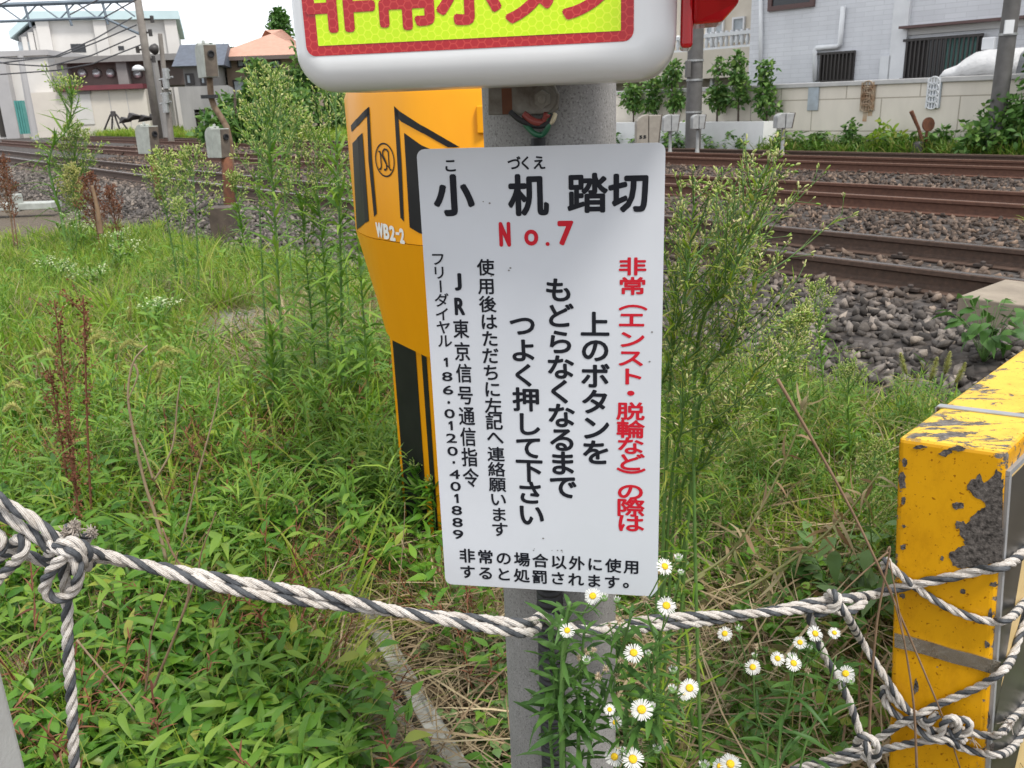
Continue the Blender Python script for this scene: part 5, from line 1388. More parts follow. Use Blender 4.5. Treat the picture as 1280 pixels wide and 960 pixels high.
nrs = noise_node(t, 420, 3); rs_ = ramp(t, nrs.outputs['Fac'], [(.30, (.42, .38, .34)), (.42, (1, 1, 1))]); rpw_ = mixc(t, 1.0, rpw.outputs['Color'], rs_.outputs['Color'], 'MULTIPLY'); rw2 = ramp(t, wv.outputs['Fac'], [(0, (.55, .50, .46)), (.35, (1, 1, 1))]); t.links.new(mixc(t, 1.0, rpw_, rw2.outputs['Color'], 'MULTIPLY'), b.inputs['Base Color'])
b.inputs['Roughness'].default_value = .85; bumpn(t, b, wv.outputs['Fac'], .45, .0012); MAT['ropewhite'] = m_
m_, t, b = new_mat('rope_black')
nn2 = noise_node(t, 60, 4); rpw = ramp(t, nn2.outputs['Fac'], [(.3, (0.024, 0.028, 0.034)), (.7, (0.10, 0.105, 0.112))]); t.links.new(rpw.outputs['Color'], b.inputs['Base Color']); b.inputs['Roughness'].default_value = .7
uvn = t.nodes.new('ShaderNodeUVMap'); wv = t.nodes.new('ShaderNodeTexWave'); wv.bands_direction = 'DIAGONAL'; wv.inputs['Scale'].default_value = 1.0; dpr = t.nodes.new('ShaderNodeVectorMath'); dpr.operation = 'DOT_PRODUCT'; dpr.inputs[1].default_value = (3.6, 3.4, 0); t.links.new(uvn.outputs[0], dpr.inputs[0]); cbx = t.nodes.new('ShaderNodeCombineXYZ'); t.links.new(dpr.outputs['Value'], cbx.inputs['X']); t.links.new(cbx.outputs[0], wv.inputs['Vector']); wv.bands_direction = 'X'; bumpn(t, b, wv.outputs['Fac'], .45, .0012); MAT['ropeblack'] = m_
def smooth_path(P, step=.004):
    P = np.array(P, float); Q = []
    for k in range(len(P) - 1):
        p0, p1, p2, p3 = P[max(k - 1, 0)], P[k], P[k + 1], P[min(k + 2, len(P) - 1)]
        n = max(3, int(np.linalg.norm(p2 - p1) / step))
        for i in range(n):
            f = i / n; Q.append(.5 * ((2 * p1) + (-p0 + p2) * f + (2 * p0 - 5 * p1 + 4 * p2 - p3) * f * f + (-p0 + 3 * p1 - 3 * p2 + p3) * f ** 3))
    Q.append(P[-1]); return np.array(Q)
class RopeMB:
    def __init__(s): s.V = []; s.F = []; s.M = []; s.UV = []; s.n = 0
    def add(s, path, R=.0067, pitch=.054, phase=0.0, sm=True):
        Q = smooth_path(path) if sm else np.array(path)
        Tn = np.gradient(Q, axis=0); Tn /= np.linalg.norm(Tn, axis=1)[:, None] + 1e-12
        L = np.concatenate([[0], np.cumsum(np.linalg.norm(np.diff(Q, axis=0), axis=1))])
        a = np.array([0, 1.0, 0]) if abs(Tn[0][1]) < .9 else np.array([0, 0, 1.0])
        nn = nrm(np.cross(Tn[0], a)); N1 = []
        for k in range(len(Q)):
            nn = nrm(nn - Tn[k] * (nn @ Tn[k])); N1.append(nn)
        N1 = np.array(N1); N2 = np.cross(Tn, N1)
        rs = R * .56; ro = R * .50; ns = 9
        for st in range(3):
            ang = phase + L / pitch * 2 * math.pi + st * 2 * math.pi / 3
            C = Q + (np.cos(ang)[:, None] * N1 + np.sin(ang)[:, None] * N2) * ro
            Tc = np.gradient(C, axis=0); Tc /= np.linalg.norm(Tc, axis=1)[:, None] + 1e-12
            E1 = (np.cos(ang)[:, None] * N1 + np.sin(ang)[:, None] * N2); E1 = E1 - Tc * np.sum(E1 * Tc, 1)[:, None]; E1 /= np.linalg.norm(E1, axis=1)[:, None]
            E2 = np.cross(Tc, E1); base = s.n; K = len(Q)
            for j in range(ns + 1):
                q = 2 * math.pi * j / ns
                s.V.append(C + rs * (math.cos(q) * E1 + math.sin(q) * E2))
            idx = lambda j, k: base + j * K + k
            for j in range(ns):
                k = np.arange(K - 1)
                s.F.append(np.stack([idx(j, k), idx(j + 1, k), idx(j + 1, k + 1), idx(j, k + 1)], -1)); s.M.append(np.full(K - 1, 1 if st == 0 else 0))
                uv = np.stack([np.stack([np.full(K - 1, j / ns), L[:-1] * 10], -1), np.stack([np.full(K - 1, (j + 1) / ns), L[:-1] * 10], -1), np.stack([np.full(K - 1, (j + 1) / ns), L[1:] * 10], -1), np.stack([np.full(K - 1, j / ns), L[1:] * 10], -1)], 1); s.UV.append(uv)
            s.n += (ns + 1) * K
    def build(s, name, parent=None):
        o = np_mesh(name, np.concatenate(s.V), np.concatenate(s.F), [MAT['ropewhite'], MAT['ropeblack']], parent, np.concatenate(s.M), smooth=True)
        ul = o.data.uv_layers.new(name='UVMap'); ul.data.foreach_set('uv', np.concatenate(s.UV).reshape(-1).astype(np.float32)); return o
def twin(path, R=.0078, gap=.0072, turns_per_m=3.2, ph=0.0):
    """two ropes laid round each other along a path"""
    Q = smooth_path(path, .006); Tn = np.gradient(Q, axis=0); Tn /= np.linalg.norm(Tn, axis=1)[:, None]
    L = np.concatenate([[0], np.cumsum(np.linalg.norm(np.diff(Q, axis=0), axis=1))])
    up = np.array([0, 0, 1.0]); N1 = up - Tn * (Tn @ up)[:, None]; N1 /= np.linalg.norm(N1, axis=1)[:, None]; N2 = np.cross(Tn, N1)
    a = ph + L * 2 * math.pi * turns_per_m
    o = np.cos(a)[:, None] * N1 + np.sin(a)[:, None] * N2
    return Q + o * gap, Q - o * gap
def IP(pts, Y0, Y1=None):
    n = len(pts); Y1 = Y0 if Y1 is None else Y1
    return [U(p[0], p[1], (Y0 + (Y1 - Y0) * i / (n - 1)) + (p[2] if len(p) > 2 else 0)) for i, p in enumerate(pts)]
YR = .90
spanL = IP([(100, 689), (150, 700), (200, 711), (300, 733), (420, 752), (520, 768), (600, 779), (660, 785)], YR, .985) + [np.array([PC[0] - .03, PC[1] - PR - .047, U(690, 789, 1.04)[2]])]
spanM = [U(730, 788, 1.02), U(780, 784, 1.06)]
spanR = IP([(810, 780), (850, 776), (900, 772), (960, 765), (1010, 758), (1045, 754)], 1.09, 1.20)
rp = RopeMB(); q1, q2 = twin(spanL + spanM + spanR, gap=.0061, turns_per_m=1.5, ph=.5)
rp.add(q1, sm=False, pitch=.060); rp.add(q2, phase=2.0, sm=False, pitch=.060)
# left: two strands rising to the upper left
rp.add(IP([(-900, -60), (-450, 270), (-70, 568), (0, 624), (37, 646), (56, 661), (78, 677), (108, 690, -.012), (125, 694)], YR - .02, YR), phase=.7, pitch=.06)
rp.add(IP([(-900, -20), (-450, 310), (-60, 596), (0, 641), (28, 659), (47, 672), (64, 686), (95, 694, .01), (118, 701)], YR - .01, YR), phase=1.9, pitch=.06)
mr = rp.build('striped_rope'); tag(mr, 'long doubled black and white rope strung across in front of the concrete post', 'rope')
kn = RopeMB()
kn.add(IP([(-900, 660), (-400, 690), (-60, 690), (0, 691), (19, 689), (37, 695), (56, 702), (74, 704), (92, 700, .02)], YR + .02), phase=.2)
kn.add(IP([(-700, 800), (-300, 790), (-40, 740), (0, 720), (11, 710), (24, 697, -.012), (31, 684, -.014), (26, 673, -.01), (16, 680, .012), (4, 694, .02), (-8, 702, .02)], YR + .005), phase=1.0)
kn.add(IP([(-30, 668), (-4, 668), (3, 676), (0, 687), (-10, 692)], YR), phase=1.0)
# the knot: wraps, hanging loop, frayed ends, drop
kn.add(IP([(60, 698, .018), (64, 690, 0), (74, 681, -.016), (88, 677, -.022), (101, 681, -.022), (110, 692, -.016), (108, 704, 0), (99, 712, .012), (84, 712, .018)], YR), phase=.4)
kn.add(IP([(92, 672, .015), (84, 684, -.012), (82, 694, -.024), (73, 702, -.026), (65, 712, -.022), (58, 725, -.016), (56, 737, -.012), (63, 746, -.01), (75, 748, -.01), (87, 743, -.014), (95, 732, -.02), (98, 716, -.026), (96, 704, -.026), (90, 694, -.02), (86, 684, -.006)], YR), phase=1.5)
kn.add(IP([(64, 680, -.008), (78, 688, -.02), (92, 690, -.03), (103, 698, -.02), (112, 708, 0)], YR), phase=2.5)
kn.add(IP([(86, 690, .02), (84, 664, .006), (92, 659, 0)], YR), phase=.9)
kn.add(IP([(100, 690, .02), (108, 672, .004), (114, 667, 0)], YR), phase=2.2)
kn.add(IP([(78, 700, .005), (82, 735, .008), (84, 755, .006), (84, 789, .004), (86, 830), (89, 870), (91, 916), (93, 960), (95, 1040), (96, 1150)], YR + .0), phase=.3, pitch=.055)
ko = kn.build('knotted_rope'); tag(ko, 'rope tied in a big knot at left with its end hanging straight down', 'rope')
fz = MB(); rgf = np.random.default_rng(4)
for (x, y) in ((92, 660), (115, 667), (96, 664), (84, 668)):
    P = U(x, y, YR - .004)
    for k in range(60):
        d = rgf.normal(size=3) * .0028 + np.array([.0, 0, .005]); fz.tube([P + rgf.normal(size=3) * .003, P + d * .6, P + d + rgf.normal(size=3) * .002], .0007, 3)
fz.build('frayed_end', MAT['ropewhite'], ko)
# lashings on the guard block
def FR(pts, d0=.009):
    out = []
    for p in pts:
        d = d0 + (p[2] if len(p) > 2 else 0)
        out.append(onplane(p[0], p[1], gTR + sN * d0, sN) if p[0] > 1262 else FP(p[0], p[1], d))
    if pts[-1][0] > 1262: out += [out[-1] + gb * .22, out[-1] + gb * .6 + np.array([0, 0, .02])]
    if pts[0][0] > 1262: out = [out[0] + gb * .6 + np.array([0, 0, .02]), out[0] + gb * .22] + out
    return out
Yj = 1.20
l1 = RopeMB()
l1.add([U(1000, 756, 1.185), U(1035, 751, 1.20), U(1062, 748, 1.205)] + FR([(1090, 744), (1113, 737), (1150, 729), (1190, 721), (1225, 713), (1257, 707, .004), (1282, 688, .01), (1310, 660, .012)]), R=.0080, pitch=.085)
l1.add([U(1020, 768, 1.19), U(1045, 757, 1.175), U(1046, 745, 1.18), U(1038, 742, 1.20), U(1034, 753, 1.215), U(1048, 764, 1.205), U(1066, 762, 1.205), U(1080, 752, 1.22)], phase=.8, R=.0074)
lo1 = l1.build('striped_rope'); tag(lo1, 'thick black and white rope rising across the upper front of the yellow block', 'rope')
l2 = RopeMB()
l2.add(FR([(1104, 716, -.03), (1107, 700, -.008), (1118, 712, .002), (1150, 738), (1180, 757), (1210, 770), (1240, 777), (1262, 773, .004), (1282, 752, .008), (1310, 725, .01)], .010), phase=.4)
lo2 = l2.build('striped_rope'); tag(lo2, 'thinner black and white rope slanting down under the thick one on the yellow block', 'rope')
l3 = RopeMB()
l3.add([U(1046, 750, 1.185), U(1060, 772, 1.185)] + FR([(1076, 800, .0), (1094, 828, -.002), (1112, 855), (1130, 882), (1146, 898), (1158, 908, .012), (1166, 916, .010), (1170, 912, -.002)], .012), phase=.2)
l3.add([U(1010, 764, 1.20), U(1018, 790, 1.20), U(1030, 818, 1.20), U(1046, 846, 1.20), U(1062, 878, 1.20), U(1072, 908, 1.20), U(1084, 936, 1.18), U(1090, 960, 1.17), U(1096, 1010, 1.15)], phase=1.0)
lo3 = l3.build('striped_rope'); tag(lo3, 'pair of black and white ropes dropping steeply from the span left of the yellow block', 'rope')
l4 = RopeMB()
l4.add(FR([(1300, 742, .012), (1276, 792, .010), (1266, 820, .006), (1254, 838, .002), (1226, 857), (1197, 870), (1170, 882), (1150, 893, .01), (1125, 905, .006), (1096, 924, .0), (1060, 940), (1030, 951), (990, 962)], .011), phase=.9)
l4.add(FR([(1300, 880, .01), (1282, 912, .01), (1266, 934, .006), (1250, 943, .002), (1225, 941), (1200, 934), (1180, 926, .012), (1158, 926, .012), (1125, 932, .008), (1096, 939, .004), (1066, 947, .008), (1030, 960, .004), (980, 978)], .010), phase=.1)
l4.add(FR([(1302, 850, .012), (1280, 884, .01), (1266, 898, .008), (1254, 914, .006), (1240, 920, .002), (1220, 917), (1200, 912, .006), (1190, 905, .016), (1200, 899, .022), (1212, 904, .022), (1208, 916, .018), (1194, 920, .02), (1184, 912, .02)], .010), phase=1.7)
l4.add(FR([(1172, 892, .018), (1160, 903, .022), (1150, 896, .006), (1128, 884), (1114, 871), (1106, 860, -.003), (1104, 872, -.004), (1112, 886), (1126, 898), (1140, 906, .004), (1162, 922, .022), (1185, 924, .024), (1198, 932, .014)], .010), phase=.5)
l4.add(FR([(1176, 920, .02), (1180, 904, .03), (1190, 897, .03), (1198, 904, .028), (1196, 918, .02), (1206, 926, .012)], .010), phase=2.1)
l4.add([U(1070, 930, 1.19), U(1078, 920, 1.16), U(1092, 926, 1.155), U(1098, 940, 1.16), U(1090, 950, 1.175), U(1078, 944, 1.19)], phase=.3)
lo4 = l4.build('knotted_rope'); tag(lo4, 'tangle of black and white rope knotted across the lower front of the yellow block', 'rope')
fz = MB()
for (x, y) in ((1216, 926), (1262, 905), (1190, 898)):
    P = FP(x, y, .018)
    for k in range(18):
        d = rgf.normal(size=3) * .006; fz.tube([P, P + d * .6, P + d + np.array([0, 0, -.004])], .0006, 3)
fz.build('frayed_end', MAT['ropewhite'], lo4)

# grey square post at the lower left corner
ge = U(0, 806, .94); gbm = U(34, 962, .94)
xg = (ge[0] + gbm[0]) / 2
m = MB(); m.box(xg - .14, xg, .80, .94, -.05, U(0, 801, .94)[2] + .004)
m.lathe([(.0, 0)], n=3) if False else None
o = m.build('bollard', MAT['lightconc'], bevel=(.012, 3)); tag(o, 'pale grey concrete post end at the lower left corner', 'post')

# cable trough: concrete lids with a pale metal edge strip running away to the left of the post
MAT['trough'] = concrete_mat('trough_lid', (0.27, 0.245, 0.215), (0.16, 0.145, 0.125), False)
MAT['strip'] = M('pale_metal_strip', (0.42, 0.42, 0.38), (0.26, 0.25, 0.215), 14, .6, metal=.2)
def gpt(px, py, z=.035): return G(px, py, z)
c0, c1, c2_, c3 = gpt(560, 975), gpt(478, 820), gpt(436, 752), gpt(318, 540)
ct = thing('cable_trough', 'half buried concrete cable trough with a pale edge strip, left of the post', 'cable trough', np.array([c1[0], c1[1], 0]))
ax = nrm((c3 - c0) * np.array([1, 1, 0])); sd_ = np.array([ax[1], -ax[0], 0])
Lt = np.linalg.norm((c3 - c0)[:2])
for k in range(int(Lt / .62) + 2):
    o_ = c0 * np.array([1, 1, 0]) - ax * .3 + ax * (k * .62)
    zt3 = .045 + .004 * math.sin(k * 3)
    m = MB(); m.obox(o_ + ax * .006 - sd_ * .20 + np.array([0, 0, zt3 - .06]), ax * .60, sd_ * .19, (0, 0, .06)); m.build('lid', MAT['trough'], ct, bevel=(.006, 2))
    if k in (0, 1, 2, 4, 5):
        m = MB(); m.obox(o_ + ax * .004 + sd_ * .002 + np.array([0, 0, zt3 - .05]), ax * .605, sd_ * .050, (0, 0, .062)); m.build('edge_strip', MAT['strip'], ct, bevel=(.003, 2))
# tan slab further off
s0 = G(300, 408, .05); m = MB(); m.obox(s0 + np.array([-.28, -.25, -.08]), (1.15, .12, 0), (-.1, .75, 0), (0, 0, .10)); o = m.build('concrete_slab', MAT['conc'], bevel=(.012, 2)); tag(o, 'pale tan concrete slab lying in the grass left of the tall weeds', 'slab')
# ================================================================ VEGETATION
LEAF = {
    'lime': leaf_mat('lime_grass', [(0.13, 0.25, 0.02), (0.20, 0.32, 0.03), (0.29, 0.38, 0.045), (0.44, 0.40, 0.15)], .45),
    'grass': leaf_mat('grass_blade', [(0.065, 0.15, 0.02), (0.10, 0.20, 0.03), (0.16, 0.26, 0.045), (0.36, 0.30, 0.14)], .4),
    'broad': leaf_mat('broad_leaf', [(0.05, 0.14, 0.018), (0.075, 0.19, 0.025), (0.10, 0.235, 0.032), (0.14, 0.28, 0.04), (0.085, 0.20, 0.026), (0.12, 0.255, 0.034), (0.06, 0.155, 0.022), (0.15, 0.29, 0.04), (0.22, 0.34, 0.05), (0.32, 0.30, 0.08)], .32, .40),
    'herb': leaf_mat('herb_leaf', [(0.095, 0.20, 0.03), (0.145, 0.265, 0.042), (0.23, 0.33, 0.065)], .35),
    'weed': leaf_mat('horseweed_leaf', [(0.105, 0.22, 0.035), (0.165, 0.29, 0.05), (0.26, 0.37, 0.075)], .35),
    'pale': leaf_mat('pale_leaf', [(0.12, 0.20, 0.085), (0.16, 0.25, 0.11), (0.11, 0.19, 0.07)], .3),
    'dark': leaf_mat('dark_leaf', [(0.05, 0.12, 0.03), (0.075, 0.16, 0.04), (0.10, 0.20, 0.05)], .3),
    'shrub': leaf_mat('shrub_leaf', [(0.05, 0.12, 0.035), (0.08, 0.17, 0.05), (0.12, 0.22, 0.06), (0.18, 0.26, 0.085)], .3),
    'straw': leaf_mat('dry_straw', [(0.20, 0.14, 0.08), (0.33, 0.255, 0.155), (0.44, 0.36, 0.23), (0.15, 0.085, 0.05)], .1, .7),
    'brown': leaf_mat('brown_leaf', [(0.085, 0.04, 0.02), (0.15, 0.075, 0.035), (0.21, 0.13, 0.065), (0.06, 0.035, 0.022)], .15, .7),
    'wilt': leaf_mat('wilted_leaf', [(0.30, 0.26, 0.15), (0.38, 0.31, 0.18), (0.26, 0.16, 0.09), (0.22, 0.25, 0.10)], .25, .6),
    'bud': leaf_mat('flower_bud', [(0.18, 0.30, 0.05), (0.29, 0.38, 0.09), (0.43, 0.45, 0.19), (0.62, 0.57, 0.37)], .15, .6),
    'seed': leaf_mat('seed_fluff', [(0.50, 0.42, 0.30), (0.42, 0.30, 0.20), (0.58, 0.50, 0.38)], .2, .8),
    'foxtail': leaf_mat('foxtail_plume', [(0.42, 0.44, 0.17), (0.52, 0.49, 0.24), (0.60, 0.50, 0.30)], .35, .7),
    'petal': leaf_mat('white_petal', [(0.72, 0.72, 0.72), (0.78, 0.78, 0.77)], .35, .5),
    'whitefl': leaf_mat('white_floret', [(0.42, 0.47, 0.32), (0.66, 0.67, 0.60)], .2, .6),
    'yellowfl': leaf_mat('yellow_floret', [(0.62, 0.40, 0.01), (0.70, 0.50, 0.03)], .1, .6),
    'dock': leaf_mat('dock_seed', [(0.10, 0.032, 0.018), (0.17, 0.06, 0.03), (0.22, 0.10, 0.05)], .05, .8),
}
STEM = {
    'green': M('green_stem', (0.085, 0.18, 0.04), (0.12, 0.22, 0.055), 20, .5),
    'brown': M('brown_stem', (0.16, 0.095, 0.055), (0.26, 0.17, 0.10), 12, .8),
    'red': M('red_brown_stem', (0.12, 0.045, 0.025), (0.19, 0.08, 0.04), 14, .8),
    'bark': M('bark', (0.10, 0.075, 0.055), (0.06, 0.045, 0.035), 10, .9),
    'tan': M('tan_stem', (0.33, 0.25, 0.16), (0.24, 0.17, 0.10), 12, .8),
}
def leafT(droop=.25, fold=.25, prof=((0, .12), (.25, .85), (.5, 1.0), (.78, .6), (1, .03))):
    """unit leaf along +x, width +-0.5 in y, three verts per row"""
    V = []; n = len(prof)
    for t, w in prof:
        z = -droop * t * t; x = t * (1 - .25 * droop * t)
        V += [(x, -.5 * w, z + fold * .12 * w), (x, 0, z), (x, .5 * w, z + fold * .12 * w)]
    F = []
    for i in range(n - 1):
        for j in range(2): F.append((3 * i + j, 3 * i + j + 1, 3 * i + j + 4, 3 * i + j + 3))
    return np.array(V), np.array(F)
def bladeT(droop=.4, prof=((0, .8), (.3, 1.0), (.6, .85), (.85, .5), (1, .05))):
    V = []; n = len(prof)
    for t, w in prof:
        z = -droop * t * t; x = t * (1 - .3 * droop * t)
        V += [(x, -.5 * w, z), (x, .5 * w, z)]
    F = [(2 * i, 2 * i + 1, 2 * i + 3, 2 * i + 2) for i in range(n - 1)]
    return np.array(V), np.array(F)
LT = [leafT(d) for d in (.1, .25, .4, .6)]
BT = [bladeT(d) for d in (.15, .35, .6, .9)]
NT = [bladeT(d, ((0, .5), (.35, 1.0), (.75, .6), (1, .05))) for d in (.1, .3, .55, .8)]
CT = [bladeT(d, ((0, .4), (.3, 1.0), (.6, .9), (.85, .6), (1, .1))) for d in (.9, 1.3, -.6, 1.6)]
def _budT():
    V = []; 
    for x, r in ((0, .25), (.35, .5), (.75, .42), (1, .18)):
        for k in range(4): V.append((x, r * math.cos(k * math.pi / 2), r * math.sin(k * math.pi / 2)))
    F = [(4 * i + k, 4 * i + (k + 1) % 4, 4 * i + 4 + (k + 1) % 4, 4 * i + 4 + k) for i in range(3) for k in range(4)] + [(12, 13, 14, 15)]
    return np.array(V), np.array(F)
BUD = [_budT()]
def _stickT(bend):
    V = []; 
    for x in (0, .35, .7, 1):
        for k in range(3): V.append((x, .5 * math.cos(k * 2.094) + 0, .5 * math.sin(k * 2.094)))
    V = np.array(V); V2 = V.copy(); 
    F = [(3 * i + k, 3 * i + (k + 1) % 3, 3 * i + 3 + (k + 1) % 3, 3 * i + 3 + k) for i in range(3) for k in range(3)]
    return V2, np.array(F), bend
def frames(D, up=None, roll=None):
    """(N,3) directions -> (N,3,3) with columns dir, side, normal"""
    D = D / (np.linalg.norm(D, axis=1)[:, None] + 1e-12)
    up = np.tile([0, 0, 1.0], (len(D), 1)) if up is None else up
    S = np.cross(up, D); ln = np.linalg.norm(S, axis=1); bad = ln < 1e-3; S[bad] = [1, 0, 0]; S /= np.linalg.norm(S, axis=1)[:, None]
    N = np.cross(D, S)
    if roll is not None:
        c, s = np.cos(roll)[:, None], np.sin(roll)[:, None]; S, N = c * S + s * N, c * N - s * S
    return np.stack([D, S, N], -1)
class Bag:
    """collects small instances, then becomes ONE mesh"""
    def __init__(s): s.p = []; s.d = []; s.L = []; s.W = []; s.k = []; s.r = []
    def add(s, p, d, L, W, k=0, r=0.0): s.p.append(p); s.d.append(d); s.L.append(L); s.W.append(W); s.k.append(k); s.r.append(r)
    def arr(s, tpl):
        if not s.p: return None
        R = frames(np.array(s.d, float), None, np.array(s.r, float)); L, W = np.array(s.L), np.array(s.W)
        R = R * np.stack([L, W, np.where(np.array([t[0][:, 2].std() for t in tpl])[np.array(s.k) % len(tpl)] >= 0, L, L)], -1)[:, None, :]
        return instance(tpl, np.array(s.p, float), R, np.ones(len(s.p)), np.array(s.k) % len(tpl))
    def build(s, name, tpl, mat, parent=None, thick=False, smooth=False):
        if not s.p: return None
        if thick:
            R = frames(np.array(s.d, float)); R = R * np.stack([s.L, s.W, s.W], -1)[:, None, :]
            v, f = instance(tpl, np.array(s.p, float), R, np.ones(len(s.p)), np.array(s.k) % len(tpl))
        else: v, f = s.arr(tpl)
        return np_mesh(name, v, f, mat, parent, smooth=smooth)
def spath(P, n):
    P = np.array(P, float)
    if len(P) == 2: return P[0] + (P[1] - P[0]) * np.linspace(0, 1, n)[:, None]
    out = []
    for i in range(n):
        t = i / (n - 1) * (len(P) - 1); k = min(int(t), len(P) - 2); f = t - k
        p0, p1, p2, p3 = P[max(k - 1, 0)], P[k], P[k + 1], P[min(k + 2, len(P) - 1)]
        out.append(.5 * ((2 * p1) + (-p0 + p2) * f + (2 * p0 - 5 * p1 + 4 * p2 - p3) * f * f + (-p0 + 3 * p1 - 3 * p2 + p3) * f ** 3))
    return np.array(out)
GA = 2.39996
def proj(x, y, z):
    q = np.stack([x, y, z - CZ], -1); X, Y_, Z = q @ CR, q @ CU, q @ CF
    return 640 + FPX * X / Z, 480 - FPX * Y_ / Z

# ---------------------------------------------------------------- tall weeds (each a thing)
def tall_weed(label, path, leafz=(.05, .75), nleaf=90, L=(.10, .06), W=.009, pan=.6, nbr=26, blen=.22, bud=.010, nb=9, r0=.0055, seed=0, group='tall weed stems in the verge', sub=3, lean=(0, 0), leafmat='weed', up=55, fluff=0.0, budmat='bud', stemmat='green'):
    rg = np.random.default_rng(seed)
    P = spath(path, 40); n = len(P)
    th = thing('horseweed', label, 'weed', P[0], 0, group)
    ts = np.linspace(0, 1, n)
    m = MB(); m.tube(P, list(r0 * (1 - .75 * ts)), 6); sm_ = MB
    lv = Bag(); bd = Bag(); fl = Bag()
    def at(t):
        q = t * (n - 1); k = min(int(q), n - 2); return P[k] + (P[k + 1] - P[k]) * (q - k)
    for i in range(nleaf):
        t = leafz[0] + (leafz[1] - leafz[0]) * i / nleaf; a = i * GA + rg.normal() * .3
        el = math.radians(rg.normal(28 + 25 * t, 14)); d = np.array([math.cos(a) * math.cos(el), math.sin(a) * math.cos(el), math.sin(el)])
        l = L[0] + (L[1] - L[0]) * t; l *= rg.uniform(.7, 1.2) * (.45 + .55 * min(1, (t + .08) * 6))
        lv.add(at(t), d, l, W * rg.uniform(.8, 1.25), rg.integers(0, 4), rg.normal() * .4)
    for i in range(nbr):
        u = (i + .5) / nbr; t = pan + (1 - pan) * u; a = i * GA + rg.normal() * .4
        el = math.radians(rg.normal(up, 9)); b = blen * (1.0 - .78 * u) * rg.uniform(.75, 1.15) * (.55 + .45 * min(1, u * 5))
        d = np.array([math.cos(a) * math.cos(el) + lean[0], math.sin(a) * math.cos(el) + lean[1], math.sin(el)])
        p0 = at(t); p1 = p0 + d * b * .55; p2 = p0 + d * b + np.array([0, 0, b * .16])
        B = spath([p0, p1, p2], 7); m.tube(B, list(np.linspace(r0 * .42, r0 * .2, 7)), 3, cap=False)
        for j in range(max(3, int(b * 60))):
            q = .1 + .8 * rg.random(); k = q * 6; kk = int(k); pp = B[kk] + (B[min(kk + 1, 6)] - B[kk]) * (k - kk)
            dd = d + rg.normal(size=3) * .55; lv.add(pp, dd, rg.uniform(.018, .04) * (b / .22 + .4), W * .35, rg.integers(0, 4), rg.normal())
        for j in range(nb):
            q = .30 + .70 * (j + rg.random()) / nb; k = q * 6; kk = min(int(k), 5); pp = B[kk] + (B[kk + 1] - B[kk]) * (k - kk)
            dd = nrm(d + rg.normal(size=3) * .55 + np.array([0, 0, .3])); l2 = b * .24 * rg.uniform(.5, 1.2)
            e = pp + dd * l2
            m.tube([pp, e], [r0 * .16, r0 * .1], 3, cap=False)
            for s_ in range(sub):
                f = (s_ + 1) / sub; x = pp + dd * l2 * (.4 + .6 * f); bdir = nrm(dd + rg.normal(size=3) * .6 + np.array([0, 0, .35]))
                if s_ < sub - 1:
                    x2 = x + bdir * bud * 1.2; m.tube([x, x2], r0 * .09, 3, cap=False); x = x2
                if rg.random() < fluff:
                    for _ in range(3): fl.add(x, bdir + rg.normal(size=3) * .7, bud * .9, bud * .28, 0)
                bd.add(x, bdir, bud * rg.uniform(.7, 1.2), bud * .42 * rg.uniform(.8, 1.2), 0)
    m.build('stem', STEM[stemmat], th, smooth=True, fix=False)
    lv.build('foliage', NT, LEAF[leafmat], th)
    bd.build('panicle', BUD, LEAF[budmat], th, thick=True)
    if fl.p: fl.build('fluff', [NT[0]], LEAF['seed'], th)
    return th
def gpath(pts, z0=-.03, dY=0.0, Y=None):
    """pixel polyline from the base up; the base stands on the ground, the rest at the same distance"""
    b = G(pts[0][0], pts[0][1], .0) if Y is None else U(pts[0][0], pts[0][1], Y)
    if Y is not None: b = np.array([b[0], b[1], b[2]])
    Yb_ = b[1]
    b = np.array([b[0], b[1], float(gz(b[0], b[1])) + z0]) if Y is None else b
    return [b] + [U(x, y, Yb_ + dY * i) for i, (x, y) in enumerate(pts[1:], 1)]
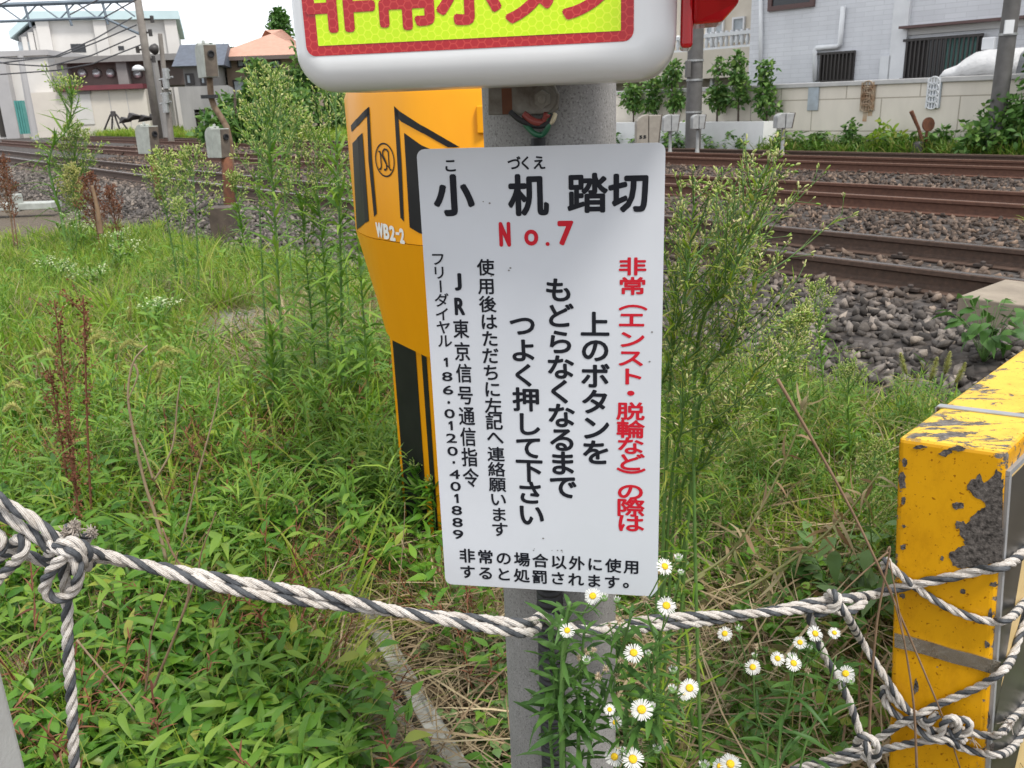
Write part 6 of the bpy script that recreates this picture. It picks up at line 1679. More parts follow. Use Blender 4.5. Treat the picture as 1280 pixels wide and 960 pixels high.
TW = [
    ('tall weed with a feathery bushy top, left of the yellow machine', [(359, 545), (352, 430), (345, 300), (338, 190), (335, 104)], dict(nleaf=136, pan=.62, nbr=21, blen=.30, nb=8, seed=1, bud=.013, r0=.008, L=(.19, .11), W=.015)),
    ('slimmer tall weed just right of the bushy topped stem', [(398, 530), (392, 430), (383, 330), (376, 245), (370, 145)], dict(nleaf=136, pan=.55, nbr=18, blen=.26, nb=9, seed=2, bud=.014, L=(.17, .09), W=.014)),
    ('tall weed in the middle between the bushy stem and the machine', [(414, 535), (410, 430), (405, 330), (398, 250), (392, 165)], dict(nleaf=129, pan=.60, nbr=16, blen=.22, nb=8, seed=3, bud=.013, L=(.17, .09), W=.014)),
    ('dark stemmed tall weed reaching up to the white button box', [(430, 555), (428, 440), (425, 300), (421, 180), (418, 80)], dict(nleaf=165, pan=.80, nbr=9, blen=.20, nb=5, seed=4, L=(.18, .11), W=.014, r0=.0085)),
    ('leafy tall weed brushing the left edge of the yellow machine', [(462, 560), (458, 450), (450, 330), (444, 220), (438, 130)], dict(nleaf=144, pan=.82, nbr=8, blen=.16, nb=5, seed=5, L=(.17, .10), W=.015)),
    ('yellow budded weed leaning left beside the bushy topped stem', [(336, 520), (332, 420), (326, 300), (323, 200), (320, 120)], dict(nleaf=43, pan=.55, nbr=16, blen=.20, nb=9, seed=6, bud=.016, r0=.006)),
    ('cream budded weed between the detector posts and the bushy stem', [(372, 470), (366, 360), (356, 250), (352, 170), (349, 112)], dict(nleaf=36, pan=.48, nbr=21, blen=.26, nb=8, seed=7, bud=.017, r0=.006)),
    ('weed with pale buds right behind the dark stemmed one', [(445, 480), (436, 370), (424, 260), (412, 170), (404, 110)], dict(nleaf=43, pan=.45, nbr=19, blen=.25, nb=8, seed=8, bud=.016, r0=.006)),
    ('short leafy weed at the foot of the tall stems', [(345, 560), (343, 510), (341, 460), (340, 415)], dict(nleaf=110, pan=.97, nbr=3, blen=.04, nb=3, seed=9, L=(.16, .10), W=.014, leafz=(.1, 1.0), r0=.006)),
    ('kinked lone green weed standing at the far left before the rails', [(83, 312), (76, 268), (66, 232), (61, 205), (68, 180), (86, 158), (90, 112)], dict(nleaf=100, pan=.86, nbr=12, blen=.5, nb=5, seed=10, L=(.40, .28), W=.022, bud=.03, r0=.018, leafz=(.1, .98))),
    ('faded weed with drooping twigs just right of the kinked one', [(102, 305), (98, 260), (95, 215), (93, 170)], dict(nleaf=60, pan=.45, nbr=30, blen=.55, nb=8, seed=11, bud=.03, r0=.012, L=(.3, .2), W=.02)),
    ('budded weed spreading in front of the lone detector head', [(224, 380), (219, 330), (211, 285), (205, 240), (202, 200)], dict(nleaf=70, pan=.55, nbr=24, blen=.30, nb=9, seed=12, bud=.022, r0=.009, up=42)),
    ('budded weed spreading between the two detector posts', [(249, 385), (248, 340), (246, 290), (243, 240), (240, 196)], dict(nleaf=70, pan=.55, nbr=24, blen=.30, nb=9, seed=13, bud=.022, r0=.009, up=42)),
    ('thin dark stem with few leaves right of the budded weeds', [(234, 390), (231, 350), (228, 305), (224, 262)], dict(nleaf=60, pan=.75, nbr=10, blen=.2, nb=6, seed=14, bud=.02, r0=.007)),
    ('leafy weed growing up against the detector post', [(309, 345), (304, 300), (298, 260), (294, 225)], dict(nleaf=80, pan=.7, nbr=12, blen=.2, nb=8, seed=15, bud=.022, r0=.008, L=(.2, .14), W=.02)),
    ('slender feathery weed on the right, before the ballast', [(1033, 560), (1030, 500), (1026, 440), (1022, 395), (1018, 365)], dict(nleaf=80, pan=.6, nbr=18, blen=.14, nb=7, seed=16, bud=.010, r0=.004, L=(.09, .06))),
    ('small weed with budded tip beside the slender feathery one', [(1005, 600), (1000, 540), (990, 480), (985, 430), (990, 410)], dict(nleaf=60, pan=.6, nbr=16, blen=.15, nb=8, seed=17, bud=.011, r0=.004)),
    ('green weed in the right hand grass with pale buds on top', [(1060, 610), (1062, 560), (1060, 500), (1062, 470)], dict(nleaf=90, pan=.7, nbr=14, blen=.12, nb=7, seed=18, bud=.009, r0=.004)),
    ('weed pressed close to the left edge of the yellow block', [(1086, 790), (1090, 700), (1086, 620), (1096, 560)], dict(nleaf=70, pan=.45, nbr=24, blen=.12, nb=8, seed=19, bud=.007, r0=.003, L=(.07, .05), W=.006)),
]
for lab, pts, kw in TW:
    tall_weed(lab, gpath(pts), **kw)
# the big panicle right of the sign, close to the camera: several stems of one plant
tall_weed('withered brown seeded weed at the ballast edge right of the kinked weed', gpath([(126, 318), (121, 285), (116, 255), (112, 225)]), nleaf=30, pan=.25, nbr=30, blen=.26, nb=7, seed=20, bud=.024, r0=.010, leafmat='brown', budmat='dock', stemmat='red')
tall_weed('yellowing budded weed in front of the rails right of the kinked weed', gpath([(98, 312), (95, 275), (92, 245), (90, 215)]), nleaf=50, pan=.4, nbr=28, blen=.24, nb=8, seed=21, bud=.028, r0=.010, leafmat='lime', budmat='foxtail')
tall_weed('withered tan weed at the far left edge before the cable box', gpath([(18, 312), (14, 275), (8, 240), (4, 205)]), nleaf=40, pan=.3, nbr=30, blen=.24, nb=8, seed=22, bud=.024, r0=.010, leafmat='straw', budmat='dock', stemmat='brown')
tall_weed('withered reddish weed among the white flowers', gpath([(150, 325), (146, 290), (142, 262), (139, 240)]), nleaf=30, pan=.25, nbr=26, blen=.22, nb=6, seed=23, bud=.02, r0=.008, leafmat='brown', budmat='dock', stemmat='red')
for k_, (lab, x_, y_, h_) in enumerate((('leafy weed hiding the left foot of the yellow pedestal', 506, 690, 95), ('leafy weed in front of the middle of the yellow pedestal', 528, 705, 120), ('leafy weed between the yellow pedestal and the sign edge', 548, 715, 110), ('low leafy weed just left of the yellow pedestal', 484, 670, 80))):
    tall_weed(lab, gpath([(x_, y_), (x_ - 3, y_ - h_ * .4), (x_ - 5, y_ - h_ * .75), (x_ - 8, y_ - h_)]), nleaf=70, pan=.97, nbr=3, blen=.03, nb=3, seed=600 + k_, L=(.10, .06), W=.013, leafz=(.05, 1.0), r0=.003, leafmat='broad', group='leafy weeds at the yellow pedestal')
bb_ = np.array([.30, 1.52, .0])
def near_stem(tip, mid, Y): return [bb_ + np.array([((tip[0] * 7) % 11 - 5) * .016, ((tip[1] * 5) % 9 - 4) * .018, 0]), U(mid[0], mid[1], (1.52 + Y) / 2 + .05), U((mid[0] + tip[0]) / 2 + 4, (mid[1] + tip[1]) / 2, Y), U(tip[0], tip[1], Y)]
NS = [
    ('tallest stem of the big budded weed right of the sign, tip over the rails', (952, 216), (868, 480), 1.36, 41, dict(nbr=22, blen=.20, nb=7)),
    ('budded stem curving right toward the ballast, right of the sign', (950, 345), (872, 520), 1.42, 42, dict(nbr=18, blen=.18, nb=7)),
    ('budded stem close along the right edge of the sign', (868, 246), (836, 500), 1.40, 43, dict(nbr=22, blen=.19, nb=7)),
    ('budded stem behind the middle of the big weed, right of the sign', (912, 262), (856, 470), 1.50, 44, dict(nbr=22, blen=.21, nb=7)),
    ('lower budded stem drooping right under the big weed', (948, 455), (872, 590), 1.46, 45, dict(nbr=17, blen=.18, nb=6)),
    ('lowest budded stem beside the bottom right of the sign', (905, 520), (850, 640), 1.50, 46, dict(nbr=17, blen=.17, nb=6)),
    ('leaning budded stem half hidden behind the sign', (846, 330), (820, 560), 1.48, 47, dict(nbr=20, blen=.19, nb=7)),
    ('short budded stem low behind the sign edge', (860, 440), (838, 620), 1.44, 48, dict(nbr=18, blen=.18, nb=7)),
]
for lab, tip, mid, Y, sd, kw in NS:
    tall_weed(lab, near_stem(tip, mid, Y), leafz=(.05, .95), nleaf=95, L=(.085, .035), W=.0046, pan=.42, bud=.0082, r0=.0042, seed=sd, sub=2, leafmat='lime', lean=(.30, -.1), group='stems of the big budded weed right of the sign', up=52, fluff=.55, **kw)
# pale budded small weed before the ballast
tall_weed('pale silvery budded weed right of the big weed, before the ballast', gpath([(965, 640), (972, 540), (985, 460), (1005, 395)]), nleaf=40, pan=.5, nbr=26, blen=.14, nb=8, bud=.012, r0=.004, seed=49, lean=(.2, 0))

# ---------------------------------------------------------------- daisies
def petal_flower(plant, P, N, R, rg, name='flower'):
    N = nrm(N); e1 = nrm(np.cross(N, [0.3, 1, .2])); e2 = np.cross(N, e1)
    b = Bag(); n = 36
    ps = []; 
    for i in range(n):
        a = 2 * math.pi * i / n + rg.normal() * .05; d = math.cos(a) * e1 + math.sin(a) * e2 + N * rg.normal(-.02, .09); ps.append(d)
        b.p.append(P + d * R * .30); b.d.append(d); b.L.append(R * rg.uniform(.60, .76)); b.W.append(R * .115); b.k.append(0); b.r.append(0)
    R3 = np.stack([np.array(ps) / np.linalg.norm(ps, axis=1)[:, None], np.cross(np.tile(N, (n, 1)), ps), np.tile(N, (n, 1))], -1) * np.stack([b.L, b.W, b.L], -1)[:, None, :]
    T0 = bladeT(.08, ((0, .7), (.5, 1), (.9, .85), (1, .45)))
    v, f = instance([T0], np.array(b.p), R3, np.ones(n), np.zeros(n, int))
    fo = np_mesh(name, v, f, LEAF['petal'], plant)
    m = MB(); m.lathe([(.0, -.10 * R), (.30 * R, -.06 * R), (.40 * R, .04 * R), (.34 * R, .16 * R), (.18 * R, .22 * R), (0, .22 * R)], P, N, 12); m.build('disc', MAT['disc'], fo, smooth=True)
m_, t, b = new_mat('yellow_disc'); n1 = noise_node(t, 900, 2); r = ramp(t, n1.outputs['Fac'], [(.35, (.55, .30, .005)), (.6, (.80, .55, .01))]); t.links.new(r.outputs['Color'], b.inputs['Base Color']); b.inputs['Roughness'].default_value = .8; bumpn(t, b, n1.outputs['Fac'], .8, .001); MAT['disc'] = m_
def fleabane(label, base, stems, flowers, buds, dry, Y, seed, nleaf, L=.055):
    """stems: pixel polylines; flowers (px,py,r_px)"""
    rg = np.random.default_rng(seed); th = thing('daisy_fleabane', label, 'daisy', base, 0, 'white daisy plants at the post')
    m = MB(); lv = Bag(); paths = []
    for pts, r in stems:
        P = spath([np.array(base) + rg.normal(size=3) * np.array([.008, .008, 0])] + [U(x, y, Y + dy) for x, y, dy in pts], 26); paths.append(P); m.tube(P, list(np.linspace(r, r * .5, 26)), 6)
    for k, P in enumerate(paths):
        for i in range(nleaf):
            t = .12 + .86 * i / nleaf; q = t * 25; kk = min(int(q), 24); p = P[kk] + (P[kk + 1] - P[kk]) * (q - kk); a = i * GA + k
            el = math.radians(rg.normal(28, 14)); d = np.array([math.cos(a) * math.cos(el), math.sin(a) * math.cos(el), math.sin(el)])
            lv.add(p, d, L * rg.uniform(.7, 1.25) * (1.15 - .5 * t), .0075 * rg.uniform(.8, 1.3), rg.integers(0, 4), rg.normal() * .3)
    def stalk(P):
        best = min(((np.linalg.norm(P - q + np.array([0, 0, -.05])), q) for pth in paths for q in pth[6:] if q[2] < P[2] - .015), default=(0, paths[0][-4]), key=lambda z: z[0])[1]
        mid = best * .45 + P * .55 + np.array([0, 0, -.012]); Q = spath([best, mid, P], 9); m.tube(Q, .0011, 4)
        for j in (3, 6): lv.add(Q[j], rg.normal(size=3) + np.array([0, 0, .5]), .02, .003, 1, 0)
    for (x, y, r) in flowers:
        dy = rg.uniform(-.06, -.02); P = U(x, y, Y + dy); R = r / FPX * np.linalg.norm(P - CAMP)
        tc_ = nrm(CAMP - P); N = tc_ * .85 + np.array([rg.normal() * .22, 0, .45 + rg.normal() * .15]); stalk(P - nrm(N) * R * .15)
        petal_flower(th, P, N, R, rg)
    gb_ = Bag()
    for (x, y, r) in buds:
        P = U(x, y, Y + rg.uniform(-.06, .0)); R = r / FPX * np.linalg.norm(P - CAMP); stalk(P)
        mm = MB(); mm.lathe([(.0, -.7 * R), (.75 * R, -.4 * R), (.8 * R, .1 * R), (.0, .15 * R)], P, (rg.normal() * .2, -.3, 1), 10); fo = mm.build('bud', STEM['green'], th, smooth=True)
        bg_ = Bag()
        for i in range(14):
            a = i * GA; d = np.array([math.cos(a) * .5, math.sin(a) * .5 - .2, 1.0]); bg_.add(P + d * R * .1 + np.array([math.cos(a), math.sin(a), 0]) * R * .45, d, R * .8, R * .35, 0, rg.normal())
        bg_.build('bud_petals', [BT[0]], LEAF['petal'], fo)
    for (x, y, r) in dry:
        P = U(x, y, Y + rg.uniform(-.06, .0)); R = r / FPX * np.linalg.norm(P - CAMP); stalk(P); db = Bag()
        for i in range(46):
            d = rg.normal(size=3) + np.array([0, -.3, .4]); db.add(P, d, R * rg.uniform(.6, 1.1), R * .14, 0, 0)
        db.build('seed_head', [BT[0]], LEAF['seed'], th)
    m.build('stem', STEM['green'], th, smooth=True, fix=False); lv.build('foliage', [leafT(d, .3, ((0, .15), (.3, .7), (.6, 1.0), (.85, .6), (1, .03))) for d in (.15, .35, .6, .9)], LEAF['dark'], th)
fleabane('bushy daisy plant with the most white flowers, in front of the post under the sign', U(708, 1130, .94) * np.array([1, 1, 0]), [([(703, 960, 0), (702, 880, 0), (705, 800, 0), (712, 752, 0)], .0050), ([(722, 970, .01), (722, 900, .01), (726, 840, .01), (730, 790, .01)], .0035), ([(735, 960, .02), (755, 880, .02), (775, 820, .02), (790, 765, .02)], .003), ([(690, 950, .03), (694, 880, .03), (692, 830, .03), (690, 770, .03)], .003), ([(770, 970, 0), (810, 900, 0), (815, 840, 0), (822, 800, 0)], .0025)],
         [(741, 745, 11), (833, 757, 12), (831, 708, 11), (709, 788, 9.5), (792, 816, 12), (802, 887, 13.5), (862, 860, 11.5), (768, 946, 11), (791, 949, 13), (769, 903, 8), (856, 866, 9), (762, 887, 7)],
         [(755, 747, 6), (771, 750, 5), (733, 826, 6), (840, 862, 6), (848, 698, 6), (851, 716, 4.5), (814, 884, 6), (810, 817, 4.5), (841, 838, 6), (821, 937, 6), (778, 937, 4)],
         [(806, 750, 7), (733, 815, 6), (742, 812, 5), (724, 822, 5), (775, 776, 7), (757, 836, 6), (748, 845, 6), (770, 845, 6), (776, 826, 6), (801, 926, 6), (830, 926, 6), (762, 782, 5)], .935, 61, 56, .052)
fleabane('smaller daisy plant with few white flowers, left of the yellow block', U(975, 1060, 1.12) * np.array([1, 1, 0]), [([(972, 950, 0), (985, 880, 0), (992, 838, 0)], .0028), ([(960, 960, .02), (945, 890, .02), (942, 845, .02)], .0022), ([(1000, 960, .02), (1030, 880, .02), (1045, 820, .02)], .0022)],
         [(906, 792, 9), (941, 834, 9.5), (972, 823, 8.5), (992, 829, 9.5), (1000, 803, 8), (1019, 792, 9.5), (1043, 791, 7), (1057, 842, 10), (913, 955, 12), (900, 958, 9)],
         [(923, 786, 5), (990, 822, 6), (943, 820, 4), (1012, 810, 4), (1063, 852, 5), (880, 958, 7)], [(945, 808, 5), (1010, 838, 5)], 1.14, 62, 14, .07)

# ---------------------------------------------------------------- other single plants
def rosette(label, base, h, n, L, W, mat, seed, name='broadleaf_plant', spread=.6, cat='plant', shape=None):
    rg = np.random.default_rng(seed); th = thing(name, label, cat, base); m = MB(); lv = Bag()
    for i in range(n):
        a = i * GA; hh = h * rg.uniform(.45, 1.0); sp_ = h * spread * rg.uniform(.3, 1.0); tip = np.array(base) + np.array([math.cos(a) * sp_, math.sin(a) * sp_, hh])
        Q = spath([np.array(base), np.array(base) * .5 + tip * .5 + np.array([0, 0, h * .12]), tip], 8); m.tube(Q, .0018, 4)
        for k in range(3 if n > 8 else 4):
            aa = a + (k - 1) * .9 + rg.normal() * .3; el = rg.normal(.15, .25); p = Q[7 - k * 2] if k else Q[7]
            lv.add(p, np.array([math.cos(aa) * math.cos(el), math.sin(aa) * math.cos(el), math.sin(el)]), L * rg.uniform(.7, 1.2), W * rg.uniform(.8, 1.2), rg.integers(0, 4), rg.normal() * .3)
    m.build('stem', STEM['green'], th, smooth=True, fix=False); lv.build('foliage', shape or [leafT(d, .35, ((0, .1), (.2, .8), (.42, 1.0), (.75, .6), (1, .03))) for d in (.2, .4, .6, .8)], LEAF[mat], th)
gp0 = lambda x, y, z=.0: (lambda q: np.array([q[0], q[1], float(gz(q[0], q[1])) - .01]))(G(x, y, z))
rosette('pale green broad leaved plant between the big weed and the yellow block', gp0(1040, 760), .30, 12, .085, .036, 'pale', 71)
rosette('pale green broad leaved plant low at the foot of the yellow block', gp0(1090, 800), .26, 9, .085, .034, 'pale', 72)
rosette('dark leafy plant on the ballast edge behind the yellow block', gp0(1228, 462, .08), .34, 22, .085, .05, 'dark', 73)
rosette('dark broad leaf by the soil at the right of the big weed', gp0(960, 760), .16, 5, .07, .045, 'dark', 74)
rosette('orange tinged strawberry like leaf clump at the very bottom by the post', gp0(625, 1000), .14, 6, .05, .04, 'broad', 75)
def foxtail(label, px, py, Y, seed, lean, size=.06):
    rg = np.random.default_rng(seed); tip = U(px, py, Y); base = np.array([tip[0] - lean * .25, tip[1] + .05, float(gz(tip[0], tip[1]))])
    th = thing('foxtail_grass', label, 'grass', base, 0, 'foxtail grass heads')
    top0 = tip + np.array([-lean * size * .6, 0, 0]); P = spath([base, base * .4 + top0 * .6 + np.array([0, 0, .06]), top0], 14)
    m = MB(); m.tube(P, .0011, 4); m.build('stem', STEM['green'], th, fix=False)
    H = spath([top0, top0 + np.array([lean * size * .45, 0, size * .28]), top0 + np.array([lean * size * 1.0, 0, size * (.1 if abs(lean) > .5 else .8)])], 12); b = Bag()
    for i in range(420):
        t = rg.random(); k = min(int(t * 11), 10); p = H[k] + (H[k + 1] - H[k]) * (t * 11 - k); ax_ = nrm(H[k + 1] - H[k]); d = rg.normal(size=3); d = nrm(d - ax_ * (d @ ax_)) + ax_ * .8
        b.add(p, d, size * .14 * (math.sin(math.pi * min(1, t * .9 + .08)) + .25), size * .022, 0, 0)
    b.build('plume', [NT[0]], LEAF['foxtail'], th)
    lv = Bag()
    for i in range(4):
        q = P[3 + i * 2]; a = rg.uniform(0, 6.28); lv.add(q, np.array([math.cos(a), math.sin(a), .9]), .16, .006, 2, 0)
    lv.build('foliage', BT, LEAF['grass'], th)
for i, (x, y, Y, ln, lab) in enumerate([(165, 402, 4.2, .2, 'foxtail head shaped like a cap, above the others at left'), (118, 420, 3.9, 1, 'foxtail head arching right, leftmost of the upper pair'), (130, 430, 3.7, 1, 'foxtail head arching right just under its twin'), (168, 437, 3.8, .9, 'slim green foxtail head right of the upper pair'), (216, 445, 3.6, 1, 'pale foxtail head arching, rightmost of the left group'), (207, 463, 3.4, .9, 'greenish foxtail head under the rightmost one'), (22, 488, 3.3, .8, 'small foxtail head close to the left edge'), (14, 517, 3.0, -.6, 'fat brownish foxtail head drooping at the left edge'), (203, 478, 3.3, .4, 'round straw coloured foxtail head above the dead stalk'), (57, 450, 3.6, -.6, 'green foxtail head hanging left near the dock stalks'),
                                        (1166, 475, 3.6, .15, 'upright foxtail head, left one by the yellow block top'), (1183, 468, 3.6, .1, 'upright foxtail head in the middle by the yellow block top'), (1200, 478, 3.5, .3, 'upright foxtail head nearest the yellow block top'), (1127, 468, 3.8, -.3, 'leaning foxtail head in the grass before the ballast')]):
    foxtail(lab, x, y, Y * .78, 200 + i, ln, .10 if Y > 3.5 else .085)
def white_umbel(label, pts, Y, seed):
    rg = np.random.default_rng(seed); q = U(*pts[0], Y); base = np.array([q[0], q[1], float(gz(q[0], q[1]))]); th = thing('white_flowered_herb', label, 'wildflower', base, 0, 'white flowered herbs in the left grass')
    m = MB(); fb = Bag(); lv = Bag()
    for (x, y) in pts:
        for k in range(3):
            P = U(x + rg.normal() * 7, y + rg.normal() * 3, Y + rg.normal() * .15); Q = spath([base + rg.normal(size=3) * np.array([.05, .05, 0]), base * .35 + P * .65 + np.array([0, 0, .03]), P], 6); m.tube(Q, .003, 3)
            for j in range(17):
                o_ = rg.normal(size=3) * np.array([.035, .035, .012]); fb.add(P + o_, np.array([rg.normal(), rg.normal(), .4]), .016, .014, 0, 0)
            for j in range(8): lv.add(Q[rg.integers(1, 5)], rg.normal(size=3) + np.array([0, 0, .4]), .10, .02, rg.integers(0, 4), 0)
    m.build('stem', STEM['green'], th, fix=False); fb.build('flower_cluster', [LT[0]], LEAF['whitefl'], th); lv.build('foliage', LT, LEAF['herb'], th)
white_umbel('white flowered herb with the widest flower patch, left of the detectors', [(140, 296), (150, 292), (160, 304), (170, 308), (146, 308), (152, 326)], 8.3, 301)
white_umbel('white flowered herb with low flower heads at far left in the grass', [(58, 330), (80, 328), (85, 334), (98, 332), (60, 327)], 7.6, 302)
white_umbel('white flowered herb in the middle of the left grass', [(118, 342), (135, 337), (104, 346), (92, 345)], 7.3, 303)
white_umbel('white flowered herb farthest up beside the brown broken stick', [(84, 278), (88, 268), (100, 288), (106, 282)], 9.2, 304)
white_umbel('small white flowered herb nearest the tan slab', [(186, 380), (208, 378), (196, 376)], 5.6, 305)
def dock(label, px, pts, Y, seed):
    rg = np.random.default_rng(seed); P = spath([U(x, y, Y) for x, y in pts], 30); th = thing('dock_stalk', label, 'dead weed', P[0], 0, 'red brown dock stalks'); m = MB(); m.tube(P, list(np.linspace(.0045, .002, 30)), 5); b = Bag()
    for i in range(260):
        t = rg.uniform(.25, 1); k = min(int(t * 29), 28); d = rg.normal(size=3); b.add(P[k] + d * .006, d + np.array([0, 0, .2]), .009, .007, 0, rg.normal())
    for i in range(10):
        t = rg.uniform(.45, .95); k = int(t * 29); d = np.array([rg.normal() * .5, rg.normal() * .5, 1]); Q = spath([P[k], P[k] + nrm(d) * .09], 6); m.tube(Q, .0012, 3)
        for j in range(14): b.add(Q[rg.integers(1, 6)] + rg.normal(size=3) * .005, rg.normal(size=3), .009, .007, 0, rg.normal())
    m.build('stem', STEM['red'], th, fix=False); b.build('seeds', [LT[0]], LEAF['dock'], th)
dock('tallest red brown dock stalk, in the middle of its group', 0, [(100, 690), (95, 610), (86, 520), (76, 440), (68, 375)], 2.7, 311)
dock('red brown dock stalk right of the tallest one', 0, [(118, 700), (112, 600), (108, 500), (106, 420), (104, 372)], 2.6, 312)
dock('red brown dock stalk at the left of its group', 0, [(92, 700), (84, 600), (72, 520), (62, 460)], 2.8, 313)
dock('short dark dock stalk under the tallest one', 0, [(104, 720), (98, 640), (88, 570), (82, 520)], 2.5, 314)
dock('red brown dock stalk far off by the lone kinked weed', 0, [(22, 306), (14, 250), (8, 215), (3, 190)], 8.6, 315)
def stick(name, label, cat, polys, Y, r, mat, grp=None, g0=True):
    th = thing(name, label, cat, U(*polys[0][0], Y), 0, grp)
    m = MB()
    for k, pts in enumerate(polys):
        P = spath([U(x, y, Y - .012 * k) for x, y in pts], 24); q = r * (1 if k == 0 else .65); m.tube(P, list(np.linspace(q, q * .45, 24)), 6)
    m.build('stem', STEM[mat], th, smooth=True, fix=False); return th
stick('dead_stalk', 'forked dry brown stalk standing behind the left rope, upper fork', 'dead stalk', [[(208, 702), (196, 650), (180, 600), (165, 530), (160, 490), (167, 452), (184, 432)], [(193, 600), (215, 560), (222, 500), (226, 470)], [(191, 598), (180, 565), (172, 548)], [(168, 455), (172, 470), (160, 500)]], 2.15, .0048, 'tan', 'dry brown stalks at left')
stick('dead_stalk', 'long dry brown stalk forking low, below the left rope', 'dead stalk', [[(150, 965), (176, 900), (200, 840), (226, 775), (236, 730), (215, 690), (203, 660)], [(226, 775), (246, 720), (252, 690), (270, 640)], [(176, 900), (185, 840), (190, 790), (215, 720), (222, 690)]], 1.62, .0040, 'brown', 'dry brown stalks at left')
stick('dead_stalk', 'thin dry stem crossing low from the rope knot down to the right', 'dead stalk', [[(96, 800), (150, 865), (190, 915), (232, 965)]], 1.5, .0022, 'tan', 'dry brown stalks at left')
stick('dead_stalk', 'thin dry stem slanting up beside the broad leaves, right of the forked stalks', 'dead stalk', [[(225, 690), (246, 600), (262, 540), (272, 500), (274, 470)]], 2.3, .0032, 'tan', 'dry brown stalks at left')
stick('dead_stalk', 'lone pale dry stem with a seed tip below the yellow machine', 'dead stalk', [[(492, 770), (500, 720), (505, 660), (506, 628)]], 1.9, .0016, 'tan')
stick('broken_stick', 'broken brown stick standing in the far left grass', 'stick', [[(126, 292), (122, 262), (115, 232)]], 9.0, .03, 'brown')
stick('dead_stalk', 'long dry brown stem slanting down onto the yellow block from upper left', 'dead stalk', [[(972, 474), (1010, 540), (1055, 620), (1090, 690), (1130, 780), (1180, 900), (1200, 960)]], 1.22, .0028, 'brown', 'dry stems by the yellow block')
stick('dead_stalk', 'dry brown stem rising left past the corner of the yellow block', 'dead stalk', [[(1086, 960), (1088, 880), (1096, 780), (1112, 690), (1108, 690)], [(1110, 690), (1080, 715), (1045, 748)]], 1.24, .0026, 'brown', 'dry stems by the yellow block')
stick('dead_stalk', 'pair of dry stems standing in front of the yellow block face', 'dead stalk', [[(1146, 962), (1142, 880), (1130, 800), (1112, 700)], [(1130, 800), (1120, 760), (1113, 735)]], 1.205, .0022, 'brown', 'dry stems by the yellow block')
def wilted(label, pts, Y, seed, n=26):
    rg = np.random.default_rng(seed); P = spath([U(x, y, Y) for x, y in pts], 30); th = thing('wilting_vine', label, 'wilted weed', P[0], 0, 'wilted stems on the right'); m = MB(); m.tube(P, list(np.linspace(.0038, .0018, 30)), 5); b = Bag()
    for i in range(n):
        k = rg.integers(3, 29); d = rg.normal(size=3) + np.array([0, 0, .2]); b.add(P[k], d, rg.uniform(.03, .065), rg.uniform(.005, .010), rg.integers(0, 4), rg.normal())
    m.build('stem', M('olive_stem', (0.17, 0.19, 0.06), (0.22, 0.19, 0.09), 12, .7), th, smooth=True, fix=False); b.build('foliage', CT, LEAF['wilt'], th)
wilted('wilted olive stem with curled pale leaves, the upper of two', [(836, 740), (900, 702), (930, 670), (965, 610), (1000, 530), (1010, 490)], 1.75, 321, 34)
wilted('wilted olive stem with curled pale leaves, the lower of two', [(920, 745), (990, 700), (1040, 660), (1075, 622), (1100, 590)], 1.62, 322, 34)
# ================================================================ GROUND COVER (uncountable)
def wavy(x, y, s=1.0, p=0.0):
    return (np.sin(1.9 * s * x + 1.3 * p) * np.cos(2.3 * s * y + p) + .6 * np.sin(4.1 * s * x - 2.7 * s * y + 2 * p) + .4 * np.cos(7.3 * s * y + 5.1 * s * x + p)) / 2.0
def scatter(n, r0, r1, dens, seed, a0=-46, a1=46, power=1.0):
    rg = np.random.default_rng(seed); N = n * 6
    a = np.radians(rg.uniform(a0, a1, N)); q = rg.random(N)
    r = (r0 ** (2 - power) + q * (r1 ** (2 - power) - r0 ** (2 - power))) ** (1 / (2 - power)) if abs(power - 2) > 1e-6 else r0 * (r1 / r0) ** q
    x, y = r * np.sin(a), r * np.cos(a)
    px, py = proj(x, y, np.zeros(N))
    d = np.clip(dens(x, y, px, py), 0, 1) * (trough_clear(x, y) * slab_clear(x, y) if seed not in (411, 412) else np.where(y < 2.15, trough_clear(x, y) ** 2, .3 + .7 * trough_clear(x, y)))
    keep = (rg.random(N) < d) & (y > 1.14)
    # not inside the block, the machine, the post
    blk = (((np.stack([x, y], -1) - gTL[:2]) @ nrm(ga)[:2] > -.02) & ((np.stack([x, y], -1) - gTL[:2]) @ gb[:2] > -.03) & (((np.stack([x, y], -1) - gTL[:2]) @ nrm(ga)[:2]) < .22))
    mach = (x > -.45) & (x < .15) & (y > 2.2) & (y < 2.85) & (x + .45 > (2.62 - y) * .9)
    keep &= ~blk & ~mach
    x, y = x[keep][:n], y[keep][:n]
    return x, y, rg
def plants(name, label, cat, n, r0, r1, dens, seed, tpls, mat, size, power=1.4, tilt=.18, grow=None, zoff=-.015, **k):
    x, y, rg = scatter(n, r0, r1, dens, seed, power=power, **k); n = len(x)
    az = rg.uniform(0, 2 * math.pi, n); sc = rg.uniform(size[0], size[1], n)
    if grow is not None: sc = sc * grow(np.hypot(x, y))
    c, s = np.cos(az), np.sin(az); Z = np.zeros(n); O = np.ones(n)
    R = np.stack([np.stack([c, -s, Z], -1), np.stack([s, c, Z], -1), np.stack([Z, Z, O], -1)], -2)
    tx, ty = rg.normal(size=n) * tilt, rg.normal(size=n) * tilt
    Sh = np.tile(np.eye(3), (n, 1, 1)); Sh[:, 0, 2] = tx; Sh[:, 1, 2] = ty
    pos = np.stack([x, y, gz(x, y) + zoff], -1)
    v, f = instance(tpls, pos, Sh @ R, sc, rg.integers(0, len(tpls), n))
    o = np_mesh(name, v, f, mat); tag(o, label, cat, kind='stuff'); return o
def bag_tpl(b, tpl):
    return b.arr(tpl)
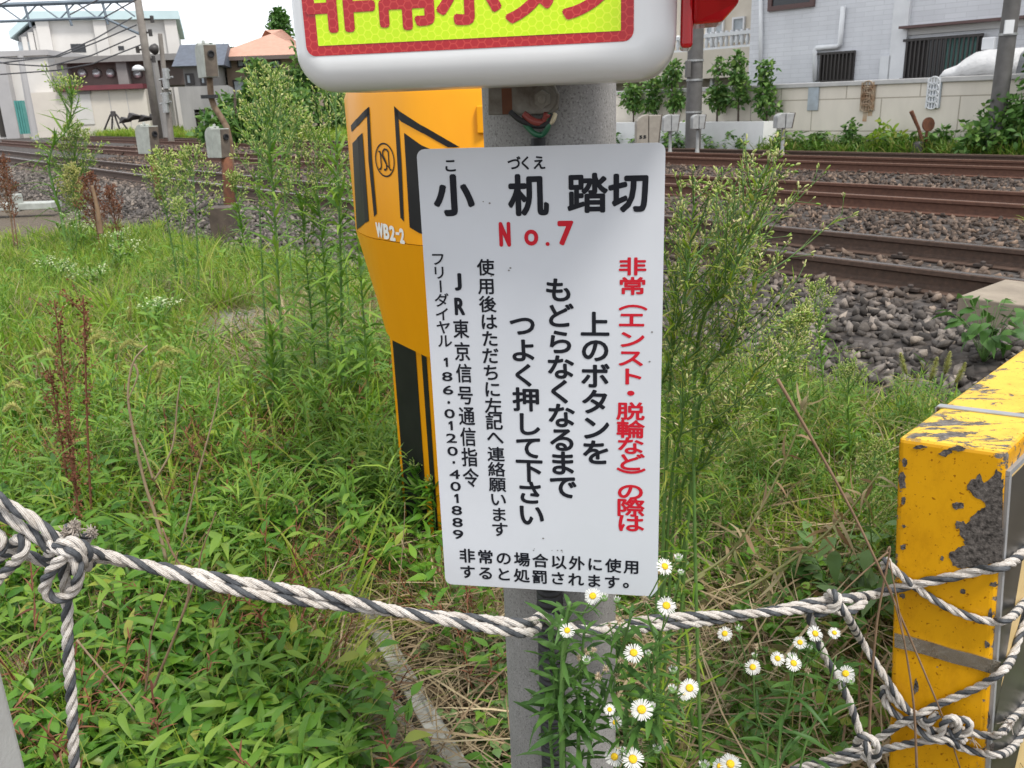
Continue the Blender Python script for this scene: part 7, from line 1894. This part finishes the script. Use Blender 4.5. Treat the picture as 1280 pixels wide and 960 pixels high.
def T_grass(seed, n=16, h=(.5, 1.0), w=.018, spread=.35, lean=.5):
    rg = np.random.default_rng(seed); b = Bag()
    for i in range(n):
        a = rg.uniform(0, 6.283); el = math.radians(rg.uniform(48, 86)); b.add(np.array([rg.normal() * spread * .3, rg.normal() * spread * .3, 0]), np.array([math.cos(a) * math.cos(el), math.sin(a) * math.cos(el), math.sin(el)]), rg.uniform(*h), w * rg.uniform(.7, 1.3), rg.integers(0, 4), rg.normal() * .5)
    return b.arr(BT)
def T_sprig(seed, n=9, h=1.0, L=.31, W=.080, leaf=None):
    """leafy trailing stem about one unit high"""
    rg = np.random.default_rng(seed); b = Bag(); a0 = rg.uniform(0, 6.28); ln = rg.uniform(.1, .6)
    P = spath([np.zeros(3), np.array([ln * .3, 0, h * .4]), np.array([ln, rg.normal() * .15, h * .9])], 10)
    for i in range(n):
        t = .15 + .85 * i / (n - 1); q = t * 9; k = min(int(q), 8); p = P[k] + (P[k + 1] - P[k]) * (q - k); a = a0 + i * 2.3 + rg.normal() * .5; el = math.radians(rg.normal(24, 16))
        b.add(p, np.array([math.cos(a) * math.cos(el), math.sin(a) * math.cos(el), math.sin(el)]), L * rg.uniform(.65, 1.15), W * rg.uniform(.8, 1.2), rg.integers(0, 4), rg.normal() * .35)
    for k in range(0, 9): b.add(P[k], P[k + 1] - P[k], np.linalg.norm(P[k + 1] - P[k]) * 1.25, .016, 0, k * 1.3)
    return b.arr([leafT(d, .3, ((0, .1), (.22, .85), (.45, 1.0), (.78, .5), (1, .03))) for d in (.15, .3, .5, .75)])
def T_fine(seed, n=34, L=.28, W=.020):
    rg = np.random.default_rng(seed); b = Bag(); P = spath([np.zeros(3), np.array([.05, .03, .5]), np.array([rg.normal() * .1, rg.normal() * .1, 1.0])], 8)
    for i in range(n):
        t = .1 + .9 * i / n; q = t * 7; k = min(int(q), 6); p = P[k] + (P[k + 1] - P[k]) * (q - k); a = i * GA; el = math.radians(rg.normal(48, 12)); b.add(p, np.array([math.cos(a) * math.cos(el), math.sin(a) * math.cos(el), math.sin(el)]), L * rg.uniform(.6, 1.2), W, rg.integers(0, 4), rg.normal() * .4)
    for k in range(7): b.add(P[k], P[k + 1] - P[k], .17, .012, 0, k)
    return b.arr(NT)
def T_straw(seed, n=5):
    rg = np.random.default_rng(seed); b = Bag()
    for i in range(n):
        a = rg.uniform(0, 6.28); el = abs(rg.normal(0, .28)); b.add(np.array([rg.normal() * .3, rg.normal() * .3, rg.uniform(0, .10)]), np.array([math.cos(a), math.sin(a), math.sin(el)]), rg.uniform(.4, 1.1), rg.uniform(.006, .014), rg.integers(0, 3), rg.normal())
    return b.arr(BT)
def T_curl(seed, n=5):
    rg = np.random.default_rng(seed); b = Bag()
    for i in range(n): b.add(np.array([rg.normal() * .5, rg.normal() * .5, rg.uniform(.1, .5)]), rg.normal(size=3) * np.array([1, 1, .5]), rg.uniform(.5, 1.1), rg.uniform(.15, .4), rg.integers(0, 4), rg.normal())
    return b.arr(CT)
TG = [T_grass(i) for i in range(8)]; TGw0 = [T_grass(300 + i, 13, (.45, 1.0), .030, .4) for i in range(8)]; TGr = [T_grass(320 + i, 12, (.5, 1.0), .034, .3) for i in range(8)]; TGt = [T_grass(20 + i, 22, (.6, 1.0), .010, .25) for i in range(6)]
TS_ = [T_sprig(40 + i) for i in range(8)]; THb = [T_sprig(60 + i, 12, .8, .22, .12) for i in range(6)]
TF_ = [T_fine(80 + i) for i in range(6)]; TSt = [T_straw(100 + i) for i in range(6)]; TCu = [T_curl(120 + i) for i in range(6)]
TR0, TR1 = (c0 - ax * .3)[:2], c3[:2]
def trough_clear(x, y):
    p = np.stack([x, y], -1) - TR0; e = nrm(TR1 - TR0); t_ = p @ e; d = np.abs(p @ np.array([e[1], -e[0]]) - .01); return 1 - np.where(y < 2.15, .97 * (1 - sm(.09, .19, d)), .9 * (1 - sm(.06, .13, d)) * (.35 + .65 * (np.sin(t_ * 5.2 + 1.0) > -.35))) * (t_ > -.5) * (y < 4)
def slab_clear(x, y):
    px, py = proj(x, y, np.zeros_like(x) + .05); return 1 - .9 * (px > 255) * (px < 352) * (py > 392) * (py < 500)
def box(px, x0, x1, soft=40): return sm(x0 - soft, x0 + soft, px) * (1 - sm(x1 - soft, x1 + soft, px))
def veg(x, y): return 1 - sm(3.3, 3.95, s_of(x, y) + .3 * wavy(x, y, 1.3))
# bright grass, middle distance left
plants('lime_grass', 'bright yellow green grass in the left middle distance', 'grass', 4600, 2.6, 13, lambda x, y, px, py: veg(x, y) * ((px < 480) * sm(520, 400, py) * (.55 + .6 * wavy(x, y, .9)) ) * (px > -500), 401, TGw0, LEAF['lime'], (.12, .32), 1.2)
plants('meadow_grass', 'mixed green and straw tinted grass over the verge', 'grass', 8500, 1.3, 12, lambda x, y, px, py: veg(x, y) * (.42 + .6 * wavy(x, y, 1.5, 2)) * np.where(px < 560, .8, .0) * (1 - .6 * sm(640, 740, py)) * (1 - .92 * sm(740, 840, py) * box(px, 400, 680)), 402, TGw0, LEAF['grass'], (.12, .34), 1.5)
plants('thin_grass', 'thin upright grass blades among the weeds', 'grass', 3000, 1.4, 11, lambda x, y, px, py: veg(x, y) * (.4 + .7 * wavy(x, y, 1.1, 5)) * (px < 620) * (1 - .75 * sm(620, 720, py)) * (1 - .9 * sm(760, 860, py) * box(px, 400, 680)), 403, TGt, LEAF['lime'], (.22, .42), 1.5)
# leafy ground cover left and below
plants('ground_cover', 'lush green broad leaved ground cover at the lower left', 'ground cover', 2500, 1.2, 5.0, lambda x, y, px, py: sm(-.75, .45, wavy(x, y, 2.3, 1)) * (px < 640) * sm(470, 640, py) * (1 - .85 * sm(700, 800, py) * box(px, 420, 680)), 404, TS_, LEAF['broad'], (.17, .30), 1.7)
plants('small_herbs', 'small leaved green herbs among the grass', 'ground cover', 4200, 1.3, 9.0, lambda x, y, px, py: veg(x, y) * sm(-.6, .5, wavy(x, y, 2.2, 3)) * np.where(px < 640, 1, .15) * (1 - .85 * sm(740, 840, py) * box(px, 400, 680)), 405, THb, LEAF['herb'], (.10, .20), 1.6)
plants('fine_weeds', 'feathery young weeds at the foot of the tall stems', 'ground cover', 380, 2.6, 6.0, lambda x, y, px, py: box(px, 290, 520) * sm(420, 500, py) * .8, 406, TF_, LEAF['weed'], (.18, .38), 1.3)
# right side
RG = lambda px, py: (px > 700) * (px < 1500)
plants('right_grass', 'lush fresh green grass on the right before the ballast', 'grass', 4200, 1.9, 6.0, lambda x, y, px, py: RG(px, py) * veg(x, y) * sm(780, 660, py) * (.62 + .6 * wavy(x, y, 2.0, 4)), 407, TGr, LEAF['lime'], (.10, .28), 1.3)
plants('right_fine_weeds', 'feathery fine leaved weeds on the right verge', 'ground cover', 1300, 1.9, 5.6, lambda x, y, px, py: RG(px, py) * veg(x, y) * sm(800, 640, py) * (.55 + .7 * wavy(x, y, 2.4, 6)), 408, TF_, LEAF['grass'], (.14, .30), 1.3)
plants('right_herbs', 'low green herbs on the right verge', 'ground cover', 1700, 1.3, 4.5, lambda x, y, px, py: RG(px, py) * veg(x, y) * (.5 + .6 * wavy(x, y, 2.6, 7)), 409, THb, LEAF['broad'], (.09, .20), 1.5)
plants('sparse_tufts', 'sparse green grass blades on the bare soil at the lower right', 'grass', 1000, 1.2, 2.6, lambda x, y, px, py: RG(px, py) * (.3 + .6 * wavy(x, y, 3, 8)), 410, TGt, LEAF['grass'], (.12, .26), 1.6)
# dry stuff
plants('dry_straw', 'dry straw stems strewn over the verge', 'dry straw', 7500, 1.2, 8, lambda x, y, px, py: veg(x, y) * np.where(px > 660, .55, 1) * (.5 + .5 * wavy(x, y, 1.7, 9)) * (1 + .8 * box(px, 430, 660) * sm(700, 800, py)), 411, TSt, LEAF['straw'], (.16, .42), 1.6, tilt=.7, zoff=.05)
plants('dead_leaves', 'curled brown dead leaves on the soil', 'leaf litter', 5200, 1.2, 6, lambda x, y, px, py: veg(x, y) * (.45 + .6 * wavy(x, y, 2.1, 10)) * np.where((px > 640) | (py > 640), 1, .45), 412, TCu, LEAF['brown'], (.025, .060), 1.7, zoff=.0)
plants('pale_dead_leaves', 'pale curled wilted leaves hanging in the right hand weeds', 'leaf litter', 420, 1.3, 3.4, lambda x, y, px, py: box(px, 830, 1110) * sm(560, 640, py) * .8, 413, TCu, LEAF['wilt'], (.04, .085), 1.4, zoff=.05)
plants('litter_left', 'dry grass tufts turned straw coloured in the left grass', 'dry straw', 5200, 1.8, 9, lambda x, y, px, py: veg(x, y) * sm(-.1, .5, wavy(x, y, 1.3, 11)) * (px < 620), 414, TG, LEAF['straw'], (.13, .32), 1.5, tilt=.5)
plants('brown_stalks', 'thin red brown dead stalks standing among the green cover', 'dead stalks', 750, 1.25, 6, lambda x, y, px, py: (px < 620) * (.25 + .8 * wavy(x, y, 1.6, 14)), 416, [T_fine(180 + i, 26, .10, .012) for i in range(4)], LEAF['dock'], (.18, .42), 1.6, tilt=.45)
plants('dry_tufts', 'bleached straw tufts between the tall weeds', 'dry straw', 900, 2.4, 7, lambda x, y, px, py: box(px, 270, 520) * (py < 640) * .9, 417, TG, LEAF['straw'], (.18, .40), 1.3, tilt=.5)
plants('tall_grass', 'taller arching grass clumps in the left verge', 'grass', 520, 2.2, 9, lambda x, y, px, py: veg(x, y) * (px < 560) * (.3 + .7 * wavy(x, y, .8, 15)), 418, TG, LEAF['lime'], (.40, .62), 1.4)
TSn = [T_sprig(220 + i, 13, 1.0, .26, .045) for i in range(6)]; TSr = [T_sprig(240 + i, 12, .7, .15, .10) for i in range(6)]
plants('narrow_leaved_herbs', 'narrow leaved green herbs mixed into the lower left cover', 'ground cover', 900, 1.25, 5.5, lambda x, y, px, py: (px < 640) * sm(430, 560, py) * sm(-.6, .4, wavy(x, y, 1.4, 21)) * (1 - .85 * sm(720, 820, py) * box(px, 420, 680)), 431, TSn, LEAF['herb'], (.18, .36), 1.7)
plants('round_leaved_herbs', 'small round leaved herbs in the lower left cover', 'ground cover', 1300, 1.2, 4.0, lambda x, y, px, py: (px < 700) * sm(-.5, .5, wavy(x, y, 2.7, 23)), 432, TSr, LEAF['pale'], (.12, .24), 1.7)
plants('upright_weeds', 'upright leafy weeds standing above the left grass', 'weeds', 380, 2.3, 8.5, lambda x, y, px, py: veg(x, y) * (px < 520) * sm(-.5, .6, wavy(x, y, 1.2, 25)) * slab_clear(x, y), 433, [T_sprig(260 + i, 20, 1.0, .17, .035) for i in range(5)] + [T_fine(280 + i, 40, .16, .016) for i in range(5)], LEAF['weed'], (.32, .58), 1.4)
# small stones on the lower right soil
x, y, rgx = scatter(700, 1.25, 3.2, lambda x, y, px, py: (px > 640) * (px < 1300) * .7 + .15, 415, power=1.5)
v, f = instance(tp_lo, np.stack([x, y, gz(x, y) + .002], -1), rand_rot(len(x), rgx), rgx.uniform(.006, .022, len(x)), rgx.integers(0, 6, len(x)))
o = np_mesh('pebbles', v, f, SM); tag(o, 'grey pebbles scattered on the bare soil', 'pebbles', kind='stuff')
# weeds along the wall and beyond the tracks
def strip(name, label, n, l0, l1, s0, s1, tpls, mat, size, seed, dens=None, cat='weeds'):
    rg = np.random.default_rng(seed); l = rg.uniform(l0, l1, n); s = rg.uniform(s0, s1, n)
    if dens is not None:
        k = rg.random(n) < dens(l); l, s = l[k], s[k]
    n = len(l); p = TE * l[:, None] + TN * s[:, None]; p[:, 2] = gz(p[:, 0], p[:, 1])
    az = rg.uniform(0, 6.28, n); c, s_ = np.cos(az), np.sin(az); Z = np.zeros(n); O = np.ones(n)
    R = np.stack([np.stack([c, -s_, Z], -1), np.stack([s_, c, Z], -1), np.stack([Z, Z, O], -1)], -2)
    v, f = instance(tpls, p, R, rg.uniform(size[0], size[1], n), rg.integers(0, len(tpls), n)); o = np_mesh(name, v, f, mat); tag(o, label, cat, kind='stuff')
TGw = [T_grass(140 + i, 16, (.5, 1.0), .045) for i in range(5)]; THw = [T_sprig(160 + i, 14, .9, .3, .15) for i in range(5)]
la, lb2 = TF(985, 180, 16.5)[0], TF(1290, 180, 16.5)[0]
strip('wall_grass', 'bright grass along the foot of the beige wall', 1500, la - .5, lb2 + 5, 16.05, 16.9, TGw, LEAF['grass'], (.22, .58), 421, lambda l: .35 + .65 * sm(la, la + 3, l), 'grass')
strip('wall_weeds', 'leafy weeds along the foot of the beige wall', 900, la - 8, lb2 + 5, 16.2, 16.95, THw, LEAF['shrub'], (.25, .6), 422, lambda l: .25 + .55 * np.abs(np.sin(l * 1.7)), 'weeds')
strip('far_grass', 'grass strip beyond the tracks before the far buildings', 2600, -70, -12, 17.5, 24, TGw, LEAF['lime'], (.3, .8), 423, None, 'grass')
strip('track_weeds', 'weed tuft growing between the rails at the right edge', 26, TF(1268, 250, 8.8)[0], TF(1300, 250, 8.8)[0] + 2.5, 8.6, 9.2, TGw, LEAF['lime'], (.15, .35), 424, None, 'grass')
# ---------------------------------------------------------------- shrubs on the wall, bushes, trees
def shrub(name, label, cat, base, h, clumps, mat, leaf, seed, n=420, trunk=True, group=None, r=.03, tpl=None, tm='bark'):
    """clumps: (dx, z, radius)"""
    rg = np.random.default_rng(seed); base = np.array(base, float); th = thing(name, label, cat, base, 0, group); m = MB(); b = Bag()
    if trunk:
        P = spath([base + np.array([0, 0, -.1]), base + np.array([rg.normal() * .03, 0, h * .5]), base + np.array([rg.normal() * .05, 0, h * .95])], 12); m.tube(P, list(np.linspace(r, r * .3, 12)), 6)
    for (dx, z, cr) in clumps:
        c = base + np.array([dx, 0, z])
        if trunk:
            q = P[min(11, int(max(0, (z - cr * .6)) / h * 11))]; m.tube(spath([q, q * .4 + c * .6, c], 5), r * .3, 4)
        for i in range(int(n * cr / .3)):
            d = rg.normal(size=3); d /= np.linalg.norm(d); p = c + d * cr * rg.uniform(.25, 1.08) ** .7 * np.array([1, .8, .95]) * (1 + .22 * math.sin(5 * d[0] + 4 * d[2] + seed))
            b.add(p, d * .6 + rg.normal(size=3) * .6 + np.array([0, 0, -.1]), leaf * rg.uniform(.6, 1.3), leaf * .55 * rg.uniform(.7, 1.2), rg.integers(0, 4), rg.normal())
    if m.v: m.build('trunk', STEM[tm], th, smooth=True, fix=False)
    b.build('crown', tpl or LT, LEAF[mat], th)
BEDS = 16.75
for i, (xb, yb, sp_, lab) in enumerate([
    (957, 150, [(957, 85, 10), (955, 100, 9), (953, 118, 12), (957, 132, 14)], 'tallest climbing shrub, nearest the tiled house corner'),
    (924, 150, [(922, 75, 9), (921, 92, 10), (926, 105, 11), (922, 122, 12)], 'second climbing shrub from the tiled house corner'),
    (896, 150, [(901, 84, 10), (899, 112, 9), (896, 122, 13), (903, 128, 11)], 'third climbing shrub, just right of the thick grey pole'),
    (841, 140, [(843, 88, 12), (838, 98, 10), (842, 122, 12), (848, 128, 9)], 'climbing shrub just left of the thick grey pole'),
    (818, 146, [(815, 106, 10), (816, 124, 11), (812, 132, 9)], 'small climbing shrub beside the button box corner'),
    (790, 146, [(791, 114, 10), (787, 124, 12), (795, 132, 9)], 'leftmost climbing shrub, next to the concrete post')]):
    q = TF(xb, yb, BEDS); base = T(q[0], BEDS, BEDZ - .35); k = np.linalg.norm(base[:2]) / FPX
    cl_ = []
    for (x, y, r) in sp_:
        w = TF(x, y, BEDS); d = T(w[0], BEDS, w[1]) - base; cl_.append((d[0], d[2], r * k))
    shrub('climbing_shrub', lab, 'shrub', base, max(c[1] for c in cl_) + .1, cl_, 'shrub', .12, 500 + i, 190, group='shrubs trained up the wall')
for i, (x0, yb, cl_, lab, mat, lf) in enumerate([
    (1105, 186, [(0, .35, .30), (.3, .25, .22)], 'small round weed bush by the wall under the rusty grille', 'lime', .12),
    (1215, 186, [(.35, .5, .5), (.9, .5, .5)], 'dense green bush at the wall right of the switch lever', 'shrub', .13),
    (1255, 186, [(0, .6, .5), (.6, .8, .55), (-.4, .3, .4)], 'tall green bush at the foot of the right pole', 'shrub', .13),
    (1285, 186, [(0, .8, .6), (.3, 1.7, .5), (.8, .9, .6)], 'overgrown bush climbing at the right edge of the photo', 'dark', .13),
    (1060, 187, [(0, .25, .18), (0, .55, .14)], 'small leafy weed left of the round weed bush', 'shrub', .10),
    (930, 188, [(0, .25, .2), (.12, .5, .15)], 'leafy weed sprouting before the low white wall', 'shrub', .10),
    (845, 186, [(0, .3, .3), (.2, .5, .2)], 'leafy weed behind the pale trackside box', 'shrub', .10),
    (1165, 187, [(0, .2, .22), (.2, .45, .15)], 'low weed just left of the switch lever', 'shrub', .1)]):
    q = TF(x0, yb, 16.5); shrub('bush', lab, 'bush', T(q[0], 16.5, .14), 1.0, cl_, mat, lf, 520 + i, 200, trunk=False)
for i, (x, y, Y, h, cl_, lab, nm) in enumerate([
    (330, 160, 40, 3.2, [(0, 1.4, 1.2), (-1.3, 1.0, .9), (1.2, 1.3, 1.1), (.2, 2.4, .9)], 'dark green garden bush before the orange roofed house', 'garden_bush'),
    (300, 165, 34, 2.0, [(0, .6, .8), (-.9, .5, .6), (1.0, .6, .7)], 'low bright bush before the stained concrete building', 'garden_bush'),
    (400, 160, 42, 4.0, [(0, 1.6, 1.5), (1.4, 1.2, 1.2), (-1.2, 1.8, 1.2), (0, 3.0, 1.1)], 'rounded green tree just left of the yellow machine top', 'garden_tree')]):
    q = U(x, y, Y); shrub(nm, lab, 'bush', (q[0], q[1], .3), h, cl_, 'shrub', .30, 540 + i, 150, r=.10)
q = U(350, 40, 150); shrub('far_tree', 'dark conifer top behind the orange roof', 'tree', (q[0], q[1], 3), 14, [(0, 11.5, 1.4), (0, 12.6, 1.0), (0, 10, 1.8)], 'dark', .8, 550, 60, r=.3)
for i, (x, lab) in enumerate(((5, 'low tree line behind the white low building, left'), )):
    q = U(x, 62, 120); shrub('far_tree', 'grey green tree behind the white low building at the left edge', 'tree', (q[0], q[1], .3), 8, [(-3, 6.8, 1.6), (-.2, 7.2, 1.6), (2, 6.6, 1.3)], 'shrub', 1.1, 560, 40, r=.3)
